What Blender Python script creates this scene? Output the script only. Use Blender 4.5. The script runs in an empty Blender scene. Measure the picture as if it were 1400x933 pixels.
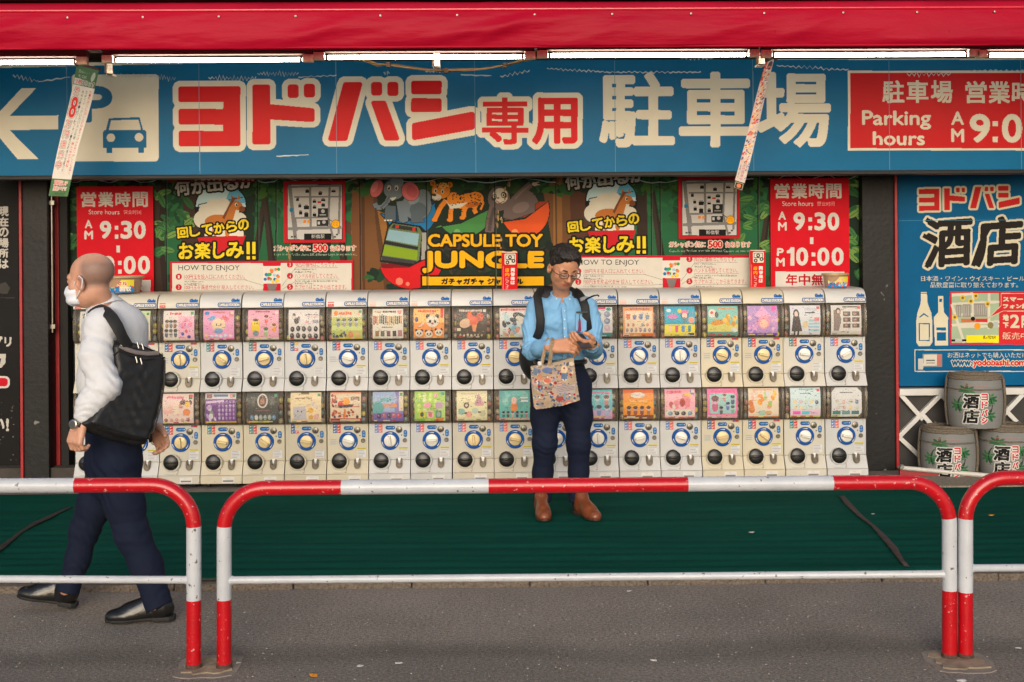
import bpy, bmesh, math, random
import numpy as np
from mathutils import Vector, Matrix

scene = bpy.context.scene
COL = scene.collection
R_ = math.radians

# ------------------------------------------------------------------ camera
CAM_H, F_PX, PX0, PY0 = 1.75, 1700.0, 700.0, 332.0     # eye height, focal length and principal point in photo pixels
cam_data = bpy.data.cameras.new('camera')
cam = bpy.data.objects.new('camera', cam_data); COL.objects.link(cam); scene.camera = cam
cam_data.sensor_width = 36.0
cam_data.lens = F_PX / 1400.0 * 36.0
cam_data.shift_y = -(466.5 - PY0) / 1400.0
cam_data.clip_start, cam_data.clip_end = 0.1, 2000.0
CAM_R = Matrix.Rotation(R_(-1.1), 3, 'Z') @ Matrix.Rotation(R_(90), 3, 'X') @ Matrix.Rotation(R_(-0.42), 3, 'Z')
cam.matrix_world = Matrix.Translation((0, 0, CAM_H)) @ CAM_R.to_4x4()
cam_data.dof.use_dof = True
cam_data.dof.focus_distance = 8.3
cam_data.dof.aperture_fstop = 14.0

# ------------------------------------------------------------------ light
SUN_EL, SUN_AZ = 17.0, 184.0          # degrees; azimuth the light comes from, 180 = from behind the camera
world = bpy.data.worlds.new('World'); scene.world = world; world.use_nodes = True
wn = world.node_tree.nodes; wl = world.node_tree.links
bg = wn['Background']
sky = wn.new('ShaderNodeTexSky'); sky.sky_type = 'NISHITA'; sky.sun_disc = False
sky.sun_elevation = R_(SUN_EL); sky.sun_rotation = R_(SUN_AZ)
sky.air_density = 1.0; sky.dust_density = 2.5; sky.ozone_density = 1.2
wl.new(sky.outputs['Color'], bg.inputs['Color']); bg.inputs['Strength'].default_value = 0.15
sun_d = bpy.data.lights.new('sun', 'SUN'); sun_d.energy = 1.5; sun_d.angle = R_(44); sun_d.color = (1.0, 0.99, 0.98)
sun = bpy.data.objects.new('sun', sun_d); COL.objects.link(sun)
_a, _e = R_(SUN_AZ), R_(SUN_EL)
_dir = Vector((math.sin(_a) * math.cos(_e), math.cos(_a) * math.cos(_e), math.sin(_e)))   # towards the sun
sun.rotation_euler = _dir.to_track_quat('Z', 'Y').to_euler(); sun.location = _dir * 50
vs = scene.view_settings
vs.view_transform = 'Standard'; vs.look = 'None'; vs.gamma = 1.0; vs.use_curve_mapping = False
vs.exposure = 0.02
scene.display_settings.display_device = 'sRGB'
scene.cycles.use_denoising = True
try: scene.cycles.denoiser = 'OPENIMAGEDENOISE'
except Exception: pass
scene.cycles.max_bounces = 7; scene.cycles.diffuse_bounces = 3; scene.cycles.glossy_bounces = 3
scene.cycles.transparent_max_bounces = 10; scene.cycles.transmission_bounces = 4
scene.cycles.caustics_reflective = False; scene.cycles.caustics_refractive = False

# ------------------------------------------------------------------ helpers
def at(px, py, Y):
    "point of the vertical plane y = Y that the photo shows at pixel (px, py)"
    d = CAM_R @ Vector(((px - PX0) / F_PX, -(py - PY0) / F_PX, -1.0))
    t = Y / d.y
    return Vector((t * d.x, Y, CAM_H + t * d.z))
def on_z(px, py, z):
    d = CAM_R @ Vector(((px - PX0) / F_PX, -(py - PY0) / F_PX, -1.0))
    t = (z - CAM_H) / d.z
    return Vector((t * d.x, t * d.y, z))
def lin(c):
    return tuple(((v / 255) / 12.92 if v / 255 <= 0.04045 else (((v / 255) + 0.055) / 1.055) ** 2.4) for v in c[:3])

MATS = {}
def mat(name, rgb, rough=0.5, metal=0.0, spec=0.5, coat=0.0, var=0.0, vscale=8.0, bump=0.0, bscale=60.0, alpha=1.0, emit=None,
        use_obj=False, attr=False, specks=None, detail=4.0, stretch=None, coat_rough=0.08):
    """Principled material: rgb is the sRGB base colour, var darkens and lightens it with noise, bump adds relief,
    specks = (rgb, scale, threshold) puts chips or grains on it."""
    if name in MATS: return MATS[name]
    m = bpy.data.materials.new(name); m.use_nodes = True; MATS[name] = m
    nt = m.node_tree; N = nt.nodes; L = nt.links; b = N['Principled BSDF']
    base = (*lin(rgb), 1.0)
    b.inputs['Base Color'].default_value = base
    b.inputs['Roughness'].default_value = rough; b.inputs['Metallic'].default_value = metal
    b.inputs['Specular IOR Level'].default_value = spec
    if coat: b.inputs['Coat Weight'].default_value = coat; b.inputs['Coat Roughness'].default_value = coat_rough
    if alpha < 1: b.inputs['Alpha'].default_value = alpha
    if emit:
        b.inputs['Emission Color'].default_value = (*lin(emit[0]), 1); b.inputs['Emission Strength'].default_value = emit[1]
    tc = N.new('ShaderNodeTexCoord'); vec = tc.outputs['Object']
    if stretch:
        mp = N.new('ShaderNodeMapping'); mp.inputs['Scale'].default_value = stretch
        L.new(vec, mp.inputs['Vector']); vec = mp.outputs['Vector']
    src = None
    if attr:
        a = N.new('ShaderNodeVertexColor'); a.layer_name = 'Col'; src = a.outputs['Color']
    elif use_obj:
        a = N.new('ShaderNodeObjectInfo'); src = a.outputs['Color']
    def mixnode(fac, a, bcol, mode='MIX'):
        x = N.new('ShaderNodeMix'); x.data_type = 'RGBA'; x.blend_type = mode
        if isinstance(fac, float): x.inputs[0].default_value = fac
        else: L.new(fac, x.inputs[0])
        for sock, v in ((x.inputs[6], a), (x.inputs[7], bcol)):
            if isinstance(v, tuple): sock.default_value = v
            else: L.new(v, sock)
        return x.outputs[2]
    if var:
        n = N.new('ShaderNodeTexNoise'); n.inputs['Scale'].default_value = vscale; n.inputs['Detail'].default_value = detail
        n.inputs['Roughness'].default_value = 0.6
        L.new(vec, n.inputs['Vector'])
        r = N.new('ShaderNodeMapRange'); r.inputs[1].default_value = 0.3; r.inputs[2].default_value = 0.72
        r.inputs[3].default_value = 1 - var; r.inputs[4].default_value = 1 + var * 0.6
        L.new(n.outputs['Fac'], r.inputs[0])
        src = mixnode(1.0, src if src is not None else base, r.outputs[0], 'MULTIPLY')
    if specks:
        v = N.new('ShaderNodeTexNoise'); v.inputs['Scale'].default_value = specks[1]; v.inputs['Detail'].default_value = 2
        L.new(vec, v.inputs['Vector'])
        r = N.new('ShaderNodeMapRange'); r.inputs[1].default_value = specks[2]; r.inputs[2].default_value = specks[2] + 0.03
        L.new(v.outputs['Fac'], r.inputs[0])
        src = mixnode(r.outputs[0], src if src is not None else base, (*lin(specks[0]), 1.0))
    if src is not None: L.new(src, b.inputs['Base Color'])
    if bump:
        n = N.new('ShaderNodeTexNoise'); n.inputs['Scale'].default_value = bscale; n.inputs['Detail'].default_value = 3
        L.new(vec, n.inputs['Vector'])
        bp = N.new('ShaderNodeBump'); bp.inputs['Strength'].default_value = 1.0; bp.inputs['Distance'].default_value = bump
        L.new(n.outputs['Fac'], bp.inputs['Height']); L.new(bp.outputs['Normal'], b.inputs['Normal'])
    return m

def tag(o, label=None, cat=None, group=None, kind=None):
    if label: o['label'] = label
    if cat: o['category'] = cat
    if group: o['group'] = group
    if kind: o['kind'] = kind
    return o
def empty(name, loc=(0, 0, 0), label=None, cat=None, group=None, kind=None):
    o = bpy.data.objects.new(name, None); o.empty_display_size = 0.1; o.location = loc
    COL.objects.link(o); return tag(o, label, cat, group, kind)

def link_mesh(name, me, parent=None):
    "links a mesh given in world (or, under a parent, in the parent's) coordinates"
    o = bpy.data.objects.new(name, me); COL.objects.link(o)
    if parent is not None: o.parent = parent
    return o

class MB:
    "collects shapes of several materials and links them as ONE mesh object"
    def __init__(s): s.v, s.f, s.m, s.mats = [], [], [], []
    def mi(s, m):
        if m not in s.mats: s.mats.append(m)
        return s.mats.index(m)
    def add(s, vs, fs, m):
        o = len(s.v); k = s.mi(m); s.v += [tuple(p) for p in vs]
        for f in fs: s.f.append(tuple(i + o for i in f)); s.m.append(k)
        return s
    def box(s, a, b, m, rot=None, pivot=None):
        x0, y0, z0 = a; x1, y1, z1 = b
        vs = [Vector(p) for p in ((x0,y0,z0),(x1,y0,z0),(x1,y1,z0),(x0,y1,z0),(x0,y0,z1),(x1,y0,z1),(x1,y1,z1),(x0,y1,z1))]
        if rot is not None:
            c = Vector(pivot) if pivot else sum(vs, Vector()) / 8
            vs = [c + rot @ (p - c) for p in vs]
        return s.add(vs, ((0,3,2,1),(4,5,6,7),(0,1,5,4),(1,2,6,5),(2,3,7,6),(3,0,4,7)), m)
    def quad(s, a, b, c, d, m): return s.add((a, b, c, d), ((0, 1, 2, 3),), m)
    def prism(s, pts, a, b, m, axis='X'):
        "polygon pts extruded from a to b: axis X takes (y,z), Y takes (x,z), Z takes (x,y)"
        n = len(pts)
        mk = {'X': lambda p, t: (t, p[0], p[1]), 'Y': lambda p, t: (p[0], t, p[1]), 'Z': lambda p, t: (p[0], p[1], t)}[axis]
        vs = [mk(p, a) for p in pts] + [mk(p, b) for p in pts]
        fs = [tuple(range(n)), tuple(range(2 * n - 1, n - 1, -1))] + [(i, i + n, (i + 1) % n + n, (i + 1) % n) for i in range(n)]
        return s.add(vs, fs, m)
    def tube(s, pts, r, m, n=12, flat=None, cap=True, cols=None):
        "swept tube; r a number or a list; flat = (axis vector, ratio) squashes the section along that axis; cols(i) picks a material per segment"
        pts = [Vector(p) for p in pts]; k = len(pts); rs = r if isinstance(r, (list, tuple)) else [r] * k
        ts = [((pts[min(i + 1, k - 1)] - pts[max(i - 1, 0)]).normalized()) for i in range(k)]
        u = ts[0].orthogonal().normalized(); vs = []
        if flat: u = (flat[0] - ts[0] * flat[0].dot(ts[0])).normalized()
        for i in range(k):
            if flat: u = flat[0] - ts[i] * flat[0].dot(ts[i])
            else: u = u - ts[i] * u.dot(ts[i])
            u = u.normalized(); w = ts[i].cross(u)
            for j in range(n):
                a = 2 * math.pi * j / n
                vs.append(pts[i] + (u * math.cos(a) * (flat[1] if flat else 1) + w * math.sin(a)) * rs[i])
        o = len(s.v); s.v += [tuple(p) for p in vs]
        for i in range(k - 1):
            kk = s.mi(cols(i) if cols else m)
            for j in range(n):
                s.f.append((o + i*n + j, o + i*n + (j+1) % n, o + (i+1)*n + (j+1) % n, o + (i+1)*n + j)); s.m.append(kk)
        if cap:
            s.f.append(tuple(o + j for j in range(n - 1, -1, -1))); s.m.append(s.mi(cols(0) if cols else m))
            s.f.append(tuple(o + (k-1)*n + j for j in range(n))); s.m.append(s.mi(cols(k - 2) if cols else m))
        return s
    def lathe(s, prof, c, axis, m, n=24, sx=1.0):
        "profile (radius, height) turned round axis through c"
        axis = Vector(axis).normalized(); u = axis.orthogonal().normalized()
        if abs(axis.z) < 0.9:
            u = (Vector((0, 0, 1)) - axis * axis.z).normalized()
        w = axis.cross(u); c = Vector(c); vs = []
        for r, h in prof:
            for j in range(n):
                a = 2 * math.pi * j / n
                vs.append(c + axis * h + (u * math.cos(a) + w * math.sin(a) * sx) * r)
        fs = []
        for i in range(len(prof) - 1):
            for j in range(n): fs.append((i*n + j, i*n + (j+1) % n, (i+1)*n + (j+1) % n, (i+1)*n + j))
        if prof[0][0] > 1e-6: fs.append(tuple(range(n - 1, -1, -1)))
        if prof[-1][0] > 1e-6: fs.append(tuple((len(prof) - 1) * n + j for j in range(n)))
        return s.add(vs, fs, m)
    def build(s, name, parent=None, smooth=None, bevel=0.0, segs=2):
        me = bpy.data.meshes.new(name); me.from_pydata(s.v, [], s.f)
        for m in s.mats: me.materials.append(m)
        me.polygons.foreach_set('material_index', s.m)
        bm = bmesh.new(); bm.from_mesh(me); bmesh.ops.recalc_face_normals(bm, faces=bm.faces); bm.to_mesh(me); bm.free()
        if smooth is not None:
            me.polygons.foreach_set('use_smooth', [True] * len(me.polygons)); me.set_sharp_from_angle(angle=R_(smooth))
        me.update()
        o = link_mesh(name, me, parent)
        if bevel:
            b = o.modifiers.new('edge', 'BEVEL'); b.width = bevel; b.segments = segs; b.limit_method = 'ANGLE'; b.angle_limit = R_(40)
        return o

def copy_tree(o, parent=None):
    c = o.copy(); COL.objects.link(c)
    if parent is not None: c.parent = parent
    for ch in list(o.children): copy_tree(ch, c)
    return c

# ------------------------------------------------------------------ flat printed artwork as meshes of coloured cells
_tris = {}
def text_tris(sx):
    if sx in _tris: return _tris[sx]
    c = bpy.data.curves.new('txt', 'FONT'); c.body = sx; c.resolution_u = 4
    o = bpy.data.objects.new('txt', c); COL.objects.link(o)
    dg = bpy.context.evaluated_depsgraph_get(); oe = o.evaluated_get(dg); me = oe.to_mesh(); me.calc_loop_triangles()
    v = np.array([p.co[:2] for p in me.vertices]).reshape(-1, 2)
    t = np.array([q.vertices[:] for q in me.loop_triangles]).reshape(-1, 3)
    oe.to_mesh_clear(); bpy.data.objects.remove(o); bpy.data.curves.remove(c)
    lo, hi = v.min(0), v.max(0); v = (v - lo) / np.maximum(hi - lo, 1e-6); v[:, 1] = 1 - v[:, 1]
    _tris[sx] = (v[t], (hi - lo)); return _tris[sx]

def disk_dilate(mask, r):
    if r < 0.5: return mask
    ri = int(r); pad = ri + 1
    ys, xs = np.nonzero(mask)
    if len(ys) == 0: return mask
    h, w = mask.shape
    y0, y1, x0, x1 = max(ys.min() - pad, 0), min(ys.max() + pad + 1, h), max(xs.min() - pad, 0), min(xs.max() + pad + 1, w)
    sub = mask[y0:y1, x0:x1]; P = np.pad(sub, pad); out = np.zeros_like(P)
    cs = np.cumsum(np.pad(P, ((0, 0), (1, 0))).astype(np.int32), axis=1)
    W = P.shape[1]; idx = np.arange(W)
    for dy in range(-ri, ri + 1):
        k = int(math.sqrt(max(r * r - dy * dy, 0)))
        hd = (cs[:, np.minimum(idx + k + 1, W)] - cs[:, np.maximum(idx - k, 0)]) > 0
        out |= np.roll(hd, dy, axis=0)
    res = np.zeros_like(mask); res[y0:y1, x0:x1] = out[pad:-pad, pad:-pad]
    return res

class Cv:
    """A sheet of artwork. With D it lies in the plane y = D and all coordinates are photo pixels;
    with size it is w x h metres and coordinates run 0..ux across and 0..uy down."""
    def __init__(s, x0, y0, x1, y1, res, D=None, size=None):
        s.D = D
        if D is not None:
            xm, ym = (x0 + x1) / 2, (y0 + y1) / 2
            s.X0, s.X1 = at(x0, ym, D).x, at(x1, ym, D).x; s.Z1, s.Z0 = at(xm, y0, D).z, at(xm, y1, D).z
            s.k = F_PX / D
        else:
            s.X0, s.X1, s.Z0, s.Z1 = 0, size[0], 0, size[1]; s.u = (x1 - x0, y1 - y0); s.o = (x0, y0)
            s.k = (x1 - x0) / size[0]
        s.res = res; s.nx = max(2, round((s.X1 - s.X0) / res)); s.ny = max(2, round((s.Z1 - s.Z0) / res))
        s.rx, s.rz = (s.X1 - s.X0) / s.nx, (s.Z1 - s.Z0) / s.ny
        s.g = np.full((s.ny, s.nx), -1, np.int32); s.pal = {}; s.cols = []
        s.cell = s.k * s.rx                      # one cell in drawing units
    def ci(s, c):
        c = tuple(int(v) for v in c)
        if c not in s.pal: s.pal[c] = len(s.cols); s.cols.append(c)
        return s.pal[c]
    def T(s, p):
        p = np.asarray(p, float).reshape(-1, 2)
        if s.D is None:
            return np.stack([(p[:, 0] - s.o[0]) / s.u[0] * s.nx, (p[:, 1] - s.o[1]) / s.u[1] * s.ny], 1)
        d = np.stack([(p[:, 0] - PX0) / F_PX, -(p[:, 1] - PY0) / F_PX, -np.ones(len(p))], 1) @ np.array(CAM_R).T
        t = s.D / d[:, 1]
        return np.stack([(t * d[:, 0] - s.X0) / s.rx, (s.Z1 - CAM_H - t * d[:, 2]) / s.rz], 1)
    def mpoly(s, pts, m=None):
        q = s.T(pts); m = np.zeros((s.ny, s.nx), bool) if m is None else m
        x0, x1 = max(int(q[:, 0].min()), 0), min(int(q[:, 0].max()) + 2, s.nx); y0, y1 = max(int(q[:, 1].min()), 0), min(int(q[:, 1].max()) + 2, s.ny)
        if x1 <= x0 or y1 <= y0: return m
        X, Y = np.meshgrid(np.arange(x0, x1) + .5, np.arange(y0, y1) + .5); ins = np.zeros(X.shape, bool)
        for (ax, ay), (bx, by) in zip(q, np.roll(q, -1, 0)):
            if ay == by: continue
            c = (ay > Y) != (by > Y); ins ^= c & (X < (bx - ax) * (Y - ay) / (by - ay) + ax)
        m[y0:y1, x0:x1] |= ins; return m
    def paint(s, m, col): s.g[m] = s.ci(col); return m
    def poly(s, pts, col): return s.paint(s.mpoly(pts), col)
    def rect(s, x0, y0, x1, y1, col): return s.poly(((x0, y0), (x1, y0), (x1, y1), (x0, y1)), col)
    def rpts(s, x0, y0, x1, y1, r):
        out = []
        for cx, cy, a0 in ((x1 - r, y0 + r, -90), (x1 - r, y1 - r, 0), (x0 + r, y1 - r, 90), (x0 + r, y0 + r, 180)):
            for k in range(7): a = R_(a0 + 15 * k); out.append((cx + r * math.cos(a), cy + r * math.sin(a)))
        return out
    def rrect(s, x0, y0, x1, y1, r, col): return s.poly(s.rpts(x0, y0, x1, y1, r), col)
    def ell(s, cx, cy, rx, ry, col, rot=0.0, n=28):
        c, q = math.cos(R_(rot)), math.sin(R_(rot)); pts = []
        for k in range(n):
            a = 2 * math.pi * k / n; x, y = rx * math.cos(a), ry * math.sin(a); pts.append((cx + x * c - y * q, cy + x * q + y * c))
        return s.poly(pts, col)
    def mline(s, pts, w, m=None):
        m = np.zeros((s.ny, s.nx), bool) if m is None else m
        for (ax, ay), (bx, by) in zip(pts[:-1], pts[1:]):
            l = math.hypot(bx - ax, by - ay) or 1; nx, ny = -(by - ay) / l * w / 2, (bx - ax) / l * w / 2
            s.mpoly(((ax + nx, ay + ny), (bx + nx, by + ny), (bx - nx, by - ny), (ax - nx, ay - ny)), m)
        return m
    def line(s, pts, w, col): return s.paint(s.mline(pts, w), col)
    def mtext(s, t, x0, y0, x1, y1, b=0.0, rot=0.0, skew=0.0, keep=False):
        tr, (gw, gh) = text_tris(t)
        if b >= .8: b *= .68
        x0, y0, x1, y1 = x0 + b, y0 + b, x1 - b, y1 - b
        if keep:                                   # keep the letters' own proportions inside the box
            k = min((x1 - x0) / gw, (y1 - y0) / gh); cx, cy = (x0 + x1) / 2, (y0 + y1) / 2
            x0, x1, y0, y1 = cx - gw * k / 2, cx + gw * k / 2, cy - gh * k / 2, cy + gh * k / 2
        p = tr.reshape(-1, 2) * (x1 - x0, y1 - y0); h = np.array(((x1 - x0) / 2, (y1 - y0) / 2)); p = p - h
        p[:, 0] -= skew * p[:, 1]
        if rot: c, q = math.cos(R_(rot)), math.sin(R_(rot)); p = np.stack([p[:, 0] * c - p[:, 1] * q, p[:, 0] * q + p[:, 1] * c], 1)
        q = s.T(p + h + (x0, y0)).reshape(-1, 3, 2); m = np.zeros((s.ny, s.nx), bool)
        for A, B, C in q:
            xa, xb = int(min(A[0], B[0], C[0])), int(max(A[0], B[0], C[0])) + 2; ya, yb = int(min(A[1], B[1], C[1])), int(max(A[1], B[1], C[1])) + 2
            xa, ya, xb, yb = max(xa, 0), max(ya, 0), min(xb, s.nx), min(yb, s.ny)
            if xb <= xa or yb <= ya: continue
            X = np.arange(xa, xb) + .5; Y = (np.arange(ya, yb) + .5)[:, None]
            d1 = (B[0]-A[0])*(Y-A[1]) - (B[1]-A[1])*(X-A[0]); d2 = (C[0]-B[0])*(Y-B[1]) - (C[1]-B[1])*(X-B[0]); d3 = (A[0]-C[0])*(Y-C[1]) - (A[1]-C[1])*(X-C[0])
            m[ya:yb, xa:xb] |= ((d1 >= 0) & (d2 >= 0) & (d3 >= 0)) | ((d1 <= 0) & (d2 <= 0) & (d3 <= 0))
        return disk_dilate(m, b / s.cell)
    def text(s, t, x0, y0, x1, y1, col, b=0.0, ol=(), **kw):
        m = s.mtext(t, x0, y0, x1, y1, b, **kw)
        for w, c in ol: s.paint(disk_dilate(m, w / s.cell), c)
        return s.paint(m, col)
    def vtext(s, t, x0, y0, x1, y1, col, b=0.0, ol=()):
        n = len(t); h = (y1 - y0) / n; m = np.zeros((s.ny, s.nx), bool)
        for i, ch in enumerate(t):
            if ch == 'ー': m |= s.mpoly(((( x0+x1)/2-.6, y0+h*i+h*.1), ((x0+x1)/2+.9, y0+h*i+h*.1), ((x0+x1)/2+.9, y0+h*(i+1)-h*.1), ((x0+x1)/2-.6, y0+h*(i+1)-h*.1)))
            elif ch.strip(): m |= s.mtext(ch, x0, y0 + h * i + h * .04, x1, y0 + h * (i + 1) - h * .04, b)
        for w, c in ol: s.paint(disk_dilate(m, w / s.cell), c)
        return s.paint(m, col)
    def build(s, name, material, parent=None, off=0.0, warp=None, maxw=10**6, maxh=10**6, smooth=False):
        "one quad per run of equal cells; off moves the sheet towards the street"
        quads, qc = [], []; live = {}
        for j in range(s.ny):
            row = s.g[j]; cut = np.flatnonzero(np.diff(row)) + 1
            st = np.concatenate([[0], cut]); en = np.concatenate([cut, [s.nx]]); new = {}
            for a, b in zip(st.tolist(), en.tolist()):
                c = int(row[a])
                if c < 0: continue
                while a < b:
                    e = min(b, a + maxw); key = (a, e, c); k = live.get(key)
                    if k is not None and j - quads[k][2] < maxh: quads[k][3] = j + 1
                    else: quads.append([a, e, j, j + 1]); qc.append(c); k = len(quads) - 1
                    new[key] = k; a = e
            live = new
        q = np.array(quads, float); n = len(q)
        xa, xb = s.X0 + q[:, 0] * s.rx, s.X0 + q[:, 1] * s.rx; za, zb = s.Z1 - q[:, 3] * s.rz, s.Z1 - q[:, 2] * s.rz
        y = np.full(n, (s.D or 0.0) - off)
        V = np.stack([np.stack([xa, y, za], 1), np.stack([xb, y, za], 1), np.stack([xb, y, zb], 1), np.stack([xa, y, zb], 1)], 1).reshape(-1, 3)
        if warp is not None: V = warp(V)
        me = bpy.data.meshes.new(name); me.from_pydata(V.tolist(), [], np.arange(4 * n).reshape(-1, 4).tolist())
        C = np.array([(*lin(c), 1.0) for c in s.cols], np.float32)[np.array(qc)]
        ca = me.color_attributes.new('Col', 'FLOAT_COLOR', 'CORNER'); ca.data.foreach_set('color', np.repeat(C, 4, axis=0).ravel())
        me.materials.append(material); me.update()
        return link_mesh(name, me, parent)

P_VINYL = mat('printed vinyl', (200, 200, 200), 0.5, spec=.1, attr=True, var=0.12, vscale=3.0, bump=0.003, bscale=7.0)
P_PAPER = mat('printed paper', (200, 200, 200), 0.55, spec=.1, attr=True, var=0.06, vscale=10.0)
P_CARD = mat('printed card', (200, 200, 200), 0.5, spec=.15, attr=True, var=0.05, vscale=20.0)
# ------------------------------------------------------------------ materials of the place
M_ASPH = mat('asphalt', (140, 131, 122), 0.9, spec=0.2, var=0.2, vscale=1.1, bump=0.006, bscale=190, specks=((178, 170, 160), 150, 0.64))
def asphalt_extra():
    nt = M_ASPH.node_tree; N, L = nt.nodes, nt.links; b = N['Principled BSDF']; src = b.inputs['Base Color'].links[0].from_socket
    tc = N.new('ShaderNodeTexCoord'); sp = N.new('ShaderNodeSeparateXYZ'); L.new(tc.outputs['Object'], sp.inputs[0])
    nz = N.new('ShaderNodeTexNoise'); nz.inputs['Scale'].default_value = 1.1; nz.inputs['Detail'].default_value = 5; L.new(tc.outputs['Object'], nz.inputs['Vector'])
    # a band of grime under the rails, wavering along its length
    a = N.new('ShaderNodeMath'); a.operation = 'MULTIPLY_ADD'; a.inputs[1].default_value = .5; L.new(nz.outputs['Fac'], a.inputs[0]); L.new(sp.outputs['Y'], a.inputs[2])
    r = N.new('ShaderNodeValToRGB'); e = r.color_ramp.elements; e[0].position = 0; e[0].color = (.86, .86, .86, 1); e[1].position = 1; e[1].color = (1, 1, 1, 1)
    for p_, v_ in ((.30, .84), (.42, .66), (.52, .74), (.64, .98)): x = e.new(p_); x.color = (v_, v_, v_, 1)
    mr = N.new('ShaderNodeMapRange'); mr.inputs[1].default_value = 5.1; mr.inputs[2].default_value = 6.1; L.new(a.outputs[0], mr.inputs[0]); L.new(mr.outputs[0], r.inputs[0])
    g2 = N.new('ShaderNodeTexNoise'); g2.inputs['Scale'].default_value = 70; g2.inputs['Detail'].default_value = 4; g2.inputs['Roughness'].default_value = .8; L.new(tc.outputs['Object'], g2.inputs['Vector'])
    m2 = N.new('ShaderNodeMapRange'); m2.inputs[1].default_value = .3; m2.inputs[2].default_value = .7; m2.inputs[3].default_value = .38; m2.inputs[4].default_value = 1.62; L.new(g2.outputs['Fac'], m2.inputs[0])
    def mul(u, w_):
        x = N.new('ShaderNodeMix'); x.data_type = 'RGBA'; x.blend_type = 'MULTIPLY'; x.inputs[0].default_value = 1; L.new(u, x.inputs[6]); L.new(w_, x.inputs[7]); return x.outputs[2]
    L.new(mul(mul(src, r.outputs[0]), m2.outputs[0]), b.inputs['Base Color'])
asphalt_extra()
M_PAVE = mat('pavement concrete', (122, 115, 106), 0.85, var=0.3, vscale=14, bump=0.003, bscale=150)
M_KERB = mat('aggregate kerb stone', (116, 104, 92), 0.9, var=0.5, vscale=70, bump=0.006, bscale=90, specks=((80, 66, 54), 90, 0.6))
M_PATCH = mat('footing mortar', (150, 134, 112), 0.95, var=0.4, vscale=12, bump=0.006, bscale=40)
M_PATCH2 = mat('footing asphalt', (138, 128, 118), 0.95, var=0.3, vscale=10, bump=0.004, bscale=120)
M_BLACK = mat('black painted steel', (21, 21, 22), 0.5, spec=.3, var=0.5, vscale=2.2, bump=0.002, bscale=30, specks=((120, 116, 110), 9, 0.74))
M_DARK = mat('dark interior', (22, 20, 18), 0.8)
M_WALLD = mat('dark wall', (36, 34, 32), 0.7, var=0.3, vscale=4)
M_REDTRIM = mat('red trim', (158, 24, 30), 0.45, var=0.25, vscale=10)
M_REDBASE = mat('red base board', (150, 22, 32), 0.5, var=0.2, vscale=5)
M_STEEL = mat('brushed steel', (140, 135, 126), 0.35, metal=0.9, var=0.2, vscale=20)
M_BROWN = mat('brown soffit', (66, 46, 38), 0.7, var=0.2, vscale=3)
M_BEAM = mat('beige beam', (150, 118, 100), 0.7, var=0.2, vscale=3)
M_WHITEP = mat('white paint', (208, 206, 202), 0.4, var=0.1, vscale=7, coat=0.2)
M_GREY = mat('grey plastic', (125, 122, 116), 0.45, var=0.15, vscale=30)
M_CREAMMETAL = mat('cream bracket paint', (226, 216, 192), 0.5, var=0.3, vscale=40)
M_TUBE = mat('lit fluorescent tube', (255, 250, 240), 0.3, emit=((255, 248, 234), 50.0))
M_FILM_GLINT = mat('clear film glint', (215, 222, 222), 0.2, alpha=0.35)  # translucent tone for reflected glints on the clear film; no part uses it

# ------------------------------------------------------------------ ground
PZ = 0.04                                                            # pavement height
g = MB(); g.box((-60, -40, -0.5), (60, 60, 0.0), M_ASPH); tag(g.build('road'), kind='structure')
kf, kb = 5.62, 6.70
KF = on_z(700, 803, 0.0).y; KB = on_z(700, 788, PZ).y; CB = on_z(700, 671, PZ).y
rng = random.Random(5)
x = -40.0; i = 0
kb_ = MB()
while x < 40:
    L = 0.6 if abs(x) < 8 else 4
    jt = rng.uniform(-0.006, 0.006) if abs(x) < 8 else 0
    kb_.box((x + 0.003, KF + jt, -0.1), (x + L - 0.003, KB + 0.03, PZ - 0.003 + rng.uniform(-0.004, 0.002)), M_KERB)
    x += L
tag(kb_.build('kerb', bevel=0.006), kind='structure')
p = MB(); p.box((-40, KB + 0.03, -0.1), (40, 30, PZ), M_PAVE); tag(p.build('pavement'), kind='structure')

# outdoor carpet: woven strip with shallow ripples
def carpet():
    x0, x1, y0, y1 = -4.6, 4.9, KB - 0.012, CB
    nx, ny = 150, 90; vs = []
    r = random.Random(3)
    for j in range(ny + 1):
        v = j / ny; y = y0 + (y1 - y0) * v
        for i in range(nx + 1):
            x = x0 + (x1 - x0) * i / nx
            z = 0.0055 * math.sin(y * 46 + 0.8 * math.sin(x * 1.1) + 1.5 * math.sin(x * .5)) * max(0, 1.0 - v * 1.15) + 0.002 * math.sin(x * 3 + y * 9)
            edge = 0.02 * math.sin(x * 2.2) * (1 if j == 0 else 0)
            vs.append((x, y + edge * .3, PZ + 0.012 + z))
    fs = [(j*(nx+1)+i, j*(nx+1)+i+1, (j+1)*(nx+1)+i+1, (j+1)*(nx+1)+i) for j in range(ny) for i in range(nx)]
    mb = MB(); m = mat('green woven carpet', (12, 74, 62), 0.95, spec=0.05, var=0.28, vscale=1.6, bump=0.005, bscale=90, stretch=(.55, 5.5, 1), specks=((58, 92, 82), 110, 0.69), detail=7)
    mb.add(vs, fs, m); o = mb.build('carpet', smooth=60)
    s = o.modifiers.new('thick', 'SOLIDIFY'); s.thickness = 0.008; s.offset = -1
    tag(o, 'long dark green woven carpet laid on the pavement before the machines', 'carpet')
carpet()
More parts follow.
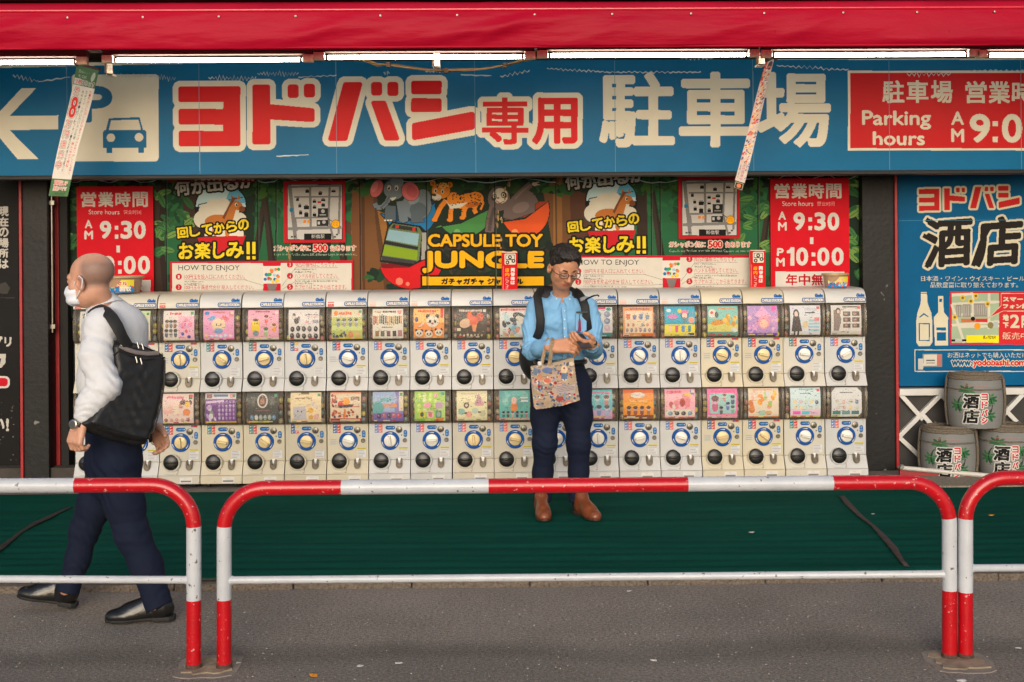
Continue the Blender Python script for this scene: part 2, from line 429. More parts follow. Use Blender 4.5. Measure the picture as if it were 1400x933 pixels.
def strip_on(name, pts, w, m, label, cat, z=PZ + 0.019):
    q = [on_z(a, b, z) for a, b in pts]; vs = []
    for i, c in enumerate(q):
        d = (q[min(i + 1, len(q) - 1)] - q[max(i - 1, 0)]).normalized(); n = Vector((-d.y, d.x, 0)) * w * (0.75 + 0.25 * math.sin(i * 1.7))
        vs += [c + n, c - n]
    mb = MB(); mb.add(vs, [(2*i, 2*i+1, 2*i+3, 2*i+2) for i in range(len(q) - 1)], m); o = mb.build(name, smooth=40)
    s = o.modifiers.new('thick', 'SOLIDIFY'); s.thickness = 0.004; s.offset = 1
    return tag(o, label, cat)
M_TAPE = mat('worn dark tape', (66, 54, 52), 0.8, var=0.4, vscale=20)
strip_on('tape_strip', [(1151, 679), (1160, 690), (1175, 705), (1193, 719), (1207, 733), (1222, 750), (1232, 766), (1240, 775)], 0.022, M_TAPE, 'curved strip of worn brown tape on the green carpet near the barrels', 'tape strip')
strip_on('tape_strip', [(-30, 770), (0, 750), (12, 741), (30, 727), (48, 716), (64, 709), (80, 701), (96, 694)], 0.024, mat('worn black tape', (44, 40, 38), 0.75, var=0.4, vscale=20), 'long curved strip of black tape on the green carpet behind the walking man', 'tape strip')

# ------------------------------------------------------------------ building shell
D_WALL, D_PIL, D_SIGN = 9.28, 9.12, 8.6
bld = empty('shop_building', (0, D_WALL, 0), 'dark shop front wall with black steel pillars and red trim strips behind the machines', 'building')
def B(px0, py0, px1, py1, D):
    a, b = at(px0, (py0 + py1) / 2, D), at(px1, (py0 + py1) / 2, D); c, d = at((px0 + px1) / 2, py0, D), at((px0 + px1) / 2, py1, D)
    return a.x, b.x, d.z, c.z
def world_child(mb, name, parent, **k):
    o = mb.build(name, parent, **k); o.matrix_parent_inverse = Matrix.Translation(-parent.location); return o
w = MB(); w.box((-9, D_WALL + 0.03, 0), (9, D_WALL + 0.3, 6.5), M_WALLD); world_child(w, 'wall', bld)
for (a, b, D, name) in ((31, 66, 9.05, 'pillar'), (1180, 1224, 9.16, 'pillar')):
    xa, xb, z0, z1 = B(a, 236, b, 660, D)
    w = MB(); w.box((xa, D, PZ), (xb, D_WALL + 0.028, 2.9), M_BLACK)
    world_child(w, name, bld, bevel=0.006)
for (a, b, D) in ((26.5, 30.5, 9.03), (75, 81, 9.2), (1224.6, 1228.6, 9.13)):
    xa, xb, z0, z1 = B(a, 236, b, 660, D)
    w = MB(); w.box((xa, D, PZ + .02), (xb, D + 0.03, 2.9), M_REDTRIM); world_child(w, 'red_trim', bld, bevel=0.003)
xa, xb, z0, z1 = B(82, 236, 93, 660, 9.18); w = MB(); w.box((xa, 9.18, PZ), (xb, 9.27, 2.9), M_DARK); world_child(w, 'door_frame', bld, bevel=0.004)
xa, xb, z0, z1 = B(68, 236, 72, 660, 9.1)
w = MB(); xm = (xa + xb) / 2
w.tube([(xm - .012, 9.1, 2.4), (xm - .012, 9.1, 1.05), (xm - .02, 9.1, 0.95), (xm - .02, 9.1, PZ)], 0.006, M_STEEL, n=8)
w.tube([(xm + .01, 9.1, 2.4), (xm + .01, 9.1, 1.12)], 0.009, M_STEEL, n=10)
for zz in (1.15, 2.05): w.box((xm - .035, 9.09, zz), (xm + .03, 9.12, zz + .03), M_STEEL)
o = world_child(w, 'conduit', bld, smooth=40)
xa, xb, z0, z1 = B(1236, 656, 1420, 676, 9.05)
w = MB(); w.box((xa, 8.46, PZ), (6.5, 9.3, PZ + .022), mat('granite step', (136, 126, 112), 0.85, var=0.35, vscale=50, bump=0.003, bscale=120, specks=((70, 64, 58), 120, 0.62))); world_child(w, 'step', bld, bevel=0.01)
w = MB(); w.box((-6, 9.08, PZ), (at(1181, 600, 9.1).x, 9.2, PZ + .1), mat('grimy plinth', (70, 64, 58), 0.9, var=0.4, vscale=8)); world_child(w, 'plinth', bld)
w = MB(); w.box((-9, 6.98, 3.125), (9, 9.3, 3.16), M_BROWN); world_child(w, 'soffit', bld)
w = MB(); w.box((-9, 7.42, 2.905), (9, 7.5, 3.12), M_BROWN); world_child(w, 'lamp_board', bld)
w = MB(); w.box((-9, 7.35, 3.19), (9, 9.3, 3.75), M_BEAM); world_child(w, 'beam', bld, bevel=0.01)
xa, xb, z0, z1 = B(1394, -10, 1420, 12, 7.2); w = MB(); w.box((xa, 7.0, 3.06), (xa + .09, 7.1, 3.9), M_GREY); world_child(w, 'post', bld, bevel=0.005)

# ------------------------------------------------------------------ awning
M_AWN = mat('red awning vinyl', (164, 8, 40), 0.5, spec=0.12, var=0.14, vscale=1.4, bump=0.016, bscale=6.5, stretch=(0.35, 1, 1.6), detail=6)
awn = empty('awning', (0, 6.95, 2.9), 'long red vinyl awning over the whole shop front', 'awning')
def awning():
    zr = at(700, 14, 6.95).z; zb = at(700, 65, 6.95).z; r = random.Random(8)
    nx, nz = 420, 22; x0, x1 = -4.4, 4.4; vs = []
    pulls = [(r.uniform(x0, x1), r.uniform(.1, .5), r.uniform(.006, .016)) for _ in range(26)]
    for j in range(nz + 1):
        v = j / nz
        for i in range(nx + 1):
            x = x0 + (x1 - x0) * i / nx
            y = 6.95 - 0.018 * math.sin(math.pi * v) + 0.006 * math.sin(x * 2.3 + v * 3) * v
            for (px, pw, pa) in pulls:
                y -= pa * math.exp(-((x - px + (v - .5) * pw * 3) / (pw * .55)) ** 2) * math.sin(math.pi * v) * .9
            # long diagonal drape near the end
            y -= 0.03 * math.exp(-(((x - 2.9) * 0.16 - (0.85 - v)) / 0.16) ** 2) * (x > 1.8) * min(1, (x - 1.8) * 2) * math.sin(math.pi * v)
            z = zr + (zb - zr) * v + 0.006 * math.sin(x * 1.3) * v - (0.006 * (x < -2) * (-x - 2)) * v
            vs.append((x, y, z))
    fs = [(j*(nx+1)+i, (j+1)*(nx+1)+i, (j+1)*(nx+1)+i+1, j*(nx+1)+i+1) for j in range(nz) for i in range(nx)]
    mb = MB(); mb.add(vs, fs, M_AWN)
    o = world_child(mb, 'valance', awn, smooth=70); s = o.modifiers.new('t', 'SOLIDIFY'); s.thickness = .004
    mb = MB(); mb.tube([(x0, 6.948, zr + .004), (x1, 6.948, zr + .004)], 0.011, mat('red hem vinyl', (196, 20, 44), 0.25, coat=0.5, bump=0.002, bscale=20), n=10)
    mb.tube([(x0, 6.942, zr - .028), (x1, 6.942, zr - .03)], 0.004, M_AWN, n=8); world_child(mb, 'hem', awn, smooth=60)
    mb = MB(); mb.tube([(x0, 6.95, zb + .004), (x1, 6.95, zb + .004)], 0.008, M_AWN, n=10); world_child(mb, 'lower_hem', awn, smooth=60)
    zt = zr + .062; n2 = 220
    vs = []
    for i in range(n2 + 1):
        x = x0 + (x1 - x0) * i / n2; d = .012 * max(0, math.sin(x * .9 + .4)) * (1 if x < 0 else .3)
        vs += [(x, 6.953, zr + .008), (x, 6.975 + .006 * math.sin(x * 5), zr + .04), (x, 7.02, zt - d), (x, 7.3, zt + .01 - d)]
    fs = [(4*i+k, 4*i+k+1, 4*i+k+5, 4*i+k+4) for i in range(n2) for k in range(3)]
    mb = MB(); mb.add(vs, fs, mat('red awning top', (170, 14, 44), 0.45, spec=.3, var=.2, vscale=2, bump=.01, bscale=5))
    world_child(mb, 'top_sheet', awn, smooth=70)
    mb = MB()
    for px in (92, 195, 299, 404, 520, 625, 731, 837, 945, 1045, 1153, 1254, 1360):
        c = at(px, 25 - (px / 1400) * 9, 6.93); mb = MB(); mb.lathe(((0, .004), (.006, .003), (.007, 0)), c, (0, -1, 0), M_STEEL, n=8); world_child(mb, 'rivet', awn)
    mb = MB()                       # welded seams of the vinyl
    for px in (90, 325, 567, 823, 1060, 1298):
        t, b = at(px, 24, 6.925), at(px, 62, 6.93); mb = MB()
        mb.tube([t + Vector((0, .018, 0)), (t + b) / 2 + Vector((0, -.0, 0)), b + Vector((0, .018, 0))], .003, M_AWN, n=6); world_child(mb, 'seam', awn)
awning()

# ------------------------------------------------------------------ fluorescent lamps under the awning
def lamp(px0, px1, pyl, pyr, label, ends=(True, True)):
    D = 7.27; a, b = at(px0, pyl, D), at(px1, pyr, D); a.z = b.z = (a.z + b.z) / 2
    t = empty('fluorescent_lamp', ((a.x + b.x) / 2, D, a.z), label, 'lamp', 'lit tubes under the awning')
    mb = MB(); mb.tube([a + Vector((.008, 0, 0)), b - Vector((.008, 0, 0))], 0.0115, M_TUBE, n=14); world_child(mb, 'tube', t, smooth=60)
    mb = MB()
    mb.box((a.x - .03, D - .012, a.z + .03), (b.x + .03, D + .05, a.z + .07), M_BROWN); world_child(mb, 'fitting', t, bevel=.004)
    for c, s_ in ((a, 1), (b, -1)):
        mb = MB(); mb.box((c.x - .034 if s_ > 0 else c.x - .03, D - .02, a.z - .016), (c.x + .03 if s_ > 0 else c.x + .034, D + .02, a.z + .029), M_CREAMMETAL)
        mb.tube([(c.x + .03 * s_, D, a.z), (c.x + .05 * s_, D, a.z)], .0125, M_STEEL, n=12)
        world_child(mb, 'lamp_holder', t, bevel=.004)
lamp(-160, 112, 86.5, 85, 'lit tube lamp at the arrow end of the blue sign, cut by the picture edge')
lamp(148, 421, 84.5, 80, 'lit tube lamp over the car symbol and first red katakana of the sign')
lamp(437, 724, 79.5, 77, 'lit tube lamp over the middle red katakana, brown cable slung below')
lamp(742, 1030, 76.5, 74.5, 'lit tube lamp over the first two big pale kanji of the sign')
lamp(1048, 1330, 75, 75, 'lit tube lamp over the last pale kanji and the edge of the red panel')
lamp(1342, 1640, 75, 75, 'lit tube lamp over the opening hours on the red panel, cut by the picture edge')

def bracket(px, y0, y1, wpx, label, lean=0):
    D = 7.45; a, b = at(px, y0, D), at(px + lean, y1, D); w_ = wpx / 228 / 2
    mb = MB(); mb.box((a.x - w_, D, b.z), (a.x + w_, D + .015, a.z), M_CREAMMETAL); mb.box((a.x - w_, D, b.z), (a.x + w_, D + .09, b.z + .012), M_CREAMMETAL)
    mb.box((a.x - w_ - .008, D - .006, b.z + .012), (a.x - w_ + .004, D + .02, a.z - .01), mat('rusty steel', (96, 66, 40), 0.8, var=.5, vscale=40))
    tag(mb.build('steel_bracket', bevel=.002), label, 'bracket', 'brackets under the lamps')
bracket(149, 80, 103, 8, 'rusty steel bracket beside the green and white hanging streamer')
bracket(597, 72, 93, 9, 'cream steel bracket above the middle of the blue sign where the cable hangs')
bracket(1041, 72, 90, 10, 'cream steel bracket beside the hook of the narrow patterned streamer')
mb = MB(); rr = random.Random(2)
base_pts = [(474, 80), (486, 80), (504, 84), (516, 89), (531, 88), (556, 92), (585, 96), (610, 97), (640, 96), (664, 94), (690, 89), (715, 83), (742, 78)]
for k in range(3):
    pts = [at(px, py + rr.uniform(-1.4, 1.4), 7.6 + .02 * k) for px, py in base_pts]
    mb.tube(pts, .0055, mat('brown cable', (112, 84, 44), .6, var=.4, vscale=30), n=7)
for px, py in ((486, 80), (531, 89), (610, 97), (690, 90)):
    c = at(px, py, 7.6); mb.box(c - Vector((.012, .02, .014)), c + Vector((.012, .03, .014)), mat('tape wrap', (74, 52, 30), .8))
tag(mb.build('cable', smooth=50), 'sagging bundle of brown cables in front of the blue sign', 'cable')

# ------------------------------------------------------------------ big parking sign
BLUE, OFFW, RED = (0, 98, 142), (216, 209, 188), (206, 8, 12)
def yodo_mask(c, f):
    "the block katakana of the shop, f maps the big sign's pixels to this sheet"
    m = np.zeros((c.ny, c.nx), bool)
    def pol(pts, r):
        t = np.zeros((c.ny, c.nx), bool); q = np.array(pts, float); ce = q.mean(0); q2 = [tuple(p + np.sign(ce - p) * 0) for p in q]
        k = f((0, 0)), f((1, 0)); sc = abs(k[1][0] - k[0][0])
        # shrink by r and dilate back for round corners
        inner = []
        n = len(q)
        area = sum(q[i][0] * q[(i+1) % n][1] - q[(i+1) % n][0] * q[i][1] for i in range(n))
        sg = 1 if area > 0 else -1
        for i in range(n):
            p0, p1, p2 = q[i-1], q[i], q[(i+1) % n]
            a = (p1 - p0) / np.linalg.norm(p1 - p0); b = (p2 - p1) / np.linalg.norm(p2 - p1)
            na, nb = np.array((-a[1], a[0])) * sg, np.array((-b[1], b[0])) * sg
            bis = na + nb; bis = bis / max(1e-6, bis @ bis) * 2
            inner.append(tuple(p1 + bis * r))
        c.mpoly([f(p) for p in inner], t)
        return disk_dilate(t, r * sc / c.cell)
    R4 = lambda a, b, d, e: ((a, b), (d, b), (d, e), (a, e))
    for P, r in ((((244,118),(329,118),(329,200.6),(244,200.6),(244,179),(305,179),(305,171),(244,171),(244,149),(305,149),(305,140),(244,140)), 3),
                 (R4(345,115.5,370,198), 3), (((366,142),(431,148),(431,168),(366,164)), 4), (R4(393,115,409,134.5), 4.5), (R4(415,114.5,431,134), 4.5),
                 (((469.6,112),(496.6,112),(474.7,193.4),(447.7,193.4)), 3), (((506,137.6),(527.5,137.6),(547.5,193),(525.7,193)), 3), (R4(507,112,523,131.7), 4.5), (R4(529,112,545,131.7), 4.5),
                 (R4(561.4,110,604.6,130), 4), (R4(561.4,134,604.6,154), 4), (((563,168.5),(649.6,151.7),(649.6,177.5),(563,193)), 4)):
        m |= pol(P, r)
    return m
sign = empty('parking_sign', (0, D_SIGN, 2.6), 'wide blue parking sign with arrow, car symbol and big red and pale lettering', 'sign')
X0s, X1s, z0, z1 = B(-70, 86, 1490, 240, D_SIGN)
zs0, zs1 = at(700, 236.5, D_SIGN).z, at(700, 86, D_SIGN).z
mb = MB(); mb.box((X0s, D_SIGN, zs0), (X1s, D_SIGN + .12, zs1), mat('sign box', (10, 50, 76), .5)); world_child(mb, 'panel', sign)
mb = MB(); mb.box((X0s, D_SIGN - .012, zs0 - .028), (X1s, D_SIGN + .13, zs0 - .001), M_BLACK); world_child(mb, 'bottom_trim', sign, bevel=.004)
c = Cv(-70, 83, 1490, 236, .0035, D=D_SIGN); c.g[:] = c.ci(BLUE)
vz = lambda z: int((c.Z1 - z) / c.rz)
c.poly(((-80, 70), (480, 70), (480, 83), (200, 88.5), (-80, 95)), OFFW); c.poly(((1052, 70), (1500, 70), (1500, 82), (1052, 82)), OFFW)
c.poly(((-16, 170), (29.6, 121), (49.6, 121), (13.4, 158.7), (80, 158), (80, 177.4), (13, 178), (53, 218), (24.4, 218)), OFFW)
c.rrect(98, 102, 217, 221, 5, OFFW)
c.text('P', 112, 117.5, 154, 168.5, BLUE, b=4.5)
c.poly(((149, 162), (191, 160.5), (196, 179), (144.6, 180)), BLUE); c.poly(((152, 165), (189.5, 163.7), (193, 178), (148.6, 179)), OFFW)
c.poly(c.rpts(141, 178, 200.6, 202, 4), BLUE); c.rect(141, 190, 200.6, 202.3, BLUE)
c.ell(151.7, 188.7, 5.8, 5.8, OFFW); c.ell(190.3, 188, 5.8, 5.8, OFFW)
c.rect(146, 202, 153.5, 209.6, BLUE); c.rect(189, 202, 196.7, 209, BLUE)
m = yodo_mask(c, lambda p: p); m2 = c.mtext('専', 658, 133, 723, 198.5, b=3.0) | c.mtext('用', 727, 133.5, 790, 198, b=3.4)
c.paint(disk_dilate(m, 8 / c.cell) | disk_dilate(m2, 7.5 / c.cell), OFFW); c.paint(m | m2, RED)
for t, a, b in (('駐', 819, 923), ('車', 928, 1029), ('場', 1034, 1136)): c.text(t, a, 98.5, b, 202, OFFW, b=4.2)
REDP = (198, 22, 26)
c.rect(1159, 97, 1500, 206, OFFW); c.rect(1162.3, 100, 1500, 203, REDP)
for i, t in enumerate('駐車場'): c.text(t, 1206 + 33 * i, 110, 1236.5 + 33 * i, 141.5, OFFW, b=1.5)
for i, t in enumerate('営業時間'): c.text(t, 1319 + 32 * i, 111, 1349 + 32 * i, 142, OFFW, b=1.5)
c.text('Parking', 1178, 151, 1273, 178, OFFW, b=1.4); c.text('hours', 1193, 179.5, 1264.5, 199.3, OFFW, b=1.4)
c.text('A', 1300, 152.5, 1318, 171.5, OFFW, b=1.3); c.text('M', 1300, 176, 1318, 195, OFFW, b=1.3)
c.text('9', 1325, 155.5, 1354, 196, OFFW, b=2.8); c.rect(1357, 166, 1364, 173, OFFW); c.rect(1357, 187, 1364, 194.5, OFFW)
c.text('0', 1369, 155.5, 1398, 196, OFFW, b=2.8); c.text('0', 1401, 155.5, 1430, 196, OFFW, b=2.8)
for px in (91, 272, 459, 649, 840, 1029, 1215, 1395): c.line(((px, 80), (px + 1.5, 242)), .8, (96, 138, 158))
world_child_cv = lambda cv, name, mt, par, **k: (lambda o: setattr(o, 'matrix_parent_inverse', Matrix.Translation(-par.location)) or o)(cv.build(name, mt, par, **k))
M_SIGNV = mat('wrinkled sign vinyl', (200, 200, 200), 0.4, spec=.12, attr=True, var=0.10, vscale=2.0, bump=0.004, bscale=4.0)
world_child_cv(c, 'artwork', M_SIGNV, sign, off=.003)
# lamp glints on creases of the clear film, put in as pale raised strips
mb = MB(); r = random.Random(11)
M_CREASE_GLINT = mat('pale film crease and glint', (196, 210, 214), .25, coat=.4, alpha=.85)
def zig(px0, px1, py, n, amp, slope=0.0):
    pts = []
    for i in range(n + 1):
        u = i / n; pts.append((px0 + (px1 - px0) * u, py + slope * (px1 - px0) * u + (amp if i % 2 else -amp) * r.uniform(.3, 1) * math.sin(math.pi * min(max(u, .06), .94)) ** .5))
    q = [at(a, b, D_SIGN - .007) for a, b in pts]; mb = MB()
    mb.tube(q, [r.uniform(.0012, .0056) for _ in q], M_CREASE_GLINT, n=5, flat=(Vector((0, 1, 0)), .35)); world_child(mb, 'crease_glint', sign, smooth=60)
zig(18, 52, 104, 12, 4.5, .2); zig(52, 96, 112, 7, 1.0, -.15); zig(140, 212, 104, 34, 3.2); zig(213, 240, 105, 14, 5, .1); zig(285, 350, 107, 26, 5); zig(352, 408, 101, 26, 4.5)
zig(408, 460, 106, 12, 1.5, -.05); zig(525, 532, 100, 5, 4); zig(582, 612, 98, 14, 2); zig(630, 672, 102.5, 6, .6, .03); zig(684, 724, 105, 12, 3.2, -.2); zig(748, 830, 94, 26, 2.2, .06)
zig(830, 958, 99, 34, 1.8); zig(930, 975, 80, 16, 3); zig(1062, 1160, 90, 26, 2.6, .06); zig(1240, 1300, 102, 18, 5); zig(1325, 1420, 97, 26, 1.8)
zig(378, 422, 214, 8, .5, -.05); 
# ------------------------------------------------------------------ jungle mural and the boards on the wall
D_MUR = 9.25
YEL, BLK, WHT = (226, 168, 8), (20, 18, 16), (214, 206, 188)
def board(name, px0, py0, px1, py1, D, th, label, cat, group=None, frame=None, edge=(60, 56, 50)):
    xa, xb, z0, z1 = B(px0, py0, px1, py1, D)
    t = empty(name, ((xa + xb) / 2, D, z0), label, cat, group)
    mb = MB(); mb.box((xa, D, z0), (xb, D + th, z1), mat('board edge %d %d %d' % edge, edge, .6)); world_child(mb, 'backing', t)
    return t
mur = board('jungle_mural', 92, 236, 1181, 430, D_MUR, .03, 'printed jungle wall mural with cartoon elephant, leopard and sloth and yellow capsule toy lettering', 'mural')
c = Cv(92, 236, 1181, 430, .0035, D=D_MUR); r = random.Random(21)
c.g[:] = c.ci((22, 40, 28))
def rect_noise(x0, y0, x1, y1, n, cols, s0, s1, asp=.5):
    for _ in range(n):
        s = r.uniform(s0, s1); c.ell(r.uniform(x0, x1), r.uniform(y0, y1), s, s * r.uniform(asp * .7, asp * 1.3), r.choice(cols), r.uniform(-70, 70), 12)
GRN = [(26, 58, 36), (22, 48, 32), (34, 70, 42)]
# misty green gaps between the trunks
for a, b in ((350, 395), (455, 500), (862, 940), (1000, 1052), (228, 262), (800, 850)):
    c.poly(((a, 262), (b, 256), (b + 6, 420), (a - 6, 420)), (32, 92, 56))
    rect_noise(a, 268, b, 300, 26, [(22, 66, 40), (40, 104, 60), (28, 78, 46)], 4, 12)
    rect_noise(a, 380, b, 415, 20, [(22, 58, 38), (30, 74, 46)], 4, 10)
def trunk(pts, w0, w1, col, dark):
    for k in range(len(pts) - 1):
        (x0, y0), (x1, y1) = pts[k], pts[k + 1]; u0, u1 = k / (len(pts) - 1), (k + 1) / (len(pts) - 1); a, b = w0 + (w1 - w0) * u0, w0 + (w1 - w0) * u1
        c.poly(((x0 - a, y0), (x0 + a, y0), (x1 + b, y1), (x1 - b, y1)), col); c.poly(((x0 + a * .25, y0), (x0 + a, y0), (x1 + b, y1), (x1 + b * .3, y1)), dark)
for (x, bend) in ((348, 12), (372, -8), (905, -10), (935, 16), (1040, 10), (200, 8), (470, -6)):
    trunk([(x + bend * 1.6, 240), (x + bend * .8, 300), (x, 360), (x - bend * .2, 425)], 3.2, 6, (52, 42, 34), (36, 30, 26))
trunk([(262, 236), (268, 300), (258, 425)], 14, 20, (62, 42, 34), (44, 30, 26))
trunk([(218, 236), (214, 330), (222, 425)], 9, 11, (56, 40, 32), (40, 30, 26))
c.poly(((455, 262), (470, 300), (494, 312), (494, 330), (462, 312), (446, 280)), (84, 58, 40))
c.ell(488, 318, 8, 9, (120, 104, 84)); c.ell(486, 312, 5, 4, (40, 30, 24))
trunk([(492, 236), (490, 300), (494, 425)], 9, 11, (112, 70, 40), (84, 50, 30))
c.poly(((498, 236), (508, 242), (520, 290), (534, 350), (546, 425), (500, 425)), (110, 72, 40)); c.poly(((508, 242), (520, 290), (534, 350), (546, 425), (530, 425), (516, 330)), (84, 56, 34))
c.poly(((516, 288), (526, 292), (534, 340), (540, 380), (528, 360)), (146, 98, 46)); rect_noise(500, 370, 540, 410, 26, [(24, 58, 36), (40, 86, 46), (18, 40, 28)], 3, 9)
c.poly(((742, 258), (770, 236), (790, 236), (792, 425), (748, 425), (754, 330)), (104, 68, 38)); c.poly(((756, 262), (768, 240), (770, 425), (758, 425)), (134, 90, 46)); c.poly(((778, 236), (800, 236), (806, 425), (784, 425)), (82, 50, 34))
c.poly(((800, 262), (830, 246), (836, 420), (806, 420)), (58, 44, 36)); c.poly(((782, 300), (850, 276), (852, 290), (790, 320)), (76, 54, 42))
c.poly(((868, 252), (884, 250), (886, 345), (872, 345)), (50, 38, 32))
trunk([(1066, 236), (1062, 320), (1070, 425)], 10, 12, (54, 42, 36), (38, 30, 28))
# foliage
rect_noise(92, 236, 1181, 262, 500, [(18, 40, 26), (24, 62, 34), (34, 84, 40), (14, 30, 22), (46, 92, 36)], 3, 12)
rect_noise(340, 244, 470, 272, 90, [(40, 84, 34), (58, 100, 34), (24, 60, 32)], 3, 9)
rect_noise(860, 244, 935, 262, 60, [(52, 92, 34), (36, 80, 38), (24, 60, 32)], 3, 9)
rect_noise(520, 238, 740, 262, 90, [(30, 62, 34), (44, 72, 32), (22, 50, 30)], 4, 12)
rect_noise(94, 250, 108, 400, 60, [(30, 74, 34), (18, 44, 26), (44, 92, 38), (14, 34, 22)], 3, 8)
def leaf(x, y, l, a, col, vein):
    c.ell(x, y, l, l * .42, col, a, 16); c.line(((x - l * .9 * math.cos(R_(a)), y - l * .9 * math.sin(R_(a))), (x + l * .9 * math.cos(R_(a)), y + l * .9 * math.sin(R_(a)))), .7, vein)
for (x, y, n) in ((219, 272, 4), (222, 300, 5), (218, 322, 4), (222, 345, 5), (250, 272, 3), (256, 300, 6), (236, 315, 4), (100, 330, 3), (1020, 280, 5), (1030, 305, 5), (1012, 330, 4), (1046, 290, 5), (1168, 262, 4), (1170, 290, 5), (1166, 325, 6), (1170, 350, 5), (1172, 372, 4), (1050, 340, 4), (1164, 246, 4)):
    for k in range(n):
        a = r.uniform(-60, 70); g0 = r.choice([(60, 112, 62), (84, 130, 66), (44, 92, 52), (112, 146, 72)]); leaf(x + r.uniform(-8, 8), y + r.uniform(-9, 9), r.uniform(6, 11), a, g0, (30, 66, 40))
rect_noise(585, 328, 760, 400, 150, [(24, 46, 32), (34, 58, 36), (46, 40, 34), (60, 48, 38), (18, 30, 24)], 3, 9)
rect_noise(560, 396, 1181, 428, 200, [(24, 46, 32), (34, 58, 36), (18, 30, 24)], 4, 11)
# capsule halves and animals
K = (24, 22, 22)
def capsule(pts, col, dark, spots=()):
    c.line(pts + [pts[0]], 2.2, K); c.poly(pts, col)
    for x, y, rr_ in spots: c.ell(x, y, rr_, rr_, dark)
def arc(cx, cy, rx, ry, a0, a1, n=16): return [(cx + rx * math.cos(R_(a0 + (a1 - a0) * k / n)), cy + ry * math.sin(R_(a0 + (a1 - a0) * k / n))) for k in range(n + 1)]
capsule([(520, 292), (556, 305), (595, 278)] + arc(562, 292, 34, 30, -20, 160), (24, 112, 166), (90, 160, 200))
c.poly(((538, 288), (570, 278), (594, 276), (560, 300), (540, 304)), (12, 62, 98))
def outlined(fn, w=.9):
    before = c.g.copy(); fn(); ch = c.g != before; rim = disk_dilate(ch, w / c.cell) & ~ch; c.g[rim] = c.ci(K)
def shade(m, k):
    "a printed darker tone over part of a drawing"
    for ci_ in np.unique(c.g[m]):
        if ci_ < 0: continue
        col = c.cols[ci_]; c.g[m & (c.g == ci_)] = c.ci(tuple(int(v * k) for v in col))
E1, E2, E3, PK = (108, 120, 128), (84, 96, 104), (130, 142, 148), (206, 104, 106)
def elephant():
    c.ell(570, 281, 20, 20, E1); c.ell(578, 270, 11, 11, E1); c.poly(((542, 276), (556, 274), (558, 303), (551, 305), (546, 303)), E1); c.poly(((527, 281), (541, 282), (541, 301), (533, 303), (526, 301)), E2); c.poly(((562, 292), (578, 292), (580, 304), (562, 305)), E2)
    c.ell(572, 288, 12, 11, E2, 20); c.ell(566, 274, 8, 5, E3, -30)
outlined(elephant)
outlined(lambda: (c.ell(515, 258, 8, 12.5, PK, 25), c.ell(512, 256, 4, 8, (224, 130, 128), 25)))
def ehead():
    c.ell(539, 259, 14.5, 14, E1); c.ell(543, 249, 9, 7, E3); c.line(((534, 266), (529, 277), (522, 284), (515, 284), (512, 278)), 6.5, E1); c.line(((533, 268), (527, 279), (520, 285)), 2.2, E2)
outlined(ehead); outlined(lambda: (c.ell(561, 262, 11.5, 13, PK, -30), c.ell(563, 262, 7, 9, (190, 88, 92), -30)))
outlined(lambda: c.poly(((533, 271), (542, 269.5), (540, 273), (536, 275)), WHT), .5); [c.rect(525 + 4 * k, 300.5, 528 + 4 * k, 302.5, WHT) for k in range(3)]
for ex, ey in ((532, 257), (542, 257)): outlined(lambda: c.ell(ex, ey, 2.6, 3.8, WHT), .5); c.ell(ex - .3, ey + .6, 1.5, 2.4, K); c.ell(ex - .8, ey - .6, .6, .8, WHT)
capsule([(594, 312), (630, 306), (671, 286)] + arc(634, 292, 36, 32, -10, 150), (66, 128, 66), (110, 160, 100), ((625, 318, 4.5),))
O1, O2, O3 = (222, 130, 34), (186, 96, 24), (238, 168, 80)
def leopard():
    c.ell(638, 275, 19, 10, O1, -14); c.ell(650, 272, 11, 9.5, O1); c.ell(620, 274, 9, 11, O1)
    for pts, w_ in ((((610, 274), (602, 284), (598, 293), (594, 301)), 6.5), (((618, 280), (616, 292), (616, 301)), 6), (((637, 282), (634, 290), (634, 297)), 6.5), (((652, 278), (648, 286), (651, 292)), 6), (((658, 270), (661, 278), (657, 287)), 2.6)): c.line(pts, w_, O1)
    c.ell(594, 301, 4, 2.6, O1); c.ell(615, 301, 4, 2.6, O1); c.ell(632, 298, 4, 2.6, O1)
outlined(leopard); c.poly(((608, 272), (614, 280), (640, 277), (630, 284), (616, 286)), WHT); c.ell(645, 280, 9, 4, O2, -10)
def lhead(): c.ell(592, 251, 4, 4, O1); c.ell(615, 253, 4, 4, O1); c.ell(603, 261, 12.5, 11, O1); c.ell(606, 254, 8, 4, O3)
outlined(lhead); c.ell(592, 251, 2, 2, O2); c.ell(615, 253, 2, 2, O2); c.ell(597, 270, 6.5, 4.6, WHT); c.ell(594, 267, 2.6, 1.7, K); c.line(((592, 272), (596, 274), (601, 272)), .8, (150, 60, 50))
for ex, ey in ((595.5, 261), (605, 262)): outlined(lambda: c.ell(ex, ey, 2.2, 3.1, WHT), .5); c.ell(ex + .2, ey + .5, 1.2, 2, K)
for _ in range(60): c.ell(618 + r.uniform(0, 40), 267 + r.uniform(-3, 14), .9, .8, K) if True else None
for _ in range(16): c.ell(597 + r.uniform(-3, 15), 252 + r.uniform(-2, 5), .8, .7, K)
capsule([(688, 304), (718, 300), (750, 276)] + arc(718, 288, 33, 36, -20, 150), (206, 78, 30), (226, 140, 80), ((704, 318, 4.5),))
c.poly(((690, 282), (736, 276), (749, 276), (718, 297), (690, 301)), (150, 54, 26))
S1, S2, S3 = (104, 88, 84), (78, 66, 64), (124, 106, 100)
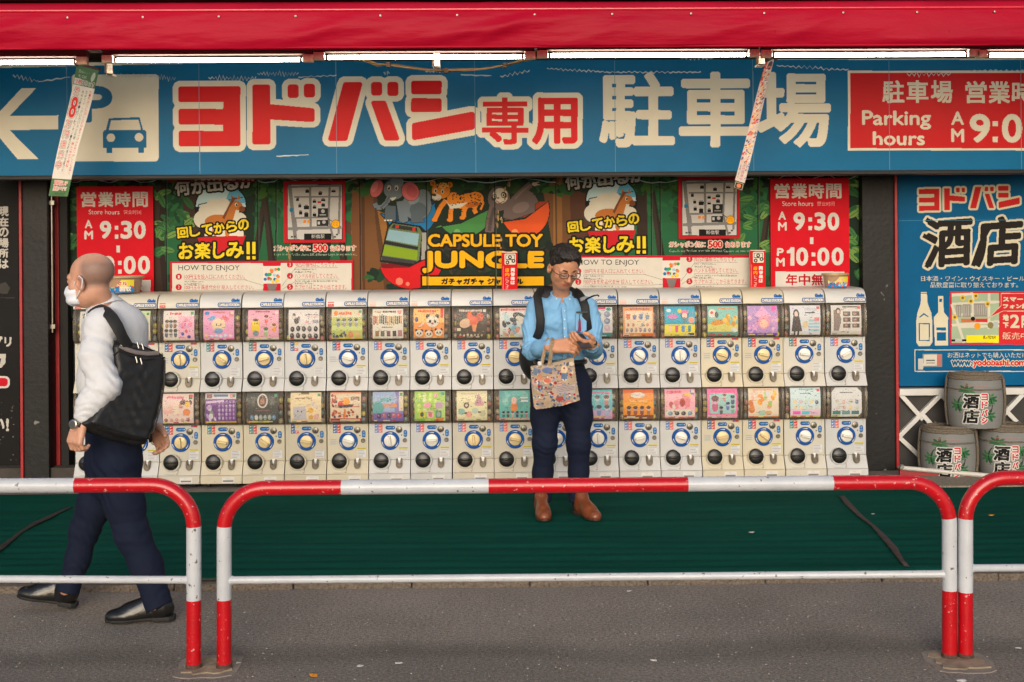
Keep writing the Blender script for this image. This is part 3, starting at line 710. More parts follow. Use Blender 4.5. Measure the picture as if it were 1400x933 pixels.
def sloth():
    c.ell(682, 272, 15, 17, S1); c.line(((676, 280), (671, 300), (669, 318)), 12, S1); c.poly(((690, 278), (704, 268), (722, 262), (732, 270), (731, 290), (700, 301), (688, 298)), S1); c.line(((702, 274), (714, 262), (726, 252)), 9, S1); c.line(((718, 262), (728, 268), (733, 278)), 7, S1)
outlined(sloth); c.line(((676, 284), (671, 300), (669, 316)), 5, S2); c.line(((704, 272), (716, 260), (726, 253)), 3, S3); c.ell(712, 284, 12, 7, S3, -20)
outlined(lambda: (c.ell(731, 252, 4, 2.6, (206, 186, 172)), c.line(((730, 251), (737, 249)), 1.4, (206, 186, 172)), c.line(((731, 253), (738, 253)), 1.4, (206, 186, 172))), .6)
outlined(lambda: c.ell(684, 268, 10.5, 10.5, WHT, -20), .6); c.ell(675.5, 270, 3.4, 4.6, (60, 48, 48), 25); c.ell(689, 267, 4, 4.6, (60, 48, 48), -20); c.ell(688, 267, 2.3, 2.6, WHT); c.ell(688.3, 267, 1.3, 1.5, K); c.ell(676, 269, 2, 2.4, WHT); c.ell(676.2, 269, 1.2, 1.4, K); c.ell(681, 271, 2, 1.5, (150, 110, 100)); c.line(((679, 275), (683, 278), (690, 275)), 1.2, (150, 60, 60))
capsule([(520, 366), (560, 366), (600, 345)] + arc(562, 358, 43, 37, -8, 168), (196, 20, 28), (224, 120, 96), ((546, 385, 5), (557.5, 388.5, 2.8)))
c.poly(((520, 362), (545, 358), (592, 350), (560, 366), (524, 367)), (110, 14, 20))
# plain commuter train nose in the red capsule half
c.poly(((519, 358), (529, 312), (536, 303), (575, 309), (582, 316), (590, 354), (577, 357), (560, 365)), K); c.poly(((521, 356), (531, 313), (537, 305.5), (573, 311), (577, 318), (573, 356), (566, 360)), (96, 112, 74))
c.poly(((532, 314), (573, 320), (571, 336), (528, 328)), (132, 168, 178)); c.poly(((538, 307), (570, 311.5), (571, 317), (535, 312)), (44, 42, 40)); c.rect(541, 308, 545, 312, (190, 40, 30)); c.rect(564, 311, 568, 316, (190, 40, 30))
c.poly(((527, 329), (572, 338), (571, 342), (526, 334)), (34, 36, 34)); c.poly(((526, 335), (571, 343), (570, 356), (523, 349)), (122, 150, 30)); c.poly(((522, 350), (570, 357), (566, 361), (522, 356)), (54, 54, 54)); c.poly(((577, 318), (583, 318), (589, 352), (576, 356)), (150, 148, 140))
c.text('CAPSULE TOY', 585, 320, 742, 338, YEL, b=1.35, ol=((3.0, BLK),))
c.text('JUNGLE', 577, 343, 744, 373.5, YEL, b=2.9, ol=((3.2, BLK),)); c.rect(575, 376, 746, 392.5, BLK); c.rect(577.5, 378.5, 743.5, 390.5, YEL)
c.text('ガチャガチャ ジャングル', 603, 380, 716, 389.8, BLK, b=.78)
def prize_panel(dx, dy):
    X, Y = (lambda v: v + dx), (lambda v: v + dy)
    c.ell(X(302), Y(283), 36, 34, BLK); c.poly([(X(a), Y(b)) for a, b in arc(302, 283, 34, 32, -180, 0)], (186, 214, 220)); c.poly([(X(a), Y(b)) for a, b in arc(306, 280, 30, 26, -70, -5)] + [(X(306), Y(280))], (96, 170, 204))
    c.line([(X(a), Y(b)) for a, b in ((269, 288), (272, 280), (290, 276), (312, 274), (332, 270))], 1.2, BLK)
    for a, b, q in ((277, 300, 12), (281, 288, 9), (292, 282, 10), (305, 281, 10), (317, 288, 10), (328, 300, 9), (302, 300, 24)): c.ell(X(a), Y(b), q, q, WHT)
    c.poly([(X(a), Y(b)) for a, b in ((270, 325), (336, 322), (328, 345), (300, 352), (278, 345))], (190, 24, 34))
    c.rect(X(280), Y(296), X(333), Y(323), WHT)
    H1, H2 = (186, 110, 48), (120, 66, 36)
    c.ell(X(297), Y(302), 17, 8.5, H1, -4); c.poly([(X(a), Y(b)) for a, b in ((305, 300), (314, 278), (324, 282), (318, 304))], H1); c.ell(X(324), Y(281), 8, 6.2, H1, 28); c.ell(X(331), Y(286), 4.2, 4, H2, 28)
    c.poly([(X(a), Y(b)) for a, b in ((316, 274), (316, 266), (321, 271))], H1); c.poly([(X(a), Y(b)) for a, b in ((324, 273), (327, 265), (329, 273))], H1); c.poly([(X(a), Y(b)) for a, b in ((318, 270), (324, 270), (314, 284), (307, 300), (304, 298))], H2)
    c.ell(X(323), Y(280), 1.8, 2.4, WHT); c.ell(X(323.4), Y(280.4), 1.1, 1.6, BLK); c.ell(X(294), Y(315), 4, 8, H1); c.ell(X(311), Y(316), 3.5, 8, H1)
    for i, ch in enumerate('何が出るか'):
        c.text(ch, X(239 + 22 * i), Y(246.5 - 2.6 * i), X(260 + 22 * i), Y(268 - 2.6 * i), (186, 182, 172), b=1.4, ol=((2.6, BLK),), rot=-6)
    for i, ch in enumerate('回してからの'):
        c.text(ch, X(242.5 + 16.6 * i), Y(311 - 2.2 * i), X(257.5 + 16.6 * i), Y(326 - 2.2 * i), (224, 196, 28), b=1.0, ol=((2.4, BLK),), rot=-6)
    for i, (ch, a, b) in enumerate((('お', 244, 265), ('楽', 266, 288), ('し', 291, 308), ('み', 309, 334))): c.text(ch, X(a), Y(332 - .4 * i), X(b), Y(355 - .4 * i), (224, 196, 28), b=1.5, ol=((2.8, BLK),))
    for a in (337, 345): c.rect(X(a - 2), Y(329), X(a + 7), Y(357), BLK)
    for a in (337, 345): c.rect(X(a), Y(331), X(a + 4.5), Y(348), (224, 196, 28)); c.rect(X(a), Y(350.5), X(a + 4.5), Y(355), (224, 196, 28))
prize_panel(0, 0); c.rect(228, 247.2, 350, 249.4, (170, 20, 24)); prize_panel(533.5, -8)
for dx, dy in ((0, 0), (540, -5)):
    c.text('ガシャポン館に', 374 + dx, 335 + dy, 425 + dx, 344 + dy, (196, 24, 32), b=.9, ol=((1.1, WHT),)); c.text('500', 428 + dx, 334 + dy, 448 + dx, 344.5 + dy, (196, 24, 32), b=1.1, ol=((1.1, WHT),)); c.text('台あります', 451 + dx, 335 + dy, 487 + dx, 344 + dy, (196, 24, 32), b=.9, ol=((1.1, WHT),))
    c.text('Capsule toy Pavilion have 500 different Capsule toy machine.', 375 + dx, 346.6 + dy, 488 + dx, 350.6 + dy, (150, 164, 146))
for px in (227, 352, 377, 492, 583, 676, 760, 890, 902, 1036): c.line(((px, 236), (px + 1.2, 430)), 1.3, (14, 16, 14)); c.line(((px + 1.6, 236), (px + 2.8, 430)), .7, (74, 86, 74))
# torn paper and old glue on the mural
GL = (150, 112, 66)
for _ in range(26):
    y = r.uniform(240, 345); x = 685 + r.gauss(0, 2.2) - (6 if y > 290 else 0) + (4 if y < 275 else 0); c.ell(x + 4, y, r.uniform(.5, 1.5), r.uniform(1.5, 5), r.choice([GL, (128, 92, 58), (176, 146, 96)]), r.uniform(-14, 14), 8)
for _ in range(14): c.ell(396 + r.gauss(0, 1.2), r.uniform(318, 362), .8, r.uniform(1.5, 4), GL, r.uniform(-8, 8), 8)
world_child_cv(c, 'artwork', P_VINYL, mur, off=.003)
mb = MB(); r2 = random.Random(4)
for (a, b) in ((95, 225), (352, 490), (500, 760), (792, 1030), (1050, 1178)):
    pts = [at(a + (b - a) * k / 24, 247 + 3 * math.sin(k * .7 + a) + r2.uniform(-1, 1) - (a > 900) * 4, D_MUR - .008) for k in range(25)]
    mb = MB(); mb.tube(pts, [r2.uniform(.001, .004) for _ in pts], M_CREASE_GLINT, n=5, flat=(Vector((0, 1, 0)), .3)); world_child(mb, 'crease_glint', mur, smooth=60)  # pale wavering lines along the mural's top, in the sign strips' material

# store hours
def hours(px0, py0, px1, py1, dx, dy, label):
    D = 9.22; t = board('hours_sign', px0, py0, px1, py1, D, .012, label, 'sign', 'red opening hours signs', edge=(130, 20, 24))
    h = Cv(px0, py0, px1, py1, .0028, D=D); R2, W2 = (200, 14, 32), (206, 200, 192); h.g[:] = h.ci(R2)
    for i, ch in enumerate('営業時間'): h.text(ch, dx + 110.5 + 23.5 * i, dy + 262.5, dx + 132 + 23.5 * i, dy + 283.5, W2, b=1.2)
    h.text('Store hours', dx + 121, dy + 286.5, dx + 164, dy + 293.8, W2, b=.45); h.text('营业时间', dx + 169, dy + 287.3, dx + 193, dy + 293.5, (226, 150, 150), b=.2)
    h.text('A', dx + 116, dy + 301, dx + 126.5, dy + 312.5, W2, b=.9); h.text('M', dx + 115.5, dy + 315.5, dx + 127.5, dy + 327.5, W2, b=.9)
    h.text('9', dx + 136.5, dy + 302, dx + 152.5, dy + 327, W2, b=1.9); h.rect(dx + 157, dy + 309, dx + 162, dy + 314.5, W2); h.rect(dx + 157, dy + 321, dx + 162, dy + 326.5, W2)
    h.text('3', dx + 165, dy + 302, dx + 181, dy + 327, W2, b=1.9); h.text('0', dx + 183, dy + 302, dx + 199.5, dy + 327, W2, b=1.9)
    h.rect(dx + 159.5, dy + 336, dx + 164, dy + 345.5, W2)
    h.text('P', dx + 114, dy + 351, dx + 123.5, dy + 362, W2, b=.9); h.text('M', dx + 113, dy + 364, dx + 125, dy + 376, W2, b=.9)
    h.poly(((dx + 132.6, dy + 350), (dx + 138, dy + 350), (dx + 138, dy + 375), (dx + 132.6, dy + 375)), W2); h.poly(((dx + 127.6, dy + 354.6), (dx + 130.5, dy + 353.6), (dx + 133, dy + 350), (dx + 133, dy + 358.2), (dx + 127.6, dy + 358.2)), W2); h.text('0', dx + 140, dy + 350, dx + 157, dy + 375, W2, b=1.9)
    h.rect(dx + 161.5, dy + 357, dx + 166.5, dy + 362.5, W2); h.rect(dx + 161.5, dy + 369, dx + 166.5, dy + 374.5, W2)
    h.text('0', dx + 169, dy + 350, dx + 186, dy + 375, W2, b=1.9); h.text('0', dx + 188.5, dy + 350, dx + 205.5, dy + 375, W2, b=1.9)
    h.rect(dx + 112, dy + 383, dx + 206, dy + 420, W2)
    for i, ch in enumerate('年中無休'): h.text(ch, dx + 126 + 17.5 * i, dy + 386, dx + 142.5 + 17.5 * i, dy + 402.5, (178, 26, 36), b=1.0)
    world_child_cv(h, 'print', P_PAPER, t, off=.003)
hours(105.5, 255, 210, 412, 0, 0, 'red store hours sign behind the bald man, lower times covered by his head')
hours(1053.5, 244, 1161, 408, 948, -11.5, 'red store hours sign with all its times in view above the last two machines')

# how-to boards
def howto(dx, dy, label, px0, px1):
    D = 9.23; t = board('instruction_board', px0 + dx, 357 + dy, px1 + dx, 420 + dy, D, .01, label, 'board', 'instruction boards', edge=(150, 24, 40))
    h = Cv(px0 + dx, 357 + dy, px1 + dx, 420 + dy, .0024, D=D); Rr, W2, T = (188, 24, 44), (206, 200, 188), (52, 48, 44); h.g[:] = h.ci(Rr); h.rect(235.5 + dx, 360 + dy, 480.5 + dx, 425 + dy, W2)
    h.text('HOW TO ENJOY', 243.5 + dx, 362.5 + dy, 328 + dx, 372.3 + dy, T, b=.35)
    rows = ((244.5, 378.5, '1', '100円玉を投入口に入れてください。', 252, 335, 'Insert 100yen coin(s).', '请将100日元硬币投入。'), (244.5, 393, '2', '100円玉を商品代金分 投入してください。', 252, 347, 'Insert 100yen coin(s) amount of the item price.', '请按商品价格投入硬币。'),
            (396.5, 362, '3', '商品の価格はこちらです。', 403, 460, 'Price is displayed here.', '商品价格在此。'), (396.5, 377.5, '4', 'ハンドルを回してください。', 403, 462, 'Twist the handle in the direction of the arrow.', '转动手柄。'), (396.5, 392.5, '5', 'カプセルはここから出てきます。', 403, 474, 'Capsule pops out here.', '扭蛋从这里出来。'))
    for x, y, n, jp, xa, xb, en, cn in rows:
        h.ell(x + dx, y + dy, 4.2, 4.2, Rr); h.text(n, x - 1.6 + dx, y - 2.5 + dy, x + 1.6 + dx, y + 2.6 + dy, W2, b=.35)
        h.text(jp, xa + dx, y - 3.4 + dy, xb + dx, y + 3.4 + dy, (186, 44, 54), b=.15); h.line(((xa + dx, y + 4.4 + dy), (xb + 2 + dx, y + 4.4 + dy)), .45, (120, 100, 96))
        h.text(en, xa + dx, y + 5.4 + dy, xa + len(en) * 1.25 + dx, y + 8.2 + dy, T); h.text(cn, xa + dx, y + 8.8 + dy, xa + 26 + dx, y + 11.6 + dy, T)
    for a, b in (((335, 383), (372, 394)), ((349, 397), (370, 396)), ((385, 392), (403, 368)), ((386, 396), (404, 385)), ((385, 404), (404, 398))): h.line(((a[0] + dx, a[1] + dy), (b[0] + dx, b[1] + dy)), .5, (110, 108, 104))
    h.rrect(359.5 + dx, 358.5 + dy, 384 + dx, 388 + dy, 1.5, (214, 206, 196)); h.rrect(359.5 + dx, 358.5 + dy, 384 + dx, 364 + dy, 1.5, Rr); h.rect(360 + dx, 388 + dy, 384 + dx, 420 + dy, Rr); h.poly(((365 + dx, 389 + dy), (379 + dx, 389 + dy), (375 + dx, 402 + dy), (369 + dx, 402 + dy)), (120, 112, 110))
    q = random.Random(6)
    for _ in range(24): h.ell(372 + q.uniform(-9.5, 9.5) + dx, 377 + q.uniform(-9, 9) + dy, 2.3, 2.3, q.choice([(30, 110, 160), (220, 120, 40), (60, 150, 80), (206, 60, 50), (220, 190, 60), (150, 190, 200)]), 0, 10)
    world_child_cv(h, 'print', P_PAPER, t, off=.003)
howto(0, 0, 'red edged instruction board beside the bald man, its HOW TO ENJOY heading fully in view', 233, 483)
howto(546, -7.5, 'red edged instruction board with its heading partly behind the man in the blue shirt', 233, 479)

# street maps
def street_map(dx, dy, label):
    D = 9.23; t = board('map_board', 388 + dx, 247.5 + dy, 472 + dx, 332 + dy, D, .01, label, 'map', 'street map boards', edge=(140, 20, 30))
    h = Cv(388 + dx, 247.5 + dy, 472 + dx, 332 + dy, .0024, D=D); h.g[:] = h.ci((182, 24, 36)); h.rect(392.5 + dx, 252 + dy, 468.5 + dx, 328.5 + dy, (44, 42, 42)); h.rect(393.5 + dx, 253 + dy, 467.5 + dx, 327.5 + dy, (186, 182, 178))
    G = (118, 116, 114)
    for pts, w_ in ((((396, 253), (404, 327)), 5), (((394, 256), (467, 254)), 3), (((402, 269.5), (467, 269)), 2.2), (((424, 254), (425, 312)), 3.2), (((451, 254), (449, 300), (456, 327)), 3), (((402, 298.5), (450, 297)), 2.5), (((394, 313), (467, 311)), 4), (((404, 300), (406, 316)), 2.5), (((465, 254), (463, 320)), 3)):
        h.line([(a + dx, b + dy) for a, b in pts], w_, G)
    for a, b, w_, k in ((420, 262, 5, 4), (438, 265, 5, 4), (456, 262, 6, 2.5), (407, 273, 4, 4), (410, 282, 4, 4), (419, 284, 7, 5), (411, 291.5, 4.5, 4.5), (419, 294, 6, 5.5), (430, 276, 5, 3), (442, 274, 6, 3), (430, 284, 5, 3), (430, 294, 5, 4), (442, 281, 5, 4)):
        h.rect(a - w_ / 2 + dx, b - k / 2 + dy, a + w_ / 2 + dx, b + k / 2 + dy, BLK); h.rect(a - w_ / 3 + dx, b - k / 2 - 1.2 + dy, a + w_ / 3 + dx, b - k / 2 - .5 + dy, BLK)
    h.rect(434 + dx, 275.5 + dy, 439 + dx, 278 + dy, (200, 30, 40)); h.rect(434.5 + dx, 285 + dy, 448.5 + dx, 297 + dy, (38, 38, 38)); h.ell(441.5 + dx, 289 + dy, 2.6, 2.6, (170, 168, 164)); h.rect(437 + dx, 293.5 + dy, 446 + dx, 294.7 + dy, (170, 168, 164)); h.rect(433 + dx, 301 + dy, 449 + dx, 309.5 + dy, (38, 38, 38)); h.ell(443 + dx, 304 + dy, 2.4, 2.4, (170, 168, 164)); h.rect(434.5 + dx, 303 + dy, 437.5 + dx, 307 + dy, (190, 188, 184))
    h.rect(415 + dx, 301 + dy, 418.5 + dx, 305 + dy, (220, 120, 20)); h.ell(422 + dx, 303 + dy, 2, 2.3, (220, 140, 20)); h.line(((448 + dx, 299 + dy), (456 + dx, 304 + dy)), .9, BLK); h.ell(459 + dx, 306.5 + dy, 6, 6, (150, 90, 10)); h.ell(459 + dx, 306.5 + dy, 5.3, 5.3, (232, 164, 20)); h.text('ここ', 455.5 + dx, 304.5 + dy, 462.5 + dx, 308.5 + dy, (150, 40, 20), b=.2)
    h.rrect(396 + dx, 285 + dy, 401 + dx, 290 + dy, 1.2, (30, 110, 150)); h.rect(416 + dx, 319.5 + dy, 453 + dx, 327.5 + dy, BLK); h.text('新宿駅', 425.5 + dx, 320.4 + dy, 444 + dx, 326.6 + dy, (200, 196, 190), b=.35)
    for a, b in ((399, 324), (403, 323.5), (461, 321), (458, 324)): h.rect(a - 1.5 + dx, b - 1 + dy, a + 1.5 + dx, b + 1 + dy, (70, 68, 66))
    world_child_cv(h, 'print', P_PAPER, t, off=.003)
street_map(0, 0, 'red framed street map board left of the elephant on the mural')
street_map(539.5, -5.5, 'red framed street map board under the narrow patterned streamer')

# little upright change machine notices standing on the machines
def notice(x0, y0, x1, y1, label, D):
    t = board('notice_stand', x0, y0, x1, y1, D, .03, label, 'notice', 'upright red notices', edge=(190, 180, 168))
    h = Cv(x0, y0, x1, y1, .0018, D=D); h.g[:] = h.ci((194, 20, 26)); w_ = x1 - x0
    h.rect(x0, y0, x1, y0 + 1.2, (206, 196, 182)); h.rrect(x0 + w_ * .18, y0 + 2.6, x1 - w_ * .12, y0 + 17.5, 1.5, WHT); h.rrect(x0 + w_ * .24, y0 + 4, x1 - w_ * .18, y0 + 11, 1, BLK); h.rrect(x0 + w_ * .27, y0 + 4.8, x1 - w_ * .21, y0 + 10.2, 1, (206, 200, 190))
    for fx, fy in ((.52, 7.5), (.74, 12.5), (.36, 14.5)):
        h.ell(x0 + w_ * fx, y0 + fy, 2.6, 2.6, BLK); h.ell(x0 + w_ * fx, y0 + fy, 1.1, 1.2, WHT)
    h.vtext('両替機は', x0 + w_ * .56, y0 + 22, x0 + w_ * .84, y0 + 45, (226, 206, 200), b=.35); h.vtext('店内', x0 + w_ * .2, y0 + 22, x0 + w_ * .48, y0 + 34, (236, 150, 20), b=.4); h.vtext('にござい', x0 + w_ * .24, y0 + 34.5, x0 + w_ * .46, y0 + 56, (226, 206, 200), b=.25)
    h.line(((x0 + w_ * .09, y0 + 20), (x0 + w_ * .09, y0 + 60)), .8, (224, 120, 110))
    world_child_cv(h, 'print', P_PAPER, t, off=.003)
notice(686, 344.5, 707.5, 408, 'upright red notice with coin picture standing in front of the yellow lettering', 9.1)
notice(1025.5, 342, 1046.5, 404, 'upright red notice with coin picture between the map board and the full store hours sign', 9.1)

# black poster at the far end
D = 9.2
t = board('black_poster', -110, 238, 26, 655, D, .02, 'tall black poster with white writing and a red bar, cut by the picture edge', 'poster', edge=(20, 20, 20))
h = Cv(-110, 238, 26, 655, .003, D=D); h.g[:] = h.ci((26, 25, 25)); LT = (190, 184, 176)
h.vtext('現在の場所は', -1.5, 282, 12, 368, LT, b=.6); h.poly(((-60, 378), (-5, 390), (8, 386), (14, 394), (10, 402), (-30, 400), (-60, 396)), (62, 60, 58)); h.rect(-110, 407, 20, 407.8, (64, 62, 60))
h.text('アプリ', -26, 460, 16, 474.5, LT, b=1.2); h.poly(((-40, 486), (8, 484), (8, 496), (2, 503), (-12, 504), (-12, 500), (0, 498), (2, 490), (-40, 492)), LT); h.rrect(-60, 514.5, 13.5, 531, 6, (206, 196, 190)); h.rrect(-60, 517, 11, 528.5, 5, (196, 20, 40)); h.text('い!', -12, 572, 12.5, 590, LT, b=1.2)
q = random.Random(9)
for _ in range(40): h.ell(q.uniform(-20, 25), q.uniform(540, 650), q.uniform(.3, 1.3), q.uniform(.3, 1.6), q.choice([(90, 84, 78), (120, 110, 100), (60, 56, 52)]), q.uniform(0, 90), 8)
world_child_cv(h, 'print', P_VINYL, t, off=.003)

# ------------------------------------------------------------------ hanging streamers
def streamer(pts_top, pts_bot, D, label, paint, res, rod):
    "a narrow cloth hung from a rod, leaning; drawn in its own w x h frame"
    (ax, ay), (bx, by) = pts_top; (cx, cy), (dx, dy) = pts_bot
    A, Bp, Cp, Dp = at(ax, ay, D), at(bx, by, D), at(cx, cy, D), at(dx, dy, D)
    w_, h_ = (Bp - A).length, (Cp - A).length
    t = empty('hanging_streamer', A, label, 'streamer', 'streamers hung from the lamps')
    sc = 100 / w_; s_ = Cv(0, 0, 100, h_ * sc, res, size=(w_, h_)); paint(s_, h_ * sc)
    def warp(V):
        u = (V[:, 0] / w_)[:, None]; v = (1 - V[:, 2] / h_)[:, None]
        P = (np.array(A) * (1 - u) + np.array(Bp) * u) * (1 - v) + (np.array(Cp) * (1 - u) + np.array(Dp) * u) * v
        P[:, 1] += (0.012 * np.sin(v * 7) + 0.014 * np.sin(u * 3.1 + v * 2))[:, 0]; return P
    o = world_child_cv(s_, 'printed_cloth', P_CARD, t, warp=warp, maxh=10)
    sm = o.modifiers.new('t', 'SOLIDIFY'); sm.thickness = .002; sm.offset = 1
    mb = MB(); mb.tube([A + Vector((0, -.004, .004)) - (Bp - A) * .04, Bp + Vector((0, -.004, .004)) + (Bp - A) * .08], .009, mat('brown rod', (70, 40, 36), .5), n=8)
    mb.tube([at(rod[0], rod[1], D), at(rod[0], rod[1] - 11, D - .02)], .004, M_STEEL, n=6); mb.lathe(((0, .016), (.014, .008), (.016, 0), (.01, -.012), (0, -.014)), at(rod[0], rod[1] + 1, D), (0, -1, 0), mat('brown rod', (70, 40, 36)), n=10)
    world_child(mb, 'rod', t, smooth=50)
def s1(c_, H):
    GG, RD, W2, T2 = (78, 112, 74), (204, 34, 34), (210, 204, 194), (60, 56, 66)
    c_.g[:] = c_.ci(W2); c_.rect(0, 0, 100, 88, GG); c_.rect(0, H - 78, 100, H, GG); c_.text('最新ネット', 12, 18, 62, 34, (170, 184, 160), b=1); c_.text('もOK', 14, 38, 52, 54, (176, 188, 166), b=1); c_.ell(80, 38, 9, 22, (176, 186, 168), 8)
    c_.rect(2, 58, 32, 84, W2); c_.text('修理', 4, 60, 31, 83, RD, b=1.5); c_.text('承ります', 33, 60, 96, 84, (30, 28, 26), b=1.2, ol=((2.4, W2),))
    m = c_.mtext('最', 12, 98, 30, 114, 1.5) | c_.mtext('大', 12, 114, 30, 130, 1.5) | c_.mtext('8', 6, 138, 38, 236, 4)
    y = 248
    for ch in '万円還元中': m |= c_.mtext(ch, 8, y, 32, y + 34, 1.6); y += 46
    lo = y
    c_.paint(disk_dilate(m, 5 / c_.cell), (40, 34, 40)); c_.paint(disk_dilate(m, 3.4 / c_.cell), W2); c_.paint(m, RD)
    c_.vtext('各種家電・スマートフォン・周辺機器の設置取付', 42, 104, 53, H - 110, T2, b=.3); c_.vtext('最新モデルがいろいろお買得', 59, 102, 71, 330, (46, 108, 70), b=.8); c_.vtext('最大還元で買取', 57, 340, 73, H - 130, RD, b=1); c_.vtext('家電製品にご利用いただけますぜひお気軽に', 78, 100, 91, H - 200, (196, 40, 40), b=.7); c_.vtext('詳しくは係員へ', 79, H - 196, 90, H - 96, (190, 110, 110), b=.2)
    c_.text('買取UP', 14, H - 72, 88, H - 48, RD, b=1.4, ol=((2.5, W2),)); c_.text('実施中です', 16, H - 46, 88, H - 24, RD, b=1.2, ol=((2.5, W2),)); c_.text('4月12日(金)迄', 22, H - 18, 84, H - 6, (30, 40, 30), b=.5)
streamer(((105, 88), (135.5, 96)), ((65, 268), (93, 269)), 8.1, 'slanting green and white streamer hanging beside the arrow of the blue sign', s1, .0022, (105.5, 87))
def s2(c_, H):
    q = random.Random(14); W2 = (200, 184, 176); c_.g[:] = c_.ci(W2)
    c_.rect(0, 0, 30, 210, (196, 60, 44)); c_.ell(70, 60, 26, 40, (80, 76, 84)); c_.vtext('大感謝セール', 8, 30, 34, 220, (220, 196, 180), b=1.2)
    for _ in range(230): c_.ell(q.uniform(8, 84), q.uniform(70, H - 260), q.uniform(4, 13), q.uniform(4, 16), q.choice([(206, 110, 84), (220, 168, 110), (190, 60, 56), (226, 196, 150), (96, 92, 120), (228, 206, 190)]), q.uniform(0, 90), 9)
    for _ in range(70): c_.ell(q.uniform(76, 97), q.uniform(120, H - 120), q.uniform(3, 7), q.uniform(3, 12), q.choice([(98, 110, 130), (150, 160, 172), (210, 206, 200)]), q.uniform(0, 90), 9)
    c_.vtext('好評開催中', 40, H - 250, 66, H - 90, (190, 40, 70), b=1.6); c_.vtext('数量限定です', 12, H - 240, 26, H - 100, (60, 56, 60), b=.5)
    c_.rect(0, H - 78, 100, H, (46, 44, 40)); c_.rect(8, H - 70, 92, H - 8, (150, 140, 112)); c_.rect(16, H - 62, 84, H - 14, (40, 38, 36)); c_.ell(50, H - 38, 22, 20, (206, 120, 80))
streamer(((1046.5, 85), (1059, 79)), ((1003, 257), (1015, 262)), 8.1, 'narrow slanting streamer with a dense warm pattern hanging over the last big kanji', s2, .0018, (1060.5, 79))
# ------------------------------------------------------------------ sake shop banner, lattice and barrels
D = 9.2
t = board('sake_banner', 1228.5, 232, 1500, 527, D, .02, 'blue liquor shop banner with bottles, map and black brush characters above the barrels', 'banner', edge=(10, 60, 90))
h = Cv(1228.5, 232, 1500, 527, .003, D=D); BL2 = (0, 88, 134); h.g[:] = h.ci(BL2); W2 = (206, 198, 172)
for a, b in ((1226, 1240), (1253, 1297), (1310, 1353), (1366, 1410), (1423, 1470)): h.rect(a, 232, b, 235.2, (196, 142, 96))
for a in (1240, 1297, 1353, 1410): h.rect(a, 230, a + 13, 239, (0, 52, 88))
m = yodo_mask(h, lambda p: (1255.7 + (p[0] - 244) * .342, 258.3 + (p[1] - 118) * .374 - (p[0] - 244) * .003))
h.paint(disk_dilate(m, 2.9 / h.cell), W2); h.paint(m, (196, 36, 36))
m = h.mtext('酒', 1264, 298, 1329, 365, 3.3, rot=-4, skew=.1) | h.mtext('店', 1333, 296, 1398, 364, 3.3, rot=-4, skew=.12)
for a, b, c_, d in ((1266, 300, 1284, 312), (1262, 322, 1280, 332), (1266, 366, 1282, 338)): m |= h.mline(((a, b), (c_, d)), 6)
m |= h.mline(((1330, 364), (1342, 330), (1352, 312)), 6)
h.paint(disk_dilate(m, 3.2 / h.cell), W2); h.paint(m, (34, 30, 28))
h.text('日本酒・ワイン・ウイスキー・ビールなど', 1258.5, 377, 1418, 385, W2, b=.45); h.text('品数豊富に取り揃えております。', 1271.5, 385.5, 1392, 394, W2, b=.45)
h.poly(((1259, 399.5), (1267, 399.5), (1268, 415), (1273, 428), (1274.5, 440), (1274.5, 468), (1271, 473.5), (1256, 473.5), (1252.5, 468), (1252.5, 440), (1254, 428), (1258.5, 415)), W2)
h.rect(1259, 400.6, 1267, 401.8, BL2); h.poly(((1256, 434), (1263, 428), (1270.5, 434), (1268, 433.5), (1263, 430.5), (1258, 434.5)), BL2); h.rect(1256, 442, 1271, 466.5, BL2); h.rect(1257.4, 443.4, 1269.6, 465, W2)
h.poly(((1282.5, 405), (1289.5, 405), (1290, 427), (1296, 434), (1296, 472.5), (1278, 472.5), (1276.5, 434), (1282.5, 427)), W2); h.rect(1284.3, 409, 1287.6, 413, BL2); h.rect(1280, 448, 1293, 452, BL2); h.rect(1280.5, 454.5, 1293, 466, BL2)
h.rect(1298.5, 398.5, 1500, 471.5, (196, 40, 46)); h.rect(1301, 401, 1365.5, 469, (158, 176, 146)); q = random.Random(3)
for a, b, c_, d in ((1301, 416, 1366, 413), (1330, 401, 1330, 440), (1301, 416, 1318, 469), (1301, 445, 1366, 440), (1352, 401, 1352, 450), (1310, 430, 1330, 430), (1301, 404, 1330, 402), (1312, 447, 1366, 446)): h.line(((a, b), (c_, d)), 3.6, (206, 200, 182))
for a, b, c_, d in ((1307, 417, 1314, 434), (1316, 416, 1327, 434), (1331, 415, 1349, 433)): h.rect(a, b, c_, d, (142, 136, 130)); [h.rect(a + 1 + k * 3, b + 2, a + 2.4 + k * 3, d - 2, (170, 164, 156)) for k in range(int((c_ - a) / 3))]
for a, b in ((1316, 407.5), (1334, 405), (1327, 412), (1305, 434), (1336, 446), (1350, 416)): h.ell(a, b, 3.8, 3.8, (214, 180, 60)); h.ell(a, b, 1.8, 1.8, (110, 96, 70))
h.rect(1314, 436, 1350, 441, (196, 110, 70)); h.rect(1334, 436.5, 1350, 440.5, (196, 50, 50)); h.ell(1336, 446, 4.4, 4.4, (232, 150, 30)); h.ell(1330, 436, 3, 3, BLK); h.ell(1354, 445, 4, 4.5, (130, 120, 70)); h.rect(1358, 440, 1364, 448, (170, 176, 178))
h.rect(1321, 458.5, 1365.5, 468.5, (232, 214, 34)); h.text('新宿駅', 1343.5, 458.5, 1362, 464.5, (40, 36, 20), b=.5); h.rect(1301, 464, 1321, 467, BLK); h.rect(1306, 463, 1315, 467, (180, 184, 176))
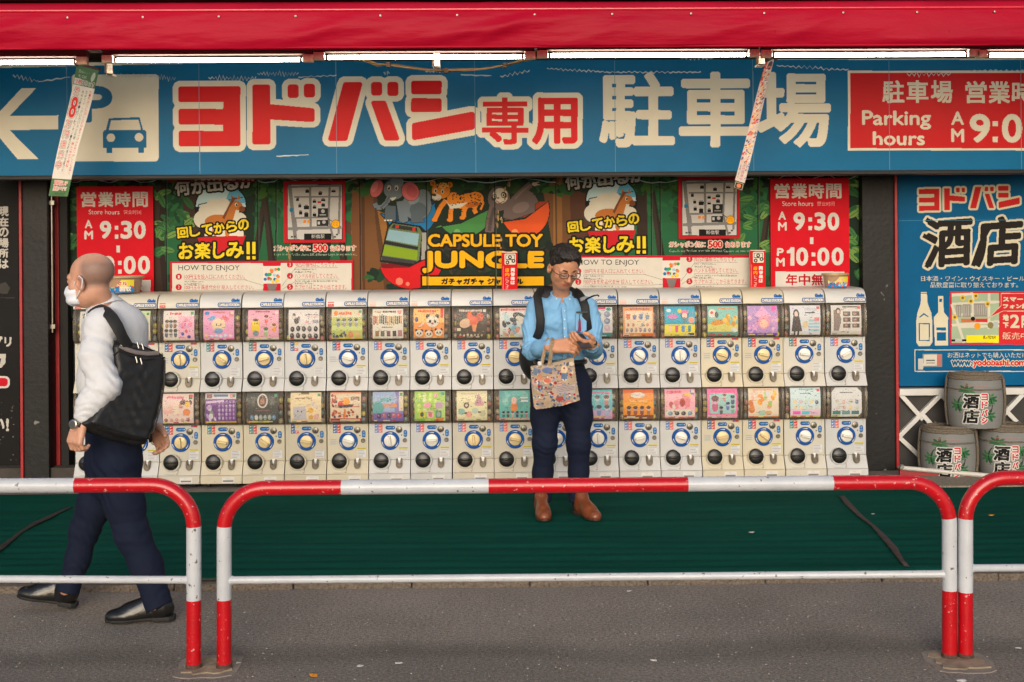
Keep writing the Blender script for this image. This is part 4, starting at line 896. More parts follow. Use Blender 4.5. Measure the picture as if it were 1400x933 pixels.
h.poly(((1350, 436), (1369, 418), (1371, 425)), (196, 40, 46)); h.line(((1351, 435), (1368.5, 418), (1368.5, 401.5), (1420, 401.5)), .8, W2); h.line(((1353, 434), (1371, 425.5), (1420, 425.5)), .8, W2)
for s_, x0, x1, y0, y1, bb in (('スマート', 1370.5, 1408, 406, 413, .7), ('フォン館', 1370.5, 1406, 415, 422.5, .7), ('地', 1370.5, 1379, 430, 439, .6), ('下', 1370.5, 1379, 441, 449, .6), ('2', 1380.5, 1394, 430, 449, 1.2), ('階', 1396, 1412, 431, 449, 1.0), ('販売中', 1370, 1406, 454, 465, .8)): h.text(s_, x0, y0, x1, y1, W2, b=bb)
h.rect(1250, 478, 1500, 508.5, W2); h.rect(1251.2, 479.2, 1500, 507.3, BL2); h.text('お酒はネットでも購入いただけます', 1295, 481.5, 1420, 490, W2, b=.55); 
h.rect(1261, 484, 1288, 502, (120, 130, 134)); h.rect(1262.5, 485, 1286, 500.5, (206, 200, 188)); h.rect(1281, 485, 1286, 500.5, (190, 110, 100)); h.rect(1266, 492, 1278, 493.6, (80, 80, 80)); h.rect(1266, 496, 1278, 497, (120, 116, 110)); h.rect(1255, 490.5, 1262, 505.5, (196, 192, 184))
h.text('www.', 1300.5, 493, 1329.5, 501, BL2, b=.6, ol=((1.2, W2),)); h.text('yodobashi.com', 1330, 491, 1402, 503, (196, 36, 40), b=.6, ol=((1.2, W2),)); h.line(((1228, 302), (1500, 300)), .5, (70, 130, 160))
world_child_cv(h, 'print', P_VINYL, t, off=.003)

D = 9.16
t = empty('lattice_fence', at(1310, 585, D), 'white diagonal lattice in front of a dark board behind the sake barrels', 'lattice')
mb = MB(); a, b = at(1229, 640, D), at(1500, 528, D); mb.box((a.x, D + .03, a.z - .12), (b.x, D + .06, b.z), mat('dark slate board', (52, 50, 49), .7, var=.35, vscale=6)); world_child(mb, 'backing', t)
mb = MB(); a, b = at(1229, 541, D), at(1500, 530, D)
mb.box((a.x, D - .02, a.z), (b.x, D + .028, at(1300, 531, D).z), M_WHITEP); world_child(mb, 'top_rail', t, bevel=.004)
for n_, (p, q_) in enumerate((((1228, 536), (1262, 574)), ((1262, 568), (1290, 600)), ((1290, 536), (1229, 597)), ((1284, 536), (1345, 604)), ((1229, 598), (1275, 640)), ((1405, 532), (1350, 590)), ((1370, 556), (1440, 630)))):
    p, q_ = at(*p, D), at(*q_, D); d = (q_ - p).normalized(); nn = Vector((-d.z, 0, d.x)) * .0165; y0 = D - .006 - .003 * (n_ % 3)
    mb = MB(); mb.add([p + nn, p - nn, q_ - nn, q_ + nn], [], M_WHITEP); vs = [Vector((v.x, y, v.z)) for y in (y0, D + .026) for v in (p + nn, p - nn, q_ - nn, q_ + nn)]
    mb = MB(); mb.add(vs, ((0, 1, 2, 3), (7, 6, 5, 4), (0, 4, 5, 1), (1, 5, 6, 2), (2, 6, 7, 3), (3, 7, 4, 0)), M_WHITEP); world_child(mb, 'slat', t, bevel=.003)
# red base with a white capped sill that comes out towards the street at its far end
t = empty('display_base', at(1300, 655, 8.95), 'red base board with a white sill below the sake barrels', 'base')
a, b = at(1231, 639, 8.86), at(1470, 661, 8.62)
M_SILL = mat('dull white sill', (196, 192, 184), .45, var=.15, vscale=9)
mb = MB(); mb.tube([a + Vector((0, 0, -.004)), b], .016, M_SILL, n=12); mb.tube([a, a + Vector((.02, 0, 0))], .021, M_GREY, n=12)
mb.add([a + Vector((0, .0, .0)), b, b + Vector((0, .05, .004)), a + Vector((0, .05, .004)), a + Vector((0, 0, -.02)), b + Vector((0, 0, -.02)), b + Vector((0, .05, -.02)), a + Vector((0, .05, -.02))], ((0, 1, 2, 3), (7, 6, 5, 4), (0, 4, 5, 1), (1, 5, 6, 2), (2, 6, 7, 3), (3, 7, 4, 0)), M_SILL); world_child(mb, 'sill', t, smooth=40)
mb = MB(); zb = PZ + .021
mb.add([a + Vector((0, .012, -.014)), b + Vector((0, .012, -.014)), Vector((b.x, b.y + .012, zb)), Vector((a.x, a.y + .012, zb)), a + Vector((0, .04, -.014)), b + Vector((0, .04, -.014)), Vector((b.x, b.y + .04, zb)), Vector((a.x, a.y + .04, zb))], ((0, 3, 2, 1), (4, 5, 6, 7), (0, 1, 5, 4), (1, 2, 6, 5), (2, 3, 7, 6), (3, 0, 4, 7)), M_REDBASE); world_child(mb, 'front_board', t)

M_STRAW = mat('straw matting', (120, 106, 88), .95, var=.45, vscale=60, bump=.006, bscale=120, stretch=(1, 1, .35))
M_ROPE = mat('straw rope', (112, 102, 88), .9, var=.4, vscale=90, bump=.004, bscale=160)
M_LID = mat('brown cedar lid', (112, 88, 70), .85, var=.3, vscale=25)
def barrel(cx, ytop, ybot, wpx, D, label, src=None):
    Rm = wpx / (F_PX / D) / 2; DC = D + Rm; c = at(cx, (ytop + ybot) / 2, DC); s_ = F_PX / DC; Rm = wpx / s_ / 2; H = (ybot - ytop) / s_
    t = empty('sake_barrel', (c.x, DC, c.z - H / 2), label, 'barrel', 'straw wrapped sake barrels')
    rad = lambda v: Rm * (.90 + .10 * math.sin(math.pi * min(1, max(0, v * .9 + .05))) )
    t.rotation_euler = (0, 0, -math.atan2(c.x, DC))
    if src:
        for ch in src.children: k = ch.copy(); COL.objects.link(k); k.parent = t; k.matrix_parent_inverse = Matrix.Identity(4)
        return t
    mb = MB(); mb.lathe([(0, 0)] + [(rad(v / 12) * .985 * (.9 if v == 0 else 1), H * .93 * v / 12) for v in range(13)] + [(Rm * .86, H * .95), (Rm * .84, H * .9), (0, H * .9)], (0, 0, 0), (0, 0, 1), M_STRAW, n=36); mb.build('straw_wrap', t, smooth=50)
    mb = MB(); mb.lathe([(0, H * .925), (Rm * .83, H * .925), (Rm * .83, H * .90)], (0, 0, 0), (0, 0, 1), M_LID, n=32); mb.build('lid', t, smooth=30)
    mb = MB(); rg = random.Random(5)
    def ring(v, rr_, k=1.0):
        pts = [(rad(v) * k * math.cos(2 * math.pi * i / 40), rad(v) * k * math.sin(2 * math.pi * i / 40), H * v + rg.uniform(-.002, .002)) for i in range(41)]; mb.tube(pts, rr_, M_ROPE, n=7, cap=False)
    ring(.965, .012, .97); ring(.93, .01, 1.0); ring(.74, .006, 1.02); ring(.03, .012, .9)
    for a0 in (-172, -8, 60, 120):
        a = R_(a0); pts = [(rad(v) * (1.03 if 0 < v < 1 else .95) * math.cos(a), rad(v) * (1.03 if 0 < v < 1 else .95) * math.sin(a), H * v) for v in (.02, .2, .4, .6, .8, .93, 1.0)]; mb.tube(pts, .011, M_ROPE, n=7)
    pts = [(rad(1) * .94 * math.cos(R_(a)), rad(1) * .94 * math.sin(R_(a)), H * (.985 + .035 * math.sin(R_(a - 180)))) for a in range(180, 361, 15)]; mb.tube(pts, .013, M_ROPE, n=7)
    mb.build('rope', t, smooth=60)
    # printed paper wrap on the street side
    W_, cv = 2.45 * Rm, None; cv = Cv(0, 0, 100, 90, .0022, size=(W_, H * .9)); GR = (126, 126, 124); cv.g[:] = cv.ci(GR); q = random.Random(1)
    for lx, ly, n_ in ((24, 48, 8), (72, 36, 9), (70, 66, 8), (38, 20, 7)):
        for k in range(n_): a = R_(360 * k / n_ + 15); cv.ell(lx + 6 * math.cos(a), ly + 6 * math.sin(a), 7, 2.4, q.choice([(54, 104, 66), (66, 116, 76), (44, 92, 60)]), math.degrees(a), 12)
    m = np.zeros((cv.ny, cv.nx), bool)
    cv.mline([(50 + 25 * math.cos(R_(a)), 48 + 28 * math.sin(R_(a))) for a in range(150, 230, 10)], 1.6, m); cv.mline([(50 + 25 * math.cos(R_(a)), 48 + 28 * math.sin(R_(a))) for a in range(-30, 60, 10)], 1.6, m); cv.paint(m, (40, 44, 40))
    m = cv.mtext('酒', 33, 26, 56, 53, 1.5, rot=-3, skew=.12) | cv.mtext('店', 32, 55, 56, 81, 1.5, rot=-3, skew=.12); cv.paint(disk_dilate(m, 1.8 / cv.cell), (206, 204, 198)); cv.paint(m, (28, 26, 26))
    m = np.zeros((cv.ny, cv.nx), bool)
    for i, ch in enumerate('ヨドバシ'): m |= cv.mtext(ch, 58.5, 25 + 14.4 * i, 68.5, 37.6 + 14.4 * i, 1.2)
    cv.paint(disk_dilate(m, 1.4 / cv.cell), (206, 204, 198)); cv.paint(m, (196, 36, 48))
    for i, ch in enumerate('ヨドバシカメラ'): cv.text(ch, 34 + 5 * i, 8.5, 38.4 + 5 * i, 13, (196, 60, 70), b=.4)
    for i in range(18): cv.line(((0, 5 * i), (100, 5 * i)), .25, (136, 134, 130))
    def warp(V):
        s__ = V[:, 0] - W_ / 2; z = V[:, 2] + H * .02; v = z / H; rr = Rm * (.90 + .10 * np.sin(np.pi * np.clip(v * .9 + .05, 0, 1))) * .985 + .005; a = s__ / Rm
        return np.stack([rr * np.sin(a), -rr * np.cos(a), z], 1)
    cv.build('paper_wrap', P_PAPER, t, warp=warp, maxw=5, maxh=8)
    return t
b0 = barrel(1333, 510, 583, 75, 8.76, 'sake barrel on top of the two others')
barrel(1296, 581, 655, 75, 8.77, 'sake barrel with its whole front in view, lower row next to the black pillar', b0)
barrel(1375, 579, 653, 75, 8.765, 'sake barrel of the lower row beside the picture edge, behind the guard rail bend', b0)

# ------------------------------------------------------------------ guard rails
M_RED = mat('red rail paint', (186, 6, 22), .32, coat=.3, var=.12, vscale=9, specks=((206, 140, 140), 60, .672), bump=.001, bscale=60)
M_WHT = mat('white rail paint', (192, 195, 200), .38, coat=.25, var=.12, vscale=8, specks=((104, 96, 90), 46, .685), bump=.001, bscale=60)
D_R = 5.15
def rail(path_px, bands, bar, label, post_r=.0305):
    "path_px: (x, y, band colour after this point) along the tube"
    pts, cols = [], []
    for (x, y) in path_px: pts.append(at(x, y, D_R))
    # round the corners
    out, cc = [], []
    for i, p in enumerate(pts):
        if 0 < i < len(pts) - 1 and abs((pts[i] - pts[i-1]).normalized().dot((pts[i+1] - pts[i]).normalized())) < .5:
            a = (pts[i-1] - p).normalized(); b = (pts[i+1] - p).normalized(); rad_ = .172; ce = p + (a + b) * rad_
            for k in range(15):
                th = math.pi / 2 * k / 14; out.append(ce - b * rad_ * math.cos(th) - a * rad_ * math.sin(th))
        else: out.append(p)
    t = empty('guard_rail', Vector((sum(p.x for p in out) / len(out), D_R, 0)), label, 'guard rail', 'red and white guard rails')
    mats = []
    # split where the colour changes
    fin = [out[0]]; cols = []
    for a, b in zip(out[:-1], out[1:]):
        cuts = []
        for (ax, v) in bands['cuts']:
            pa, pb = (a.x, b.x) if ax == 'x' else (a.z, b.z)
            if (pa - v) * (pb - v) < 0 and bands['ok'](ax, (a + b) / 2): cuts.append((v - pa) / (pb - pa))
        for u in sorted(cuts) + [1.0]:
            q = a + (b - a) * u; mid = (fin[-1] + q) / 2; fin.append(q); cols.append(M_WHT if bands['white'](mid) else M_RED)
    mb = MB(); mb.tube(fin, post_r, M_RED, n=24, cols=lambda i: cols[i]); world_child(mb, 'hoop', t, smooth=50)
    mb = MB(); a_, b_ = at(bar[0], bar[2], D_R), at(bar[1], bar[3], D_R); u_ = (b_ - a_).normalized(); mb.tube([a_ - u_ * .004, a_ + u_ * .006, a_ + u_ * .014, b_ - u_ * .014, b_ - u_ * .006, b_ + u_ * .004], [.021, .019, .0158, .0158, .019, .021], M_WHT, n=16); world_child(mb, 'cross_bar', t, smooth=50)
    for e_ in (out[0], out[-1]):
        mb = MB(); mb.tube([(e_.x, e_.y, -.01), (e_.x, e_.y, .012), (e_.x, e_.y, .026)], [post_r + .004, post_r + .0028, post_r + .0008], mat('grimy post foot', (92, 62, 54), .9, var=.5, vscale=60), n=20); world_child(mb, 'foot_grime', t, smooth=50)
    return t
zc = lambda px, py: at(px, py, D_R).z
xc = lambda px, py=664: at(px, py, D_R).x
zw1, zw0 = zc(265, 720), zc(265, 820)
post_white = lambda p: zw0 < p.z < zw1
def bandset(xcuts, whites): return {'cuts': [('z', zw1), ('z', zw0)] + [('x', v) for v in xcuts], 'ok': lambda ax, m_: (ax == 'z' and m_.z < zw1 + .05) or (ax == 'x' and m_.z > zw1 + .06), 'white': lambda p: post_white(p) if p.z < zw1 + .06 else any(a < p.x < b for a, b in whites)}
rail([(306.5, 914), (306.5, 668), (1298, 659), (1298, 905)], bandset([xc(467), xc(668), xc(940), xc(1138)], [(xc(467), xc(668)), (xc(940), xc(1138))]), (315, 1291, 793.5, 785), 'whole red and white guard rail hoop in front of the man in the blue shirt')
rail([(265, 914), (265, 663), (-700, 668), (-700, 925)], bandset([xc(103), xc(-100), xc(-380), xc(-560)], [(xc(-100), xc(103)), (xc(-560), xc(-380))]), (257, -690, 793, 789), 'red and white guard rail before the walking bald man, cut by the picture edge')
zw1, zw0 = zc(1320, 709), zc(1320, 809)
rail([(1320, 903), (1320, 654), (2200, 648), (2200, 898)], bandset([xc(1465), xc(1660)], [(xc(1465), xc(1660))]), (1328, 2190, 777, 771), 'red and white guard rail in front of the sake barrels, cut by the picture edge')
def pad(cx, cy, label, s=1.0):
    c = on_z(cx, cy, 0); r = random.Random(int(cx)); t = empty('mortar_footing', c, label, 'footing', 'mortar footings of the rail posts')
    mb = MB(); n = 26; ring = [(math.cos(2*math.pi*k/n), math.sin(2*math.pi*k/n)) for k in range(n)]
    sq = lambda a, b, e: (a * min(1/abs(b[0] or 1e-6), 1/abs(b[1] or 1e-6), 9) if False else 0)
    def blob(rx, ry, z, jit, m):
        pts = []
        for k in range(n):
            a = 2 * math.pi * k / n; q = max(abs(math.cos(a)), abs(math.sin(a))); f = (1 / q) ** .75 * (1 + r.uniform(-jit, jit)); pts.append((rx * f * math.cos(a), ry * f * math.sin(a)))
        vs = [(x, y, z) for x, y in pts] + [(x * 1.03, y * 1.03, -.01) for x, y in pts]
        mb.add(vs, [tuple(range(n))] + [(i, n + i, n + (i+1) % n, (i+1) % n) for i in range(n)], m)
    blob(.13 * s, .14 * s, .004, .05, M_PATCH2); blob(.098 * s, .10 * s, .010, .14, M_PATCH)
    return mb.build('patch', t, smooth=30) and t
pad(286, 912, 'mortar footing under the pair of rail posts beside the walking man')
pad(1310, 905, 'mortar footing under the touching pair of rail posts near the barrels')

# ------------------------------------------------------------------ small litter on the ground
rg_ = random.Random(44); mb = MB(); MG = [mat('pale grit', (176, 170, 160), .8), mat('dark grit', (60, 56, 52), .8)]
for _ in range(900):
    x_, y_ = rg_.uniform(-2.9, 3.1), rg_.uniform(4.6, 6.0); s_ = rg_.uniform(.0015, .0048); k_ = [(x_ + s_ * math.cos(a) * rg_.uniform(.6, 1.3), y_ + s_ * math.sin(a) * rg_.uniform(.6, 1.3), 0) for a in (0, 1.25, 2.5, 3.75, 5)]
    if KF - .01 < y_: continue
    mb.add(k_ + [(x_, y_, s_ * .7)], [(i_, (i_ + 1) % 5, 5) for i_ in range(5)], MG[rg_.random() < .25])
tag(mb.build('grit'), 'small pale and dark grit scattered over the asphalt', 'grit', kind='stuff')
def crumpled(name, px, py, z, s, m, label, cat, seed, flat=.35):
    r = random.Random(seed); c = on_z(px, py, z); mb = MB(); n = 7; vs = [(0, 0, s * flat)]
    for k in range(n): a = 2 * math.pi * k / n; q = s * r.uniform(.6, 1.3); vs.append((q * math.cos(a), q * math.sin(a) * .7, s * r.uniform(0, flat)))
    mb.add([Vector(v) + c for v in vs], [(0, 1 + k, 1 + (k + 1) % n) for k in range(n)], m); o = mb.build(name)
    sm = o.modifiers.new('t', 'SOLIDIFY'); sm.thickness = .0015; tag(o, label, cat)
M_LEAF = mat('dry orange leaf', (204, 134, 30), .6, var=.3, vscale=60); M_LIT = mat('white litter', (214, 210, 204), .7)
crumpled('fallen_leaf', 429, 924, .002, .022, M_LEAF, 'small dry orange leaf lying on the asphalt near the bottom edge', 'leaf', 1)
crumpled('fallen_leaf', 1355, 705, PZ + .017, .016, M_LEAF, 'small dry yellow leaf on the green carpet behind the rail near the barrels', 'leaf', 2)
for i, (px, py, s, lab) in enumerate(((545, 907, .014, 'white paper scrap on the asphalt below the middle of the whole guard rail'), (545, 787, .02, 'flat white scrap on the kerb edge under the whole guard rail'), (860, 808, .011, 'white scrap on asphalt below the kerb, under the standing man'), (1027, 728, .016, 'white scrap on the green carpet nearest the standing man'), (1193, 703, .013, 'white scrap on the carpet beside the brown tape strip'), (492, 911, .018, 'thin pale scrap next to the paper on the asphalt'), (1392, 886, .013, 'white scrap on the asphalt beside the touching posts'), (323, 907, .02, 'crumpled clear wrapper beside the foot of the rail post'), (1315, 931, .03, 'pale flat scrap at the bottom edge near the touching posts'), (893, 903, .016, 'pale scrap on the dark band of asphalt under the standing man'))):
    crumpled('litter', px, py, PZ + .017 if py < 786 else (.002 if py > 800 else PZ), s, M_LIT, lab, 'litter', 20 + i, .18)
# ------------------------------------------------------------------ capsule machines: 19 columns, two tiers
MD = 8.75                                   # distance of the foremost edge of the machines
X_L, X_R = at(99, 530, MD).x, at(1187, 530, MD).x
MW = (X_R - X_L) / 19
BASE_Z = 0.074; TIER = 0.645
M_BODY = mat('machine shell plastic', (226, 222, 212), .45, spec=.35, use_obj=True, var=.09, vscale=5, coat=.15, specks=((150, 136, 110), 16, .755))
M_INT = mat('smoky machine inside', (96, 86, 74), .6, var=.6, vscale=22)
M_CLEAR = mat('clear dome plastic', (190, 182, 170), .15, alpha=.12, coat=.3)
M_EDGE = mat('smoky dome edge', (128, 116, 100), .25, alpha=.48, coat=.3)
M_RING = mat('blue dial ring', (0, 74, 148), .5, spec=.2, var=.06)
M_RINGMARK = mat('dial marks', (206, 206, 198), .4)
M_KNOB = mat('cream handle plastic', (222, 208, 172), .35, use_obj=True, var=.08, vscale=20, coat=.2)
M_HATCH = mat('black hatch plastic', (24, 23, 22), .36, coat=.15, var=.3, vscale=40)
M_CUP = mat('worn steel cup', (120, 112, 100), .38, metal=.7, var=.3, vscale=40)
M_CUPD = mat('dark cup', (70, 60, 50), .4, metal=.6, var=.3, vscale=40)
M_COIN = mat('coin plate steel', (134, 128, 116), .36, metal=.75, var=.3, vscale=50)
M_SEAM = mat('panel seam', (96, 86, 70), .8)
rm = random.Random(77)
W = MW - .004
def body_mesh(upper):
    mb = MB(); x0, x1 = .002, W
    if upper:
        prof = [(.42, .060), (.004, .060), (.052, .150), (.052, .406), (.10, .406), (.10, .400), (.42, .400)]
        prof = [(.42, .062), (.004, .062), (.052, .150), (.052, .405), (.42, .405)]
    else: prof = [(.42, 0), (.002, 0), (.002, .056), (.006, .062), (.052, .150), (.052, .405), (.42, .405)]
    mb.prism(prof, x0, x1, M_BODY)
    # rim round the outlet
    mb.lathe([(.0, .0), (.062, .0), (.062, .020), (.057, .024), (.0, .024)], (W * .315, .038, .142), (0, -1, .0), M_BODY, n=28)
    # seams of the two little doors
    mb.box((W * .47, .0255, .075), (W * .478, .03, .140), M_SEAM, rot=Matrix.Rotation(R_(-28), 3, 'X'))
    for zz in (.149,): mb.box((x0 + .002, .0505, zz), (W * .14, .053, zz + .0022), M_SEAM); mb.box((W * .52, .0505, zz), (x1 - .002, .053, zz + .0022), M_SEAM)
    if not upper: mb.box((x0, .0015, .0585), (x1, .0045, .0605), M_SEAM)
    for sx in (.03, .93): mb.box((W * sx, .046, .372), (W * (sx + .05), .054, .404), M_BODY)
    return mb
def make_machine(upper, name='capsule_machine'):
    t = empty(name)
    body_mesh(upper).build('body', t, bevel=.003)
    mb = MB(); mb.box((.004, .13, .4055), (W - .002, .42, TIER - .001), M_INT)
    mb.box((.003, .05, .4055), (.007, .13, TIER - .002), M_INT); mb.box((W - .006, .05, .4055), (W - .002, .13, TIER - .002), M_INT); mb.build('inside', t)
    if upper:
        mb = MB(); prof = [(.42, TIER), (.034, TIER), (.020, TIER + .004), (.022, TIER + .03), (.032, TIER + .058), (.052, TIER + .082), (.085, TIER + .098), (.14, TIER + .106), (.42, TIER + .108)]
        mb.prism(prof, .002, W, M_BODY); mb.build('lid', t, smooth=28, bevel=.003)
        cv = Cv(0, 0, 57, 22, .0012, size=(MW, .11)); cv.text('CAPSULE STATION', 26, 14.6, 54.5, 19, WHT, b=.4, ol=((1.2, (20, 84, 150)),)); cv.text('Gasha', 43, 8, 55, 13, (10, 90, 160), b=.9, skew=.3)
        lut_z = [p[1] for p in prof[2:]]; lut_y = [p[0] for p in prof[2:]]
        def wl_(V): z = V[:, 2] + TIER; return np.stack([V[:, 0], np.interp(z, lut_z, lut_y) - .0016, z], 1)
        cv.build('lid_lettering', P_CARD, t, warp=wl_, maxh=6)
    # clear bulging window
    pr = [(.030, .6435), (.016, .63), (.006, .60), (.0, .55), (.0, .49), (.004, .45), (.014, .425), (.034, .412)]
    mb = MB(); n = len(pr)
    vs = [(.018, y, z) for y, z in pr] + [(W - .016, y, z) for y, z in pr]; mb.add(vs, [(i, i + 1, n + i + 1, n + i) for i in range(n - 1)], M_CLEAR)
    for xa, xb in ((.004, .018), (W - .016, W - .002)):
        vs = [(xa, y + .004, z) for y, z in pr] + [(xb, y, z) for y, z in pr]; mb.add(vs, [(i, i + 1, n + i + 1, n + i) for i in range(n - 1)], M_EDGE)
    for xa in (.004, W - .002): mb.add([(xa, y + .004, z) for y, z in pr] + [(xa, .12, .6435), (xa, .12, .412)], [tuple(range(n)) + (n + 1, n)], M_EDGE)
    mb.box((.004, .034, .4058), (W - .002, .11, .4105), M_EDGE)
    mb.box((.004, .028, .640), (W - .002, .036, .6445), M_DARK)
    mb.build('window', t, smooth=50)
    # dial: ring + handle
    cx, cz, y0 = W * .516, .285, .052
    mb = MB(); mb.lathe([(.0445, .004), (.0455, .010), (.050, .012), (.063, .010), (.0655, .006), (.0655, 0)], (cx, y0, cz), (0, -1, 0), M_RING, n=40)
    for a0 in (90, 205, 330):
        for k in range(5):
            a = R_(a0 - 16 + 8 * k); b_ = R_(a0 - 8 + 8 * k); hw = .0035 * (1 - k / 5)
            P = lambda rr, an: (cx + rr * math.cos(an), y0 - .0135, cz + rr * math.sin(an)); mb.add([P(.056 - hw, a), P(.056 + hw, a), P(.056 + hw * .8, b_), P(.056 - hw * .8, b_)], [(0, 1, 2, 3)], M_RINGMARK)
    mb.build('dial_ring', t, smooth=35)
    k_ = MB(); k_.lathe([(.044, 0), (.044, .012), (.041, .017), (.036, .019), (0, .019)], (0, 0, 0), (0, -1, 0), M_KNOB, n=36)
    k_.add([(-.036, -.0185, -.010), (.036, -.0185, -.010), (.036, -.0185, .010), (-.036, -.0185, .010), (-.033, -.043, -.005), (.033, -.043, -.005), (.033, -.043, .005), (-.033, -.043, .005)], ((0, 1, 5, 4), (1, 2, 6, 5), (2, 3, 7, 6), (3, 0, 4, 7), (4, 5, 6, 7)), M_KNOB)
    o = k_.build('handle', t, smooth=35, bevel=.002); o.location = (cx, y0, cz)
    # black outlet hatch with its ridge
    mb = MB(); hc = (W * .305, .020, .150); ax = (0, -1, .10)
    mb.lathe([(.054, -.012), (.0545, .004), (.0525, .009), (.046, .013), (.034, .017), (.018, .0195), (0, .020)], hc, ax, M_HATCH, n=36)
    mb.tube([(hc[0] - .047, hc[1] - .010, hc[2] + .001), (hc[0] - .025, hc[1] - .021, hc[2] + .002), (hc[0], hc[1] - .025, hc[2] + .002), (hc[0] + .025, hc[1] - .021, hc[2] + .002), (hc[0] + .047, hc[1] - .010, hc[2] + .001)], .0075, M_HATCH, n=8)
    mb.build('hatch', t, smooth=50)
    # coin return cup, U shaped
    mb = MB(); ux, uz = W * .735, .128; U = []
    for k in range(13): a = R_(180 + 15 * k); U.append((ux + .022 * math.cos(a), uz - .008 + .026 * math.sin(a)))
    U = [(ux - .021, uz + .032), (ux - .011, uz + .033), (ux - .008, uz + .004), (ux, uz - .004), (ux + .008, uz + .004), (ux + .011, uz + .033), (ux + .021, uz + .032)] + U[::-1]
    mb.prism(U, .010, .05, M_CUP, axis='Y'); mb.box((ux - .012, .044, uz - .01), (ux + .012, .0505, uz + .034), M_BODY); mb.build('return_cup', t, smooth=40, bevel=.002)
    mb = MB(); c0 = (W * .733, .052, .362); mb.lathe([(.0235, 0), (.0235, .003), (.020, .006), (0, .0065)], c0, (0, -1, 0), M_COIN, n=24); mb.box((c0[0] - .0016, .0448, c0[2] - .013), (c0[0] + .0016, .0462, c0[2] + .013), M_DARK, rot=Matrix.Rotation(R_(-20), 3, 'Y')); mb.build('coin_slot', t, smooth=40)
    mb = MB(); c1 = (W * .872, .052, .286); mb.lathe([(.0155, 0), (.0155, .004), (.012, .006), (.0105, .0035), (0, .003)], c1, (0, -1, 0), M_COIN, n=20); mb.build('reject_button', t, smooth=40)
    return t
def labels_sheet(style):
    "stickers of the front plate, drawn over the whole width and z .06-.405"
    s_ = 382 / MW; cv = Cv(0, 0, 382, .345 * s_, .0016, size=(MW, .345)); q = random.Random(style)
    BLs = (0, 84, 150)
    def grid(kind):
        for i in range(2):
            for j in range(3):
                x, y = 55 + 36 * i, 3 + 27 * j
                if kind == 'L' and i == 1: col = (214, 176, 60) if j == 0 else ((206, 60, 50) if j == 2 else None)
                elif kind == 'R': col = (20, 96, 150) if i == 0 else (196, 40, 54)
                elif kind == 'P': col = (90, 120, 180) if (i == 0) else (214, 90, 84)
                elif kind == 'T': col = (10, 118, 130) if i == 0 else (190, 60, 60)
                else: col = (20, 84, 150)
                if col: cv.rect(x, y, x + 34, y + 25, col); cv.ell(x + 11, y + 13, 6, 6, WHT); cv.rect(x + 20, y + 6, x + 30, y + 9, WHT); cv.rect(x + 20, y + 14, x + 30, y + 16, (180, 190, 200))
    grid('LRPTRP'[style])
    cv.rrect(152, 20, 240, 55, 17, BLs); cv.text('100円', 166, 30, 214, 46, (150, 190, 220), b=1.5); cv.poly(((222, 30), (234, 37), (222, 45)), WHT)
    cv.rrect(317, 60, 350, 125, 16, BLs); cv.vtext('返却', 322, 68, 345, 116, (150, 190, 220), b=1); cv.ell(298, 104, 9, 9, (190, 186, 176)); cv.ell(300, 107, 6, 6, (84, 76, 66))
    if style in (1, 4, 5):
        for k in range(3): cv.rect(28, 140 + 19 * k, 28 + q.uniform(55, 76), 149 + 19 * k, (178, 182, 186)); cv.rect(30, 143 + 19 * k, 84, 145 + 19 * k, (90, 98, 110))
    if style != 0 and style != 3: cv.rect(270, 218, 358, 232, (212, 196, 60)); cv.rect(276, 222, 350, 227, (150, 140, 60))
    cv.rect(272, 236, 356, 306, (204, 206, 206))
    for k in range(7): cv.rect(276, 241 + 9 * k, 276 + q.uniform(50, 76), 244 + 9 * k, (150, 158, 168) if k % 3 else (150, 120, 120))
    if style == 4: cv.rect(288, 0, 345, 18, (196, 70, 60)); cv.rect(300, 4, 316, 14, (60, 110, 180))
    cv.rect(6, 334, 14, 338, (120, 110, 96)); cv.rect(362, 334, 369, 338, (120, 110, 96))
    cv.line(((60, 438), (150, 438)), 1.8, (150, 140, 124)); cv.line(((174, 350), (180, 440)), 1.8, (120, 110, 96))
    cv.rect(166, 432, 176, 437, (130, 120, 104))
    ys = lambda z: .052 if z > .15 else .004 + (z - .062) / .088 * .048
    def wp(V): z = V[:, 2] + .06; return np.stack([V[:, 0], np.where(z > .15, .052, .004 + np.clip(z - .062, 0, 1) / .088 * .048) - .0016, z], 1)
    return cv, wp
def floor_label():
    s_ = 382 / MW; cv = Cv(0, 0, 382, .056 * s_, .0016, size=(MW, .056)); cv.rect(200, 12, 312, 66, (210, 208, 204)); cv.text('Gashapon', 238, 20, 282, 28, (110, 116, 124), b=.6); cv.rect(208, 42, 302, 56, (126, 122, 118)); cv.rect(6, 8, 12, 12, (120, 100, 70)); cv.rect(368, 56, 374, 62, (120, 100, 70))
    return cv, lambda V: np.stack([V[:, 0], np.full(len(V), .0004), V[:, 2] + .001], 1)
sheets = []
tmp_parent = empty('label_source')
for k in range(6):
    cv, wp = labels_sheet(k); o = cv.build('sticker_print', P_CARD, tmp_parent, warp=wp, maxh=12); sheets.append(o.data); bpy.data.objects.remove(o)
cv, wp = floor_label(); o = cv.build('sticker_print', P_CARD, tmp_parent, warp=wp); floor_mesh = o.data; bpy.data.objects.remove(o); bpy.data.objects.remove(tmp_parent)
